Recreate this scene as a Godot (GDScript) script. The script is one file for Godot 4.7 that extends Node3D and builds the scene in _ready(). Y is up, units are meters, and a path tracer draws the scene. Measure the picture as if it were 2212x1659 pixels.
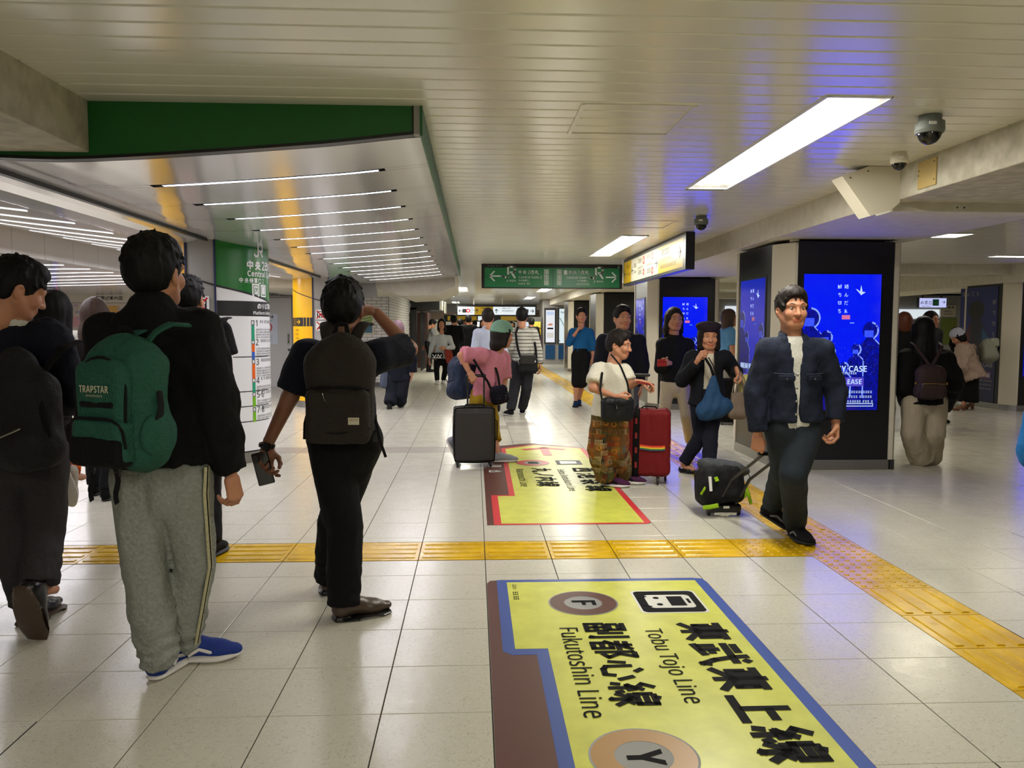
extends Node3D
# Underground station concourse: slatted ceiling, ticket-gate canopy, advertising pillars, floor signs and passers-by.
# Units are metres, y up; the concourse runs along -z.

const TILE := 0.4
const CEIL := 2.47
# light energies (per square metre of glowing face)
const E_TUBE := 10.0
const E_SLOT := 14.0
const E_SCREEN := 1.0
var M := {}            # materials by name
var font_b: Font
var font_r: Font
var used_names := {}
var shared := {}       # meshes built once

func _ready() -> void:
	# ---- camera
	var cam := Camera3D.new()
	cam.name = "camera"
	cam.fov = rad_to_deg(2.0 * atan(829.5 / 1713.3))
	cam.position = Vector3(0, 1.38528, 0)
	cam.rotation = Vector3(-0.070714, -0.047633, 0.0029775)
	cam.near = 0.05
	cam.far = 120.0
	cam.current = true
	add_child(cam)
	# ---- environment: a closed underground hall, no sky
	var env := Environment.new()
	env.background_mode = Environment.BG_COLOR
	env.background_color = Color(0, 0, 0)
	env.tonemap_mode = Environment.TONE_MAPPER_LINEAR
	env.tonemap_exposure = 1.0
	env.sdfgi_enabled = true
	env.ssao_enabled = true
	env.ssil_enabled = true
	var we := WorldEnvironment.new()
	we.name = "world_environment"
	we.environment = env
	add_child(we)
	font_b = SystemFont.new()
	font_b.font_names = PackedStringArray(["Droid Sans"])
	font_b.font_weight = 700
	font_r = SystemFont.new()
	font_r.font_names = PackedStringArray(["Droid Sans"])
	make_materials()
	# ---- large structure
	build_floor()
	build_ceiling()
	build_canopy()
	build_left_bays()
	build_beams()
	build_walls()
	build_far_end()
	# ---- objects
	build_columns()
	build_ad_pillars()
	build_hanging_signs()
	build_floor_signs()
	build_ceiling_fixtures()
	build_people()

# ------------------------------------------------------------------ helpers
func numbered(called: String) -> String:
	if not used_names.has(called):
		used_names[called] = 0
		return called
	used_names[called] += 1
	return "%s_%03d" % [called, used_names[called]]

func tag(o: Node, label: String, category := "", group := "", kind := "") -> Node:
	if label != "":
		o.set_meta("label", label)
	if category != "":
		o.set_meta("category", category)
	if group != "":
		o.set_meta("group", group)
	if kind != "":
		o.set_meta("kind", kind)
	return o

func base(called: String, at: Vector3, label: String, category: String, group := "", turn := 0.0) -> Node3D:
	var o := Node3D.new()
	o.name = numbered(called)
	o.position = at
	o.rotation.y = turn
	add_child(o)
	tag(o, label, category, group)
	return o

func put(mesh: Mesh, mat: Material, called: String, parent: Node = null, at := Vector3.ZERO) -> MeshInstance3D:
	var o := MeshInstance3D.new()
	o.mesh = mesh
	o.material_override = mat
	o.position = at
	if parent == null:
		o.name = numbered(called)
		add_child(o)
	else:
		o.name = called
		parent.add_child(o, true)
		if called.ends_with("print") or called.ends_with("lettering"): # characters too small to pick apart
			o.set_meta("kind", "stuff")
	return o

# Collects triangles of one mesh.
class Acc:
	var v := PackedVector3Array()
	var n := PackedVector3Array()
	var c := PackedColorArray()
	var u := PackedVector2Array()
	var i := PackedInt32Array()
	var col := Color(1, 1, 1)

	func tri(a: Vector3, b: Vector3, d: Vector3) -> void:
		var nn := (d - a).cross(b - a).normalized()
		var s := v.size()
		v.append_array([a, b, d])
		n.append_array([nn, nn, nn])
		c.append_array([col, col, col])
		u.append_array([Vector2.ZERO, Vector2.ZERO, Vector2.ZERO])
		i.append_array([s, s + 1, s + 2])

	func quad(a: Vector3, b: Vector3, d: Vector3, e: Vector3) -> void:
		var nn := (d - a).cross(b - a).normalized()
		var s := v.size()
		v.append_array([a, b, d, e])
		n.append_array([nn, nn, nn, nn])
		c.append_array([col, col, col, col])
		u.append_array([Vector2(0, 0), Vector2(1, 0), Vector2(1, 1), Vector2(0, 1)])
		i.append_array([s, s + 1, s + 2, s, s + 2, s + 3])

	# box given by centre, half size and axes, with chamfered edges (ch may be 0)
	func box(at: Vector3, half: Vector3, ch := 0.0, b := Basis.IDENTITY) -> void:
		if ch <= 0.0:
			var p := []
			for k in 8:
				p.append(at + b * Vector3(half.x * (1 if k & 1 else -1), half.y * (1 if k & 2 else -1), half.z * (1 if k & 4 else -1)))
			quad(p[4], p[6], p[7], p[5])
			quad(p[1], p[3], p[2], p[0])
			quad(p[5], p[7], p[3], p[1])
			quad(p[0], p[2], p[6], p[4])
			quad(p[6], p[2], p[3], p[7])
			quad(p[0], p[4], p[5], p[1])
			return
		var hx := half - Vector3(ch, ch, ch)
		var ax := [Vector3(1, 0, 0), Vector3(0, 1, 0), Vector3(0, 0, 1)]
		for k in 3:
			for s in [-1.0, 1.0]:
				var nn: Vector3 = ax[k] * s
				var e1: Vector3 = ax[(k + 1) % 3]
				var e2: Vector3 = ax[(k + 2) % 3]
				var cc: Vector3 = nn * half[k]
				var a1: Vector3 = e1 * hx[(k + 1) % 3]
				var a2: Vector3 = e2 * hx[(k + 2) % 3]
				var q := [cc - a1 - a2, cc + a1 - a2, cc + a1 + a2, cc - a1 + a2]
				if s > 0:
					q.reverse()
				quad(at + b * q[0], at + b * q[1], at + b * q[2], at + b * q[3])
		for k in 3: # edges along axis k
			for s1 in [-1.0, 1.0]:
				for s2 in [-1.0, 1.0]:
					var k1 := (k + 1) % 3
					var k2 := (k + 2) % 3
					var pa: Vector3 = ax[k1] * half[k1] * s1 + ax[k2] * hx[k2] * s2
					var pb: Vector3 = ax[k1] * hx[k1] * s1 + ax[k2] * half[k2] * s2
					var l: Vector3 = ax[k] * hx[k]
					var q2 := [pa - l, pa + l, pb + l, pb - l]
					if s1 * s2 < 0:
						q2.reverse()
					quad(at + b * q2[0], at + b * q2[1], at + b * q2[2], at + b * q2[3])
		for s1 in [-1.0, 1.0]:
			for s2 in [-1.0, 1.0]:
				for s3 in [-1.0, 1.0]:
					var q3 := [Vector3(half.x * s1, hx.y * s2, hx.z * s3), Vector3(hx.x * s1, half.y * s2, hx.z * s3), Vector3(hx.x * s1, hx.y * s2, half.z * s3)]
					if s1 * s2 * s3 > 0:
						q3.reverse()
					tri(at + b * q3[0], at + b * q3[1], at + b * q3[2])

	func box2(lo: Vector3, hi: Vector3, ch := 0.0) -> void:
		box((lo + hi) * 0.5, (hi - lo) * 0.5, ch)

	# prism: outline in a plane (origin o, axes ax and ay), thickness t along ax x ay
	func prism(pts: PackedVector2Array, o: Vector3, ax: Vector3, ay: Vector3, t: float, caps := true) -> void:
		var nz := ax.cross(ay).normalized() * t
		if Geometry2D.is_polygon_clockwise(pts):
			pts = pts.duplicate()
			pts.reverse()
		var m := pts.size()
		if caps:
			var idx := Geometry2D.triangulate_polygon(pts)
			for k in range(0, idx.size(), 3):
				var a := o + ax * pts[idx[k]].x + ay * pts[idx[k]].y
				var bb := o + ax * pts[idx[k + 1]].x + ay * pts[idx[k + 1]].y
				var cc := o + ax * pts[idx[k + 2]].x + ay * pts[idx[k + 2]].y
				if (bb - a).cross(cc - a).dot(nz) < 0:
					var w := bb
					bb = cc
					cc = w
				tri(a + nz, cc + nz, bb + nz)
				tri(a, bb, cc)
		for k in m:
			var p0 := pts[k]
			var p1 := pts[(k + 1) % m]
			var a2 := o + ax * p0.x + ay * p0.y
			var b2 := o + ax * p1.x + ay * p1.y
			quad(b2, b2 + nz, a2 + nz, a2)

	# a tube of round or oval section along a polyline
	func tube(pts: Array, r: float, seg := 8, r2 := -1.0, up := Vector3.UP, closed := false) -> void:
		if r2 < 0:
			r2 = r
		var m := pts.size()
		var rings := []
		var side0 := Vector3.ZERO
		for k in m:
			var t: Vector3 = (pts[(k + 1) % m] - pts[k - 1]) if closed else (pts[mini(k + 1, m - 1)] - pts[maxi(k - 1, 0)])
			t = t.normalized()
			var s := t.cross(up)
			if s.length() < 0.05:
				s = side0 if side0 != Vector3.ZERO else t.cross(Vector3(0.3, 0.1, 0.9))
			s = s.normalized()
			side0 = s
			var w := s.cross(t).normalized()
			var first := v.size()
			for j in seg:
				var an := TAU * j / seg
				var off := s * cos(an) * r + w * sin(an) * r2
				v.append(pts[k] + off)
				n.append((s * cos(an) * r2 + w * sin(an) * r).normalized())
				c.append(col)
				u.append(Vector2.ZERO)
			rings.append(first)
		for k in (m if closed else m - 1):
			var a: int = rings[k]
			var b: int = rings[(k + 1) % m]
			for j in seg:
				var j2 := (j + 1) % seg
				i.append_array([a + j, b + j, b + j2, a + j, b + j2, a + j2])
		if not closed:
			for e in [0, m - 1]:
				var ce := v.size()
				var tt: Vector3 = (pts[1] - pts[0] if e == 0 else pts[m - 1] - pts[m - 2]).normalized() * (-1 if e == 0 else 1)
				v.append(pts[e])
				n.append(tt)
				c.append(col)
				u.append(Vector2.ZERO)
				for j in seg:
					i.append_array([ce, rings[e] + j, rings[e] + (j + 1) % seg] if e == 0 else [ce, rings[e] + (j + 1) % seg, rings[e] + j])

	# surface of revolution about the y axis through o; profile of (radius, height)
	func lathe(prof: Array, o: Vector3, seg := 24, b := Basis.IDENTITY) -> void:
		for k in prof.size() - 1:
			var p: Vector2 = prof[k]
			var q: Vector2 = prof[k + 1]
			var sl := Vector2(q.y - p.y, p.x - q.x).normalized()
			var s := v.size()
			for j in seg + 1:
				var an := TAU * j / seg
				var d := Vector3(cos(an), 0, sin(an))
				v.append(o + b * (d * p.x + Vector3(0, p.y, 0)))
				v.append(o + b * (d * q.x + Vector3(0, q.y, 0)))
				var nn := b * (d * sl.x + Vector3(0, sl.y, 0))
				n.append_array([nn, nn])
				c.append_array([col, col])
				u.append_array([Vector2.ZERO, Vector2.ZERO])
			for j in seg:
				var t := s + j * 2
				i.append_array([t, t + 1, t + 3, t, t + 3, t + 2])

	func ball(o: Vector3, r: Vector3, seg := 12, b := Basis.IDENTITY) -> void:
		var rows := seg / 2
		var s := v.size()
		for a in rows + 1:
			var th := PI * a / rows
			for j in seg + 1:
				var ph := TAU * j / seg
				var d := Vector3(sin(th) * cos(ph), cos(th), sin(th) * sin(ph))
				v.append(o + b * (d * r))
				n.append((b * (d / r)).normalized())
				c.append(col)
				u.append(Vector2.ZERO)
		for a in rows:
			for j in seg:
				var t := s + a * (seg + 1) + j
				i.append_array([t, t + 1, t + seg + 2, t, t + seg + 2, t + seg + 1])

	func add(arr: Array, x := Transform3D.IDENTITY, color = null) -> void: # arr: [verts, normals, index, colours or null]
		var s := v.size()
		var flip := x.basis.determinant() < 0
		var nb := x.basis.inverse().transposed()
		var av: PackedVector3Array = arr[0]
		var an: PackedVector3Array = arr[1]
		var ai: PackedInt32Array = arr[2]
		v.append_array(x * av)
		for k in an.size():
			n.append((nb * an[k]).normalized())
		if arr.size() > 3 and arr[3] != null and color == null:
			c.append_array(arr[3])
		else:
			var cc := PackedColorArray()
			cc.resize(av.size())
			cc.fill(color if color != null else col)
			c.append_array(cc)
		var uu := PackedVector2Array()
		uu.resize(av.size())
		u.append_array(uu)
		for k in range(0, ai.size(), 3):
			if flip:
				i.append_array([ai[k] + s, ai[k + 2] + s, ai[k + 1] + s])
			else:
				i.append_array([ai[k] + s, ai[k + 1] + s, ai[k + 2] + s])

	func mesh() -> ArrayMesh:
		if i.size() < 90000: # winding follows the normals
			for k in range(0, i.size(), 3):
				var p := v[i[k]]
				if (v[i[k + 2]] - p).cross(v[i[k + 1]] - p).dot(n[i[k]] + n[i[k + 1]] + n[i[k + 2]]) < 0.0:
					var w := i[k + 1]
					i[k + 1] = i[k + 2]
					i[k + 2] = w
		var a := []
		a.resize(Mesh.ARRAY_MAX)
		a[Mesh.ARRAY_VERTEX] = v
		a[Mesh.ARRAY_NORMAL] = n
		a[Mesh.ARRAY_COLOR] = c
		a[Mesh.ARRAY_TEX_UV] = u
		a[Mesh.ARRAY_INDEX] = i
		var m := ArrayMesh.new()
		m.add_surface_from_arrays(Mesh.PRIMITIVE_TRIANGLES, a)
		return m

func box_mesh(half: Vector3, ch := 0.0) -> Mesh:
	var key := "box%s%.4f" % [half, ch]
	if not shared.has(key):
		var a := Acc.new()
		a.box(Vector3.ZERO, half, ch)
		shared[key] = a.mesh()
	return shared[key]

func block(called: String, lo: Vector3, hi: Vector3, mat: Material, parent: Node = null, ch := 0.0) -> MeshInstance3D:
	return put(box_mesh((hi - lo) * 0.5, ch), mat, called, parent, (lo + hi) * 0.5)

func struct(o: Node) -> Node:
	o.set_meta("kind", "structure")
	return o

# ------------------------------------------------------------------ materials
func mat(called: String, color: Color, rough := 0.6, metal := 0.0, spec := 0.5) -> StandardMaterial3D:
	var m := StandardMaterial3D.new()
	m.resource_name = called
	m.albedo_color = color
	m.roughness = rough
	m.metallic = metal
	m.metallic_specular = spec
	M[called] = m
	return m

func noise_tex(freq: float, lo: Color, hi: Color, size := 256, sd := 1, kind := FastNoiseLite.TYPE_SIMPLEX_SMOOTH, octaves := 3) -> NoiseTexture2D:
	var n := FastNoiseLite.new()
	n.noise_type = kind
	n.frequency = freq
	n.fractal_octaves = octaves
	n.seed = sd
	var g := Gradient.new()
	g.set_color(0, lo)
	g.set_color(1, hi)
	var t := NoiseTexture2D.new()
	t.width = size
	t.height = size
	t.seamless = true
	t.noise = n
	t.color_ramp = g
	return t

func bump_tex(freq: float, size := 256, sd := 3, strength := 4.0) -> NoiseTexture2D:
	var n := FastNoiseLite.new()
	n.frequency = freq
	n.seed = sd
	n.fractal_octaves = 3
	var t := NoiseTexture2D.new()
	t.width = size
	t.height = size
	t.seamless = true
	t.noise = n
	t.as_normal_map = true
	t.bump_strength = strength
	return t

func tri(m: StandardMaterial3D, scale: float, world := false) -> void:
	m.uv1_triplanar = true
	m.uv1_world_triplanar = world
	m.uv1_scale = Vector3(scale, scale, scale)

func glow(called: String, color: Color, energy: float) -> StandardMaterial3D:
	var m := mat(called, Color(color.r * 0.62, color.g * 0.62, color.b * 0.62), 0.4)
	m.emission_enabled = true
	m.emission = color
	m.emission_energy_multiplier = energy
	return m

func speck_image(size: int, ground: Color, specks: Array, count: int, rmax: float, sd: int) -> ImageTexture:
	var r := RandomNumberGenerator.new()
	r.seed = sd
	var im := Image.create(size, size, false, Image.FORMAT_RGB8)
	im.fill(ground)
	for k in count:
		var cc: Color = specks[r.randi() % specks.size()]
		var a := r.randf() * TAU
		var l := r.randf_range(1.0, rmax)
		var x0 := r.randf() * size
		var y0 := r.randf() * size
		for s in int(l * 1.6) + 1:
			var w := 1 + (1 if r.randf() < 0.35 else 0)
			for e in w:
				im.set_pixel(posmod(int(x0 + cos(a) * s), size), posmod(int(y0 + sin(a) * s) + e, size), cc)
	return ImageTexture.create_from_image(im)

func make_materials() -> void:
	var m := mat("floor_tile", Color(1, 1, 1), 0.27)
	m.albedo_texture = speck_image(1024, Color(0.755, 0.74, 0.68), [Color(0.68, 0.66, 0.59), Color(0.80, 0.785, 0.73), Color(0.71, 0.695, 0.63), Color(0.83, 0.815, 0.77), Color(0.58, 0.56, 0.5)], 9000, 9.0, 11)
	tri(m, 1.0 / 1.2, true)
	m.normal_enabled = true
	m.normal_texture = bump_tex(0.03, 512, 5, 2.0)
	m.normal_scale = 0.12
	m.roughness_texture = noise_tex(0.02, Color(0.7, 0.7, 0.7), Color(1, 1, 1), 256, 8)
	m = mat("floor_tile_dark", Color(0.28, 0.26, 0.25), 0.3)
	m = mat("floor_band", Color(0.62, 0.59, 0.55), 0.3)
	m = mat("grout", Color(0.10, 0.09, 0.085), 0.9)
	m = mat("tactile", Color(0.88, 0.71, 0.05), 0.3)
	m.roughness_texture = noise_tex(0.03, Color(0.6, 0.6, 0.6), Color(1, 1, 1), 256, 14)
	m.albedo_texture = noise_tex(0.012, Color(0.84, 0.82, 0.78), Color(1, 1, 1), 256, 9)
	tri(m, 1.2, true)
	# painted aluminium slats of the ceiling
	m = mat("slat", Color(0.855, 0.845, 0.80), 0.2, 0.0, 0.75)
	m.normal_enabled = true
	m.normal_texture = bump_tex(0.006, 256, 21, 3.0)
	m.normal_scale = 0.05
	tri(m, 0.5, true)
	m = mat("slat_gap", Color(0.07, 0.06, 0.05), 0.9)
	m = mat("canopy_panel", Color(0.83, 0.82, 0.82), 0.16, 0.45, 0.8)
	m = mat("canopy_slot", Color(0.16, 0.16, 0.17), 0.4, 0.5)
	m = mat("green_board", Color(0.05, 0.36, 0.12), 0.45)
	m = mat("green_sign", Color(0.08, 0.46, 0.27), 0.35)
	m = mat("black_trim", Color(0.02, 0.02, 0.022), 0.4)
	m = mat("concrete", Color(0.78, 0.76, 0.70), 0.7)
	m.albedo_texture = noise_tex(0.02, Color(0.80, 0.79, 0.76), Color(1, 1, 1), 512, 31, FastNoiseLite.TYPE_SIMPLEX_SMOOTH, 5)
	tri(m, 0.7, true)
	m = mat("soffit", Color(0.83, 0.81, 0.76), 0.6)
	m.albedo_texture = noise_tex(0.03, Color(0.93, 0.92, 0.9), Color(1, 1, 1), 256, 32, FastNoiseLite.TYPE_SIMPLEX_SMOOTH, 4)
	tri(m, 0.8, true)
	m = mat("white_wall", Color(0.80, 0.79, 0.77), 0.6)
	m = mat("brick", Color(0.88, 0.875, 0.87), 0.18)
	m = mat("brick_warm", Color(0.80, 0.79, 0.76), 0.2)
	m = mat("mortar", Color(0.25, 0.24, 0.23), 0.9)
	m = mat("grey_panel", Color(0.60, 0.59, 0.58), 0.5)
	m = mat("grey_dark", Color(0.36, 0.36, 0.36), 0.5)
	m = mat("door_grey", Color(0.76, 0.755, 0.75), 0.45)
	m = mat("steel", Color(0.62, 0.61, 0.59), 0.28, 0.9)
	m = mat("steel_dark", Color(0.32, 0.32, 0.33), 0.35, 0.8)
	m = mat("post_white", Color(0.80, 0.77, 0.70), 0.45)
	m = mat("pillar_black", Color(0.10, 0.10, 0.11), 0.3)
	m.albedo_texture = noise_tex(0.05, Color(0.85, 0.85, 0.85), Color(1, 1, 1), 256, 41)
	tri(m, 1.5)
	m = mat("yellow_panel", Color(0.90, 0.68, 0.01), 0.3)
	m = mat("col_white", Color(0.90, 0.90, 0.91), 0.3)
	m = mat("col_green", Color(0.06, 0.42, 0.11), 0.3)
	m = mat("trim_blue", Color(0.07, 0.12, 0.30), 0.4)
	m = mat("white", Color(0.88, 0.88, 0.88), 0.4)
	m = mat("ink", Color(0.03, 0.03, 0.035), 0.5)
	m = mat("ink_soft", Color(0.15, 0.15, 0.16), 0.5)
	m = mat("ink_grey", Color(0.42, 0.42, 0.43), 0.5)
	m = mat("sign_red", Color(0.75, 0.06, 0.07), 0.4)
	m = mat("st_yellow", Color(0.83, 0.84, 0.36), 0.3)
	m.albedo_texture = noise_tex(0.02, Color(0.9, 0.9, 0.86), Color(1, 1, 1), 256, 51, FastNoiseLite.TYPE_SIMPLEX_SMOOTH, 5)
	tri(m, 1.2, true)
	m = mat("st_blue", Color(0.18, 0.30, 0.60), 0.33)
	m = mat("st_brown", Color(0.33, 0.17, 0.135), 0.35)
	m = mat("st_red", Color(0.78, 0.20, 0.22), 0.33)
	m = mat("st_tan", Color(0.66, 0.50, 0.27), 0.33)
	m = mat("st_white", Color(0.80, 0.80, 0.76), 0.33)
	m = mat("st_ink", Color(0.09, 0.09, 0.09), 0.7, 0.0, 0.2)
	m = mat("glass", Color(0.9, 0.95, 1.0, 0.12), 0.05)
	m.transparency = BaseMaterial3D.TRANSPARENCY_ALPHA
	m = mat("dome", Color(0.02, 0.02, 0.022), 0.06)
	m = mat("cam_grey", Color(0.40, 0.42, 0.40), 0.45)
	m = mat("wood_patch", Color(0.72, 0.62, 0.38), 0.6)
	m = mat("reflector", Color(0.88, 0.87, 0.82), 0.35)
	m = mat("blue_panel", Color(0.03, 0.27, 0.46), 0.4)
	m = mat("shop_dark", Color(0.03, 0.03, 0.03), 0.35)
	glow("tube", Color(1.0, 0.99, 0.94), 14.0)
	glow("slot_glow", Color(0.96, 0.97, 1.0), 5.0)
	glow("far_glow", Color(1.0, 0.98, 0.9), 1.6)
	glow("box_white", Color(0.93, 0.97, 1.0), 0.75)
	glow("box_cream", Color(0.92, 0.89, 0.78), 0.22)
	glow("box_yellow", Color(0.90, 0.72, 0.04), 0.2)
	glow("led_red", Color(1.0, 0.1, 0.14), 0.9)
	glow("vend_blue", Color(0.02, 0.16, 0.62), 0.8)

# ------------------------------------------------------------------ floor
func build_floor() -> void:
	var floor_ := Node3D.new()
	floor_.name = "floor"
	add_child(floor_)
	tag(floor_, "speckled cream vinyl tile floor of the concourse", "floor", "", "structure")
	block("subfloor", Vector3(-12, -0.2, -40), Vector3(19.5, -0.004, 8), M.grout, floor_)
	# every tile cell: x lines at 0.0646 + 0.4 i, z lines at -4.777 + 0.4 j
	var cells := []
	for i in range(-30, 48):
		for j in range(-87, 31):
			var x0 := 0.0646 + TILE * i
			var z0 := -4.777 + TILE * j
			var x1 := x0 + TILE
			var z1 := z0 + TILE
			if i == 5 and z1 > -36.0: # the tactile strip along the hall
				continue
			if i < 5 and j == 0: # cut tiles either side of the cross strip
				if i > -13:
					cells.append([x0, -4.66, x1, z1, i, j])
					continue
			if i < 5 and i > -13 and j == -1:
				cells.append([x0, z0, x1, -5.075, i, j])
				continue
			cells.append([x0, z0, x1, z1, i, j])
	# the 300 that show largest in the picture are parts of their own
	var eye := Vector3(0, 1.385, 0)
	var fwd := Vector3(0.0475, -0.0707, -0.996)
	var right := Vector3(0.9989, 0, 0.0476)
	var scored := []
	for c in cells:
		var p := Vector3((c[0] + c[2]) * 0.5, 0, (c[1] + c[3]) * 0.5) - eye
		var dep := p.dot(fwd)
		var inside: bool = dep > 1.9 and absf(p.dot(right)) < dep * 0.66 + 0.1
		scored.append([dep if inside else 100.0 + dep * 0.01, c])
	scored.sort_custom(func(a, b): return a[0] < b[0])
	var rest := Acc.new()
	var rest_dark := Acc.new()
	for k in scored.size():
		var c: Array = scored[k][1]
		var h := Vector3((c[2] - c[0]) * 0.5 - 0.0021, 0.006, (c[3] - c[1]) * 0.5 - 0.0019)
		var at := Vector3((c[0] + c[2]) * 0.5, -0.006, (c[1] + c[3]) * 0.5)
		var dark: bool = (c[4] == 0 and c[5] == -16) or (c[4] == 1 and c[5] == -17) or (c[4] == 15 and c[5] == -14) or (c[4] == 16 and c[5] == -15) or (c[4] == 14 and c[5] == -15)
		var band: bool = c[5] == -11 and c[4] < 0
		if k < 290:
			put(box_mesh(h, 0.0012), M.floor_tile_dark if dark else (M.floor_band if band else M.floor_tile), "floor_tile", floor_, at)
		elif dark or band:
			rest_dark.box(at, h)
		else:
			rest.quad(at + Vector3(-h.x, h.y, h.z), at + Vector3(-h.x, h.y, -h.z), at + Vector3(h.x, h.y, -h.z), at + Vector3(h.x, h.y, h.z))
	tag(put(rest.mesh(), M.floor_tile, "distant_tiles", floor_), "", "", "", "stuff")
	tag(put(rest_dark.mesh(), M.floor_band, "distant_band_tiles", floor_), "", "", "", "stuff")
	# tactile paving
	var bars_z := tactile_mesh(false)
	var dots := tactile_mesh(true)
	for k in range(-12, 5): # strip across the hall
		var o := put(dots if k == 4 else bars_z, M.tactile, "tactile_tile", floor_, Vector3(0.0646 + TILE * (k + 0.5), 0, -4.867))
		if k < 4:
			o.rotation.y = PI / 2
	for k in 74: # strip along the hall
		var zc := -2.057 - TILE * k
		if k == 0:
			zc = -2.057
		var d: bool = k in [6, 7, 8]
		var zz := -1.66 - TILE * k
		put(dots if d else bars_z, M.tactile, "tactile_tile", floor_, Vector3(2.2626, 0, zz - 0.2))

func tactile_mesh(dots: bool) -> Mesh:
	var a := Acc.new()
	a.box(Vector3(0, -0.004, 0), Vector3(0.1975, 0.005, 0.1975), 0.001)
	if dots:
		for i in 6:
			for j in 6:
				a.lathe([Vector2(0.0145, 0.0), Vector2(0.0135, 0.0028), Vector2(0.010, 0.0045), Vector2(0.0001, 0.005)], Vector3(-0.165 + i * 0.066, 0.001, -0.165 + j * 0.066), 10)
	else:
		for i in 4:
			var x := -0.141 + i * 0.094
			var pr := PackedVector2Array([Vector2(-0.021, 0), Vector2(-0.015, 0.005), Vector2(0.015, 0.005), Vector2(0.021, 0)])
			a.prism(pr, Vector3(x, 0.001, -0.175), Vector3(1, 0, 0), Vector3(0, 1, 0), 0.35)
	return a.mesh()

# ------------------------------------------------------------------ ceilings
func slat_mesh(length: float) -> Mesh:
	var key := "slat%.3f" % length
	if not shared.has(key):
		var a := Acc.new()
		var p := [Vector2(-0.0695, 0.045), Vector2(-0.0695, 0.006), Vector2(-0.0675, 0.002), Vector2(-0.064, 0), Vector2(0.064, 0), Vector2(0.0675, 0.002), Vector2(0.0695, 0.006), Vector2(0.0695, 0.045)]
		for k in p.size() - 1:
			var q0 := Vector3(-length * 0.5, p[k].y, p[k].x)
			var q1 := Vector3(-length * 0.5, p[k + 1].y, p[k + 1].x)
			var l := Vector3(length, 0, 0)
			a.quad(q0, q1, q1 + l, q0 + l)
		shared[key] = a.mesh()
	return shared[key]

func build_ceiling() -> void:
	var c := Node3D.new()
	c.name = "ceiling"
	add_child(c)
	tag(c, "cream painted aluminium slat ceiling over the concourse", "ceiling", "", "structure")
	block("ceiling_backing", Vector3(-12, CEIL + 0.06, -40), Vector3(19.5, CEIL + 0.25, 8), M.slat_gap, c)
	var fixtures := fluoros()
	for k in 270:
		var z := 4.0 - 0.15 * k
		var x0 := -0.27
		if z > -4.0:
			x0 = -1.86
		elif z < -15.0:
			x0 = -2.1
		# a slat is cut where a light fitting is let into the ceiling
		var parts := [[x0, 2.86]]
		for f in fixtures:
			if z > f[2] - 0.03 and z < f[3] + 0.03:
				var nxt := []
				for p in parts:
					if f[0] > p[0] + 0.05 and f[1] < p[1] - 0.05:
						nxt.append([p[0], f[0]])
						nxt.append([f[1], p[1]])
					else:
						nxt.append(p)
				parts = nxt
		if k < 200 and parts.size() == 1 or k < 120:
			for p in parts:
				put(slat_mesh(p[1] - p[0]), M.slat, "ceiling_slat", c, Vector3((p[0] + p[1]) * 0.5, CEIL, z))
		else:
			for p in parts:
				if not shared.has("far_slats"):
					shared["far_slats"] = Acc.new()
				var sm: Mesh = slat_mesh(p[1] - p[0])
				var ar := sm.surface_get_arrays(0)
				shared["far_slats"].add([ar[Mesh.ARRAY_VERTEX], ar[Mesh.ARRAY_NORMAL], ar[Mesh.ARRAY_INDEX], null], Transform3D(Basis.IDENTITY, Vector3((p[0] + p[1]) * 0.5, CEIL, z)))
	tag(put(shared["far_slats"].mesh(), M.slat, "distant_slats", c), "", "", "", "stuff")
	# side aisle behind the first row of pillars
	var side := Acc.new()
	for k in 122:
		var z := -5.75 - 0.15 * k
		for span in [[4.3, 9.0], [10.3, 19.0]]:
			var ar := slat_mesh(span[1] - span[0]).surface_get_arrays(0)
			side.add([ar[Mesh.ARRAY_VERTEX], ar[Mesh.ARRAY_NORMAL], ar[Mesh.ARRAY_INDEX], null], Transform3D(Basis.IDENTITY, Vector3((span[0] + span[1]) * 0.5, CEIL, z)))
	tag(put(side.mesh(), M.slat, "side_aisle_slats", c), "", "", "", "stuff")
	# access hatches: thin raised frames
	for h in [[0.53, 1.08, -4.49, -3.91], [1.5, 2.05, -8.6, -8.05]]:
		var a := Acc.new()
		for e in 2:
			a.box(Vector3(h[e], CEIL - 0.002, (h[2] + h[3]) * 0.5), Vector3(0.011, 0.004, (h[3] - h[2]) * 0.5))
			a.box(Vector3((h[0] + h[1]) * 0.5, CEIL - 0.001, h[2 + e]), Vector3((h[1] - h[0]) * 0.5, 0.003, 0.006))
		put(a.mesh(), M.slat, "access_hatch_frame", c)

# recessed fluorescent fittings, last two unseen and added to brighten the near ceiling: [x0, x1, z0, z1]
func fluoros() -> Array:
	return [[1.64, 1.95, -0.52, 1.93], [1.65, 1.96, -6.17, -3.72], [1.73, 2.04, -12.0, -9.35], [1.8, 2.1, -17.6, -15.1], [1.85, 2.15, -24.0, -21.6], [1.85, 2.15, -30.2, -27.8], [-0.5, -0.18, -24.0, -21.4], [-1.0, -0.68, -28.0, -26.0], [-0.95, -0.63, -35.5, -33.4], [-1.3, -1.0, 0.4, 2.8], [0.1, 0.4, 4.2, 6.6]]

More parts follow.
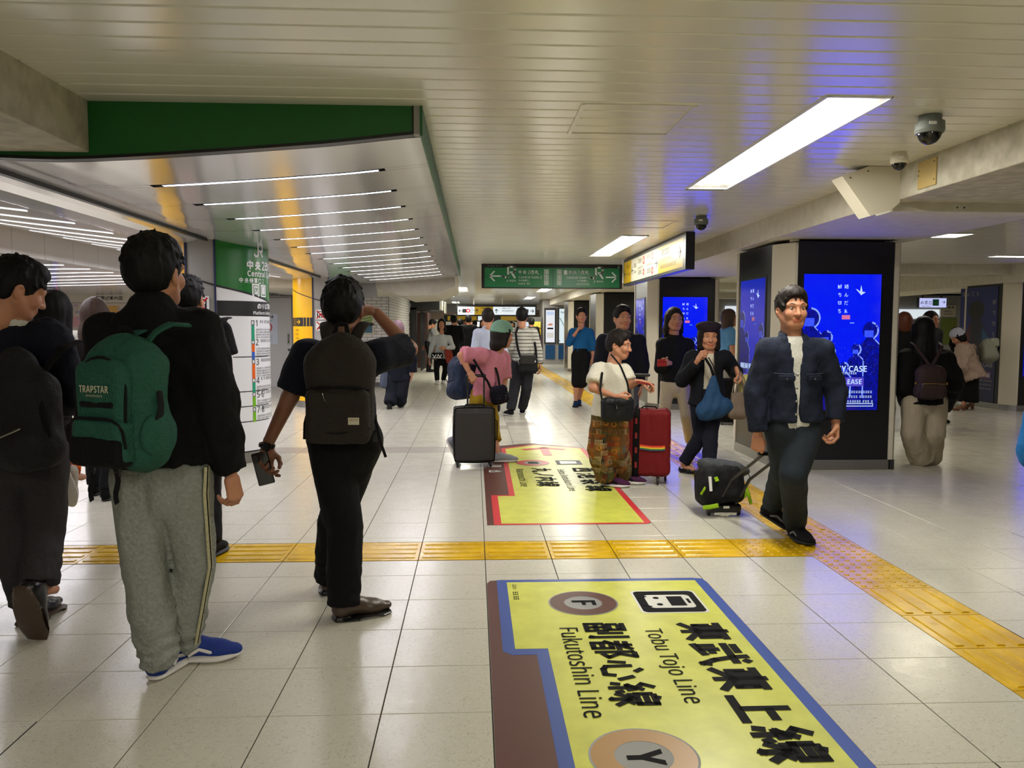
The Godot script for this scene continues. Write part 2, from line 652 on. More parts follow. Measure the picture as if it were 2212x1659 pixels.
func build_ceiling_fixtures() -> void:
	var names := ["overhead behind the viewer", "nearest the viewer, beside the beam", "behind the hanging green sign, second along the hall", "third along the right side of the hall", "fourth along the right side of the hall", "farthest on the right side of the hall", "just past the end of the gate canopy", "on the left, second past the gate canopy", "farthest on the left side of the hall", "added unseen on the left behind the viewer as fill", "added unseen farthest behind the viewer as fill"]
	var fs := fluoros()
	for k in fs.size():
		var f: Array = fs[k]
		var cx: float = (f[0] + f[1]) * 0.5
		var cz: float = (f[2] + f[3]) * 0.5
		var hx: float = (f[1] - f[0]) * 0.5
		var hz: float = (f[3] - f[2]) * 0.5
		var t := base("ceiling_light", Vector3(cx, CEIL, cz), "recessed twin-tube fluorescent light " + names[k], "light", "fluorescent ceiling lights")
		var fr := Acc.new()
		for s in [-1.0, 1.0]:
			fr.box(Vector3(s * (hx + 0.004), 0.008, 0), Vector3(0.009, 0.014, hz + 0.013))
			fr.box(Vector3(0, 0.008, s * (hz + 0.004)), Vector3(hx, 0.014, 0.009))
		put(fr.mesh(), M.white, "frame", t)
		var tr := Acc.new()
		tr.quad(Vector3(-hx, 0.0, -hz), Vector3(-hx * 0.6, 0.042, -hz + 0.06), Vector3(-hx * 0.6, 0.042, hz - 0.06), Vector3(-hx, 0.0, hz))
		tr.quad(Vector3(hx, 0.0, hz), Vector3(hx * 0.6, 0.042, hz - 0.06), Vector3(hx * 0.6, 0.042, -hz + 0.06), Vector3(hx, 0.0, -hz))
		tr.quad(Vector3(-hx, 0.0, hz), Vector3(-hx * 0.6, 0.042, hz - 0.06), Vector3(hx * 0.6, 0.042, hz - 0.06), Vector3(hx, 0.0, hz))
		tr.quad(Vector3(hx, 0.0, -hz), Vector3(hx * 0.6, 0.042, -hz + 0.06), Vector3(-hx * 0.6, 0.042, -hz + 0.06), Vector3(-hx, 0.0, -hz))
		tr.quad(Vector3(-hx * 0.6, 0.042, -hz + 0.06), Vector3(hx * 0.6, 0.042, -hz + 0.06), Vector3(hx * 0.6, 0.042, hz - 0.06), Vector3(-hx * 0.6, 0.042, hz - 0.06))
		put(tr.mesh(), M.white, "reflector_tray", t)
		for s in [-1.0, 1.0]:
			var tb := Acc.new()
			tb.tube([Vector3(s * hx * 0.42, 0.022, -hz + 0.07), Vector3(s * hx * 0.42, 0.022, hz - 0.07)], 0.016, 8)
			put(tb.mesh(), M.tube, "fluorescent_tube", t)
		var l := area_light(t, Vector3(0, -0.003, 0), Vector2(hx * 2 - 0.02, hz * 2 - 0.04), E_TUBE, Color(1.0, 0.985, 0.935))
		l.rotation.x = -PI / 2
	# side aisle lamps
	var aisle := [[7.6, 8.7, -11.5, -11.3], [4.6, 5.6, -9.1, -8.75], [4.6, 5.6, -15.9, -15.5], [11.5, 13.5, -16.0, -15.6], [6.0, 7.2, -20.0, -19.6], [11.5, 13.5, -21.0, -20.6], [12.5, 14.5, -9.5, -9.1]]
	for k in aisle.size():
		var f: Array = aisle[k]
		var t := base("aisle_light", Vector3((f[0] + f[1]) * 0.5, CEIL, (f[2] + f[3]) * 0.5), ["long ceiling light at the right edge above the second pillar row", "ceiling light just behind the top of the nearest advertising pillar", "ceiling light between the first and second advertising pillars", "ceiling light before the ticket office", "ceiling light deep in the side aisle", "ceiling light beside the ticket office wall", "ceiling light far out in the right aisle"][k], "light", "side aisle ceiling lights")
		var h := Vector2((f[1] - f[0]) * 0.5, (f[3] - f[2]) * 0.5)
		var fr := Acc.new()
		for s in [-1.0, 1.0]:
			fr.box(Vector3(s * (h.x + 0.01), -0.006, 0), Vector3(0.01, 0.014, h.y + 0.02))
			fr.box(Vector3(0, -0.006, s * (h.y + 0.01)), Vector3(h.x, 0.014, 0.01))
		put(fr.mesh(), M.white, "frame", t)
		put(box_mesh(Vector3(h.x, 0.004, h.y)), M.far_glow, "diffuser", t, Vector3(0, -0.003, 0))
		var l := area_light(t, Vector3(0, -0.012, 0), h * 2.0, E_TUBE * 0.7, Color(1.0, 0.97, 0.88))
		l.rotation.x = -PI / 2

	# dome cameras
	dome_camera(Vector3(2.32, CEIL, -4.02), 0.062, M.cam_grey, "grey dome camera on the ceiling, the largest and nearest")
	dome_camera(Vector3(2.62, CEIL, -4.86), 0.046, M.post_white, "small white dome camera on the ceiling above the white slanted box")
	dome_camera(Vector3(2.19, CEIL, -7.66), 0.06, M.cam_grey, "grey dome camera hanging beside the end of the yellow hanging sign")

func area_light(parent: Node3D, at: Vector3, size: Vector2, energy: float, color: Color) -> AreaLight3D:
	var l := AreaLight3D.new()
	l.name = "lamp"
	l.position = at
	l.area_size = size
	l.area_normalize_energy = false
	l.light_energy = energy
	l.light_color = color
	l.shadow_enabled = true
	l.area_range = 60.0
	parent.add_child(l, true)
	return l

func dome_camera(at: Vector3, r: float, m: Material, label: String) -> void:
	var t := base("dome_camera", at, label, "camera", "ceiling dome cameras")
	var a := Acc.new()
	a.lathe([Vector2(0.001, 0), Vector2(r * 0.86, 0), Vector2(r * 0.9, -r * 0.5), Vector2(r * 1.12, -r * 0.55), Vector2(r * 1.16, -r * 1.2), Vector2(r * 1.05, -r * 1.45), Vector2(r * 0.9, -r * 1.5)], Vector3.ZERO, 28)
	put(a.mesh(), m, "housing", t)
	var d := Acc.new()
	var prof := [Vector2(r * 0.95, -r * 1.35)]
	for k in 9:
		var an := PI * 0.5 * k / 8.0
		prof.append(Vector2(maxf(r * 0.93 * cos(an), 0.0002), -r * 1.4 - r * 0.95 * sin(an)))
	d.lathe(prof, Vector3.ZERO, 28)
	put(d.mesh(), M.dome, "dome", t)
	var s := Acc.new()
	s.box(Vector3(-r * 0.4, -r * 0.85, r * 1.13), Vector3(r * 0.3, r * 0.12, r * 0.03))
	put(s.mesh(), M.white, "sticker", t)

# ------------------------------------------------------------------ gate canopy
func canopy_y(x: float) -> float:
	var p := [Vector2(-2.62, 2.255), Vector2(-2.45, 2.222), Vector2(-2.28, 2.194), Vector2(-2.05, 2.188), Vector2(-1.87, 2.193), Vector2(-1.59, 2.210), Vector2(-1.24, 2.237), Vector2(-0.735, 2.280), Vector2(-0.27, 2.335)]
	for k in p.size() - 1:
		if x <= p[k + 1].x:
			return lerpf(p[k].y, p[k + 1].y, clampf((x - p[k].x) / (p[k + 1].x - p[k].x), 0, 1))
	return p[8].y

const SLOTS := 14
func slot_z(k: int) -> float:
	return -4.74 - 0.70 * k

func build_canopy() -> void:
	var t := base("gate_canopy", Vector3.ZERO, "curved grey metal canopy with light slots and a green front over the ticket gates", "canopy")
	# fascia: green board across the front, bottom following the vault
	var pts := PackedVector2Array()
	for k in 28:
		var x := -0.30 - 0.085 * k
		pts.append(Vector2(x, canopy_y(x) + 0.014))
	pts.append(Vector2(-2.63, 2.26))
	pts.append(Vector2(-2.63, CEIL))
	pts.append(Vector2(-0.30, CEIL))
	var a := Acc.new()
	a.prism(pts, Vector3(0, 0, -4.06), Vector3(1, 0, 0), Vector3(0, 1, 0), 0.06)
	put(a.mesh(), M.green_board, "fascia_board", t)
	# black seam under the fascia, white end cap and green side strip
	a = Acc.new()
	for k in 26:
		var x0 := -0.30 - 0.09 * k
		var x1 := x0 - 0.09
		a.quad(Vector3(x0, canopy_y(x0) + 0.016, -3.995), Vector3(x0, canopy_y(x0) + 0.001, -3.995), Vector3(x1, canopy_y(x1) + 0.001, -3.995), Vector3(x1, canopy_y(x1) + 0.016, -3.995))
		a.quad(Vector3(x0, canopy_y(x0) + 0.001, -3.995), Vector3(x0, canopy_y(x0) + 0.001, -4.06), Vector3(x1, canopy_y(x1) + 0.001, -4.06), Vector3(x1, canopy_y(x1) + 0.001, -3.995))
	a.box2(Vector3(-0.305, 2.335, -4.05), Vector3(-0.297, CEIL, -3.994))
	put(a.mesh(), M.black_trim, "seam", t)
	block("end_cap", Vector3(-0.297, 2.335, -4.06), Vector3(-0.262, CEIL, -4.0), M.grey_panel, t)
	var b := Acc.new()
	b.quad(Vector3(-0.258, CEIL, -3.99), Vector3(-0.258, CEIL, -14.75), Vector3(-0.258, 2.33, -14.75), Vector3(-0.258, 2.33, -3.99))
	b.box2(Vector3(-0.266, 2.325, -14.75), Vector3(-0.254, CEIL, -3.99))
	put(b.mesh(), M.green_board, "side_strip", t)
	# vault panels between the slots; each strip of panel is one piece
	var zs := [-4.06]
	for k in SLOTS:
		zs.append(slot_z(k) + 0.036)
		zs.append(slot_z(k) - 0.036)
	zs.append(-14.75)
	for k in range(0, zs.size() - 1):
		var z0: float = zs[k] - (0.002 if k > 0 else 0.0)
		var z1: float = zs[k + 1] + 0.002
		var p := Acc.new()
		var is_slot: bool = k % 2 == 1
		var spans := [[-0.262, -2.60]]
		if is_slot:
			spans = [[-0.262, -0.52], [-1.86, -2.60]]
		for sp in spans:
			p = Acc.new()
			var n := maxi(2, int(absf(sp[0] - sp[1]) / 0.07))
			vault_strip(p, sp[0], sp[1], z0, z1, n)
			put(p.mesh(), M.canopy_panel, "vault_panel", t)
	# slots: dark trough with a glowing strip at its far side
	for k in SLOTS:
		var tr := Acc.new()
		var n := 12
		var z := slot_z(k)
		for j in n:
			var x0 := lerpf(-0.52, -1.86, float(j) / n)
			var x1 := lerpf(-0.52, -1.86, float(j + 1) / n)
			var y0 := canopy_y(x0)
			var y1 := canopy_y(x1)
			tr.quad(Vector3(x0, y0, z + 0.036), Vector3(x0, y0 + 0.05, z + 0.036), Vector3(x1, y1 + 0.05, z + 0.036), Vector3(x1, y1, z + 0.036))
			tr.quad(Vector3(x0, y0 + 0.05, z + 0.036), Vector3(x0, y0 + 0.05, z - 0.036), Vector3(x1, y1 + 0.05, z - 0.036), Vector3(x1, y1 + 0.05, z + 0.036))
			tr.quad(Vector3(x0, y0 + 0.05, z - 0.036), Vector3(x0, y0, z - 0.036), Vector3(x1, y1, z - 0.036), Vector3(x1, y1 + 0.05, z - 0.036))
		put(tr.mesh(), M.canopy_slot, "slot_trough", t)
		var gl := Acc.new()
		for j in n:
			var x0 := lerpf(-0.56, -1.80, float(j) / n)
			var x1 := lerpf(-0.56, -1.80, float(j + 1) / n)
			gl.quad(Vector3(x0, canopy_y(x0) + 0.0015, z + 0.003), Vector3(x0, canopy_y(x0) + 0.0015, z - 0.034), Vector3(x1, canopy_y(x1) + 0.0015, z - 0.034), Vector3(x1, canopy_y(x1) + 0.0015, z + 0.003))
		var g := put(gl.mesh(), M.slot_glow, "slot_light", t)
		var l := area_light(t, Vector3(-1.18, canopy_y(-1.18) - 0.004, z), Vector2(1.25, 0.05), E_SLOT, Color(0.97, 0.96, 1.0))
		l.rotation = Vector3(-PI / 2, 0, 0.077)
	# black edge along the left, over the columns
	block("edge_trim", Vector3(-2.64, 2.225, -14.75), Vector3(-2.60, 2.275, -4.06), M.black_trim, t)

func vault_strip(p: Acc, xa: float, xb: float, z0: float, z1: float, n: int) -> void:
	for j in n:
		var x0 := lerpf(xa, xb, float(j) / n)
		var x1 := lerpf(xa, xb, float(j + 1) / n)
		var e := 0.01
		var n0 := Vector3((canopy_y(x0 + e) - canopy_y(x0 - e)) / (2 * e), -1, 0).normalized()
		var n1 := Vector3((canopy_y(x1 + e) - canopy_y(x1 - e)) / (2 * e), -1, 0).normalized()
		var s := p.v.size()
		p.v.append_array([Vector3(x0, canopy_y(x0), z0), Vector3(x0, canopy_y(x0), z1), Vector3(x1, canopy_y(x1), z1), Vector3(x1, canopy_y(x1), z0)])
		p.n.append_array([n0, n0, n1, n1])
		for q in 4:
			p.c.append(Color.WHITE)
			p.u.append(Vector2.ZERO)
		p.i.append_array([s, s + 1, s + 2, s, s + 2, s + 3])

# two more canopy bays to the left, beyond the columns
func build_left_bays() -> void:
	var bays := [
		{"l": "second curved canopy beyond the columns, rising to the left", "p": [Vector2(-2.64, 2.26), Vector2(-2.8, 2.20), Vector2(-3.1, 2.215), Vector2(-3.6, 2.27), Vector2(-4.3, 2.35), Vector2(-5.0, 2.45)], "x": [-3.3, -4.8], "z0": -5.4, "k": 13, "front": -4.06, "back": -14.8},
		{"l": "far left lower canopy with rows of light slots", "p": [Vector2(-5.0, 2.17), Vector2(-5.6, 2.17), Vector2(-6.6, 2.14), Vector2(-8.0, 2.10), Vector2(-9.6, 2.10)], "x": [-5.25, -8.4], "z0": -9.8, "k": 8, "front": -4.06, "back": -18.6},
	]
	for b in bays:
		var t := base("bay_canopy", Vector3.ZERO, b.l, "canopy")
		var prof: Array = b.p
		var f := func(x: float) -> float:
			for k in prof.size() - 1:
				if x >= prof[k + 1].x:
					return lerpf(prof[k].y, prof[k + 1].y, (x - prof[k].x) / (prof[k + 1].x - prof[k].x))
			return prof[-1].y
		var a := Acc.new()
		var n := 24
		var xa: float = prof[0].x
		var xb: float = prof[-1].x
		for j in n:
			var x0 := lerpf(xa, xb, float(j) / n)
			var x1 := lerpf(xa, xb, float(j + 1) / n)
			a.quad(Vector3(x0, f.call(x0), b.front), Vector3(x0, f.call(x0), b.back), Vector3(x1, f.call(x1), b.back), Vector3(x1, f.call(x1), b.front))
		put(a.mesh(), M.canopy_panel, "vault", t)
		for k in b.k:
			var z: float = b.z0 - 0.7 * k
			var sl := Acc.new()
			var m := 8
			for j in m:
				var x0 := lerpf(b.x[0], b.x[1], float(j) / m)
				var x1 := lerpf(b.x[0], b.x[1], float(j + 1) / m)
				sl.quad(Vector3(x0, f.call(x0) - 0.004, z + 0.013), Vector3(x0, f.call(x0) - 0.004, z - 0.013), Vector3(x1, f.call(x1) - 0.004, z - 0.013), Vector3(x1, f.call(x1) - 0.004, z + 0.013))
			put(sl.mesh(), M.slot_glow, "slot_light", t)
			if true:
				var xm: float = (b.x[0] + b.x[1]) * 0.5
				var l := area_light(t, Vector3(xm, minf(f.call(b.x[0]), f.call(b.x[1])) - 0.012, z), Vector2(absf(b.x[0] - b.x[1]), 0.06), E_SLOT, Color(0.97, 0.96, 1.0))
				l.rotation.x = -PI / 2
	# grey band of panels between the two bays
	var g := base("panel_band", Vector3.ZERO, "band of grey metal panels between the two left canopies", "panelling")
	for k in 16:
		var z := -4.3 - 0.66 * k
		block("panel", Vector3(-5.05, 2.165, z - 0.655), Vector3(-5.0, 2.46, z), M.grey_panel, g, 0.003)
	block("band_backing", Vector3(-5.09, 2.17, -14.9), Vector3(-5.04, 2.455, -4.06), M.ink_soft, g)

# ------------------------------------------------------------------ beams
func build_beams() -> void:
	struct(block("trim_1", Vector3(-12, 2.225, -4.0), Vector3(-1.86, CEIL + 0.03, 8), M.concrete, null, 0.004))
	# long beam over the pillars on the right
	struct(block("trim_2", Vector3(2.86, 2.25, -40), Vector3(4.32, CEIL + 0.03, -5.62), M.soffit, null, 0.004))
	# flat soffit near the camera on the right, and its cross beam
	struct(block("trim_3", Vector3(2.845, 2.25, -5.38), Vector3(19.0, CEIL + 0.03, 8), M.concrete, null, 0.004))
	struct(block("trim_4", Vector3(2.87, 2.19, -5.62), Vector3(19.0, CEIL + 0.03, -5.38), M.soffit, null, 0.003))
	# second row beam
	struct(block("trim_5", Vector3(9.0, 2.17, -25), Vector3(10.3, CEIL + 0.03, -5.62), M.soffit, null, 0.004))
	for z in [-13.0, -18.6, -24.0]:
		struct(block("trim_6" if z > -14 else ("trim_7" if z > -20 else "trim_8"), Vector3(4.3, 2.30, z - 0.5), Vector3(9.02, CEIL + 0.03, z), M.soffit, null, 0.003))
	# slanted white housing fixed to the beam end
	var t := base("beam_box", Vector3(2.85, 2.2, -5.4), "slanted white metal box fixed to the end of the beam under a dome camera", "housing")
	var a := Acc.new()
	var o := PackedVector2Array([Vector2(-0.40, 0.20), Vector2(-0.22, 0.268), Vector2(0.0, 0.268), Vector2(0.0, 0.03), Vector2(-0.06, -0.02), Vector2(-0.2, -0.06)])
	a.prism(o, Vector3(0, 0, -0.02), Vector3(1, 0, 0), Vector3(0, 1, 0), 0.16)
	put(a.mesh(), M.post_white, "housing", t)
	var sc := Acc.new()
	for p in [Vector3(-0.345, 0.19, 0.142), Vector3(-0.225, 0.235, 0.142)]:
		sc.ball(p, Vector3(0.006, 0.006, 0.003), 8)
	put(sc.mesh(), M.steel_dark, "screw", t)
	# unpainted patch on the beam face, with its screws
	var w := base("plywood_patch", Vector3(2.84, 2.36, -4.93), "bare wooden patch screwed to the beam face", "patch")
	put(box_mesh(Vector3(0.004, 0.085, 0.1), 0.002), M.wood_patch, "board", w)
	var s2 := Acc.new()
	for p in [Vector3(-0.005, 0.06, 0.08), Vector3(-0.005, -0.05, 0.085), Vector3(-0.005, 0.0, -0.09), Vector3(-0.005, 0.03, -0.088)]:
		s2.ball(p, Vector3(0.003, 0.005, 0.005), 8)
	put(s2.mesh(), M.steel_dark, "screw", w)
	# bolts on the cross beam
	var bt := Acc.new()
	for x in [3.32, 3.37]:
		bt.ball(Vector3(x, 2.22, -5.378), Vector3(0.007, 0.007, 0.004), 8)
	tag(put(bt.mesh(), M.steel_dark, "beam_bolts"), "pair of dark bolt heads on the cross beam", "bolts")

# ------------------------------------------------------------------ walls
func brick_wall(parent: Node3D, o: Vector3, dir: Vector3, nrm: Vector3, length: float, y0: float, y1: float, single: int, m: Material) -> void:
	var w := 0.225
	var h := 0.0705
	var rows := int((y1 - y0) / h)
	var rest := Acc.new()
	var made := 0
	var b := Basis(dir, Vector3.UP, nrm)
	for r in range(rows - 1, -1, -1):
		var off := (w * 0.5 if r % 2 else 0.0)
		var nb := int(length / w) + 1
		for k in nb:
			var x0 := maxf(0.0, k * w - off)
			var x1 := minf(length, k * w - off + w)
			if x1 - x0 < 0.03:
				continue
			var at := o + dir * ((x0 + x1) * 0.5) + Vector3(0, y0 + (r + 0.5) * h, 0) + nrm * 0.004
			var half := Vector3((x1 - x0) * 0.5 - 0.004, h * 0.5 - 0.004, 0.005)
			if made < single:
				made += 1
				var p := put(box_mesh(half, 0.002), m, "brick", parent, at)
				p.basis = b
			else:
				rest.box(at, half, 0.0, b)
	if rest.v.size():
		tag(put(rest.mesh(), m, "distant_bricks", parent), "", "", "", "stuff")

func build_walls() -> void:
	# gate side wall of white glazed brick, facing the camera
	var w := Node3D.new()
	w.name = "wall_gates"
	add_child(w)
	tag(w, "white glazed brick wall behind the columns", "wall", "", "structure")
	block("wall_core", Vector3(-9.5, 0, -18.95), Vector3(-2.0, CEIL + 0.03, -18.7), M.mortar, w)
	brick_wall(w, Vector3(-2.95, 0, -18.7), Vector3(1, 0, 0), Vector3(0, 0, 1), 0.95, 0.1, 2.3, 110, M.brick)
	brick_wall(w, Vector3(-4.18, 0, -18.7), Vector3(1, 0, 0), Vector3(0, 0, 1), 1.2, 0.1, 2.3, 60, M.brick)
	brick_wall(w, Vector3(-5.3, 2.16, -18.7), Vector3(1, 0, 0), Vector3(0, 0, 1), 1.12, 0.0, 0.25, 15, M.brick)
	brick_wall(w, Vector3(-9.5, 0, -18.7), Vector3(1, 0, 0), Vector3(0, 0, 1), 4.2, 0.1, 2.3, 100, M.brick)
	for k in 14: # soldier course over the door
		put(box_mesh(Vector3(0.036, 0.05, 0.005), 0.002), M.brick, "brick", w, Vector3(-5.25 + 0.081 * k, 2.105, -18.696))
	# side wall running away along the hall
	var w2 := Node3D.new()
	w2.name = "wall_left"
	add_child(w2)
	tag(w2, "white glazed brick side wall running toward the shop", "wall", "", "structure")
	block("wall_core", Vector3(-2.3, 0, -24.6), Vector3(-2.001, CEIL + 0.03, -18.95), M.mortar, w2)
	brick_wall(w2, Vector3(-2.0, 0, -18.72), Vector3(0, 0, -1), Vector3(1, 0, 0), 5.85, 0.1, 2.3, 180, M.brick_warm)
	struct(block("baseboard_gates", Vector3(-4.18, 0, -18.7), Vector3(-1.99, 0.1, -18.68), M.grey_dark))
	# grey door
	var d := Node3D.new()
	d.name = "door_1"
	d.position = Vector3(-4.72, 0, -18.66)
	add_child(d)
	tag(d, "grey steel door with a no-smoking notice", "door", "", "structure")
	put(box_mesh(Vector3(0.50, 1.03, 0.025), 0.004), M.door_grey, "door_leaf", d, Vector3(0, 1.03, 0))
	var fr := Acc.new()
	fr.box2(Vector3(-0.58, 0, -0.05), Vector3(-0.51, 2.1, 0.03))
	fr.box2(Vector3(0.51, 0, -0.05), Vector3(0.56, 2.1, 0.03))
	fr.box2(Vector3(-0.58, 2.065, -0.05), Vector3(0.56, 2.11, 0.03))
	put(fr.mesh(), M.grey_panel, "door_frame", d)
	var hd := Acc.new()
	hd.tube([Vector3(0.42, 1.02, 0.03), Vector3(0.42, 1.02, 0.07), Vector3(0.42, 1.22, 0.07), Vector3(0.42, 1.22, 0.03)], 0.016, 8)
	hd.box(Vector3(0.42, 1.12, 0.03), Vector3(0.028, 0.15, 0.006), 0.004)
	put(hd.mesh(), M.steel, "door_handle", d)
	var lk := Acc.new()
	lk.lathe([Vector2(0.001, 0.02), Vector2(0.03, 0.02), Vector2(0.034, 0.0)], Vector3(0.43, 0.86, 0.025), 14, Basis(Vector3(1, 0, 0), PI / 2))
	put(lk.mesh(), M.steel_dark, "door_lock", d)
	var ns := base("no_smoking_notice", Vector3(-4.78, 1.25, -18.63), "white no-smoking notice with a red ring on the grey door", "notice")
	put(box_mesh(Vector3(0.245, 0.35, 0.003)), mat("notice_paper", Color(0.80, 0.83, 0.90), 0.5), "paper", ns, Vector3(0, 0.09, 0))
	var ring := Acc.new()
	ring_flat(ring, Vector3(0, 0.13, 0.0045), Vector3(1, 0, 0), Vector3(0, 1, 0), 0.085, 0.115, 28)
	strokes(ring, [[-0.075, 0.075, 0.075, -0.075]], Vector3(0, 0.13, 0.0055), Vector3(1, 0, 0), Vector3(0, 1, 0), 1.0, 0.022)
	put(ring.mesh(), M.sign_red, "prohibition_ring", ns)
	var cg := Acc.new()
	cg.box(Vector3(-0.02, 0.12, 0.004), Vector3(0.06, 0.009, 0.0005))
	kanji(cg, "禁", Vector3(-0.14, 0.33, 0.004), Vector3(1, 0, 0), Vector3(0, 1, 0), 0.075, 0.1)
	kanji(cg, "煙", Vector3(0.07, 0.33, 0.004), Vector3(1, 0, 0), Vector3(0, 1, 0), 0.075, 0.1)
	for k in 4:
		fine_print(cg, Vector3(-0.11, -0.08 - 0.035 * k, 0.004), Vector3(1, 0, 0), Vector3(0, 1, 0), 0.23, 0.018, 5 + k)
	put(cg.mesh(), M.ink_soft, "print", ns)
	text_on(ns, "No Smoking", Vector3(0, 0.29, 0.004), Basis.IDENTITY, 0.035, M.ink_soft, font_r)
	# picture posters on the brick
	var po := base("framed_poster", Vector3(-2.66, 1.5, -18.66), "framed colourful poster on the brick wall at the right of the gate columns", "poster")
	put(box_mesh(Vector3(0.33, 0.28, 0.015), 0.004), M.post_white, "frame", po)
	var im := paint_image(96, 80, func(im: Image):
		im.fill(Color(0.62, 0.68, 0.42))
		im.fill_rect(Rect2i(0, 52, 96, 28), Color(0.24, 0.42, 0.52))
		for k in 40:
			im.fill_rect(Rect2i((k * 29) % 46, (k * 17) % 54, 7, 6), Color(0.70, 0.16 + 0.01 * (k % 9), 0.22))
		for k in 20:
			im.fill_rect(Rect2i(48 + (k * 13) % 44, 18 + (k * 7) % 30, 10, 3), Color(0.30 + 0.02 * (k % 6), 0.44, 0.26)))
	put(flat_panel(0.58, 0.48), image_mat("poster_garden", im), "print", po, Vector3(0, 0, 0.016))
	var mp := base("map_board", Vector3(-8.4, 1.55, -18.62), "wide station notice board with a white header beyond the gates", "notice board")
	put(box_mesh(Vector3(1.05, 0.62, 0.03), 0.01), M.grey_dark, "frame", mp)
	put(box_mesh(Vector3(1.0, 0.10, 0.008)), M.post_white, "header", mp, Vector3(0, 0.48, 0.03))
	var hp := Acc.new()
	for k in 6:
		kanji(hp, ["駅", "周", "辺", "案", "内", "図"][k], Vector3(-0.2 + 0.1 * k, 0.44, 0.04), Vector3(1, 0, 0), Vector3(0, 1, 0), 0.09, 0.13)
	put(hp.mesh(), M.ink, "header_print", mp)
	var im2 := paint_image(128, 64, func(im: Image):
		im.fill(Color(0.78, 0.72, 0.66))
		im.fill_rect(Rect2i(0, 20, 128, 16), Color(0.80, 0.60, 0.60))
		im.fill_rect(Rect2i(60, 4, 24, 14), Color(0.80, 0.62, 0.30))
		for k in 40:
			im.fill_rect(Rect2i((k * 37) % 124, (k * 23) % 60, 6, 3), Color(0.55 + 0.01 * (k % 20), 0.6, 0.7)))
	put(flat_panel(1.96, 0.98), image_mat("map_print", im2), "map_print", mp, Vector3(0, -0.12, 0.032))
	# ticket machine with a red departure board, at the far left
	var tm := base("ticket_machine", Vector3(-9.62, 0, -19.5), "tall blue lit ticket machine under a red departure board at far left", "ticket machine")
	put(box_mesh(Vector3(0.30, 1.2, 0.2), 0.02), M.ink_soft, "cabinet", tm, Vector3(0, 1.2, 0))
	put(box_mesh(Vector3(0.26, 0.5, 0.006)), M.vend_blue, "lit_screen", tm, Vector3(0, 1.2, 0.204))
	for k in 2:
		put(box_mesh(Vector3(0.24, 0.055, 0.006)), M.led_red, "departure_line_screen", tm, Vector3(0.02, 2.0 - 0.14 * k, 0.204))
	put(box_mesh(Vector3(0.1, 0.08, 0.008)), M.box_white, "lit_card_slot", tm, Vector3(0.12, 0.66, 0.204))
	# outer walls
	struct(block("wall_west", Vector3(-12.2, 0, -40), Vector3(-11.9, 2.7, 8), M.white_wall))
	struct(block("wall_east", Vector3(19.2, 0, -40), Vector3(19.5, 2.7, 8), M.white_wall))
	struct(block("wall_south", Vector3(-12.2, 0, 7.9), Vector3(19.5, 2.7, 8.2), M.white_wall))
	struct(block("wall_north", Vector3(-12.2, 0, -38.4), Vector3(19.5, 2.7, -38.0), M.white_wall))
	struct(block("wall_far_left", Vector3(-12.2, 0, -25.3), Vector3(-9.5, 2.7, -25.0), M.white_wall))

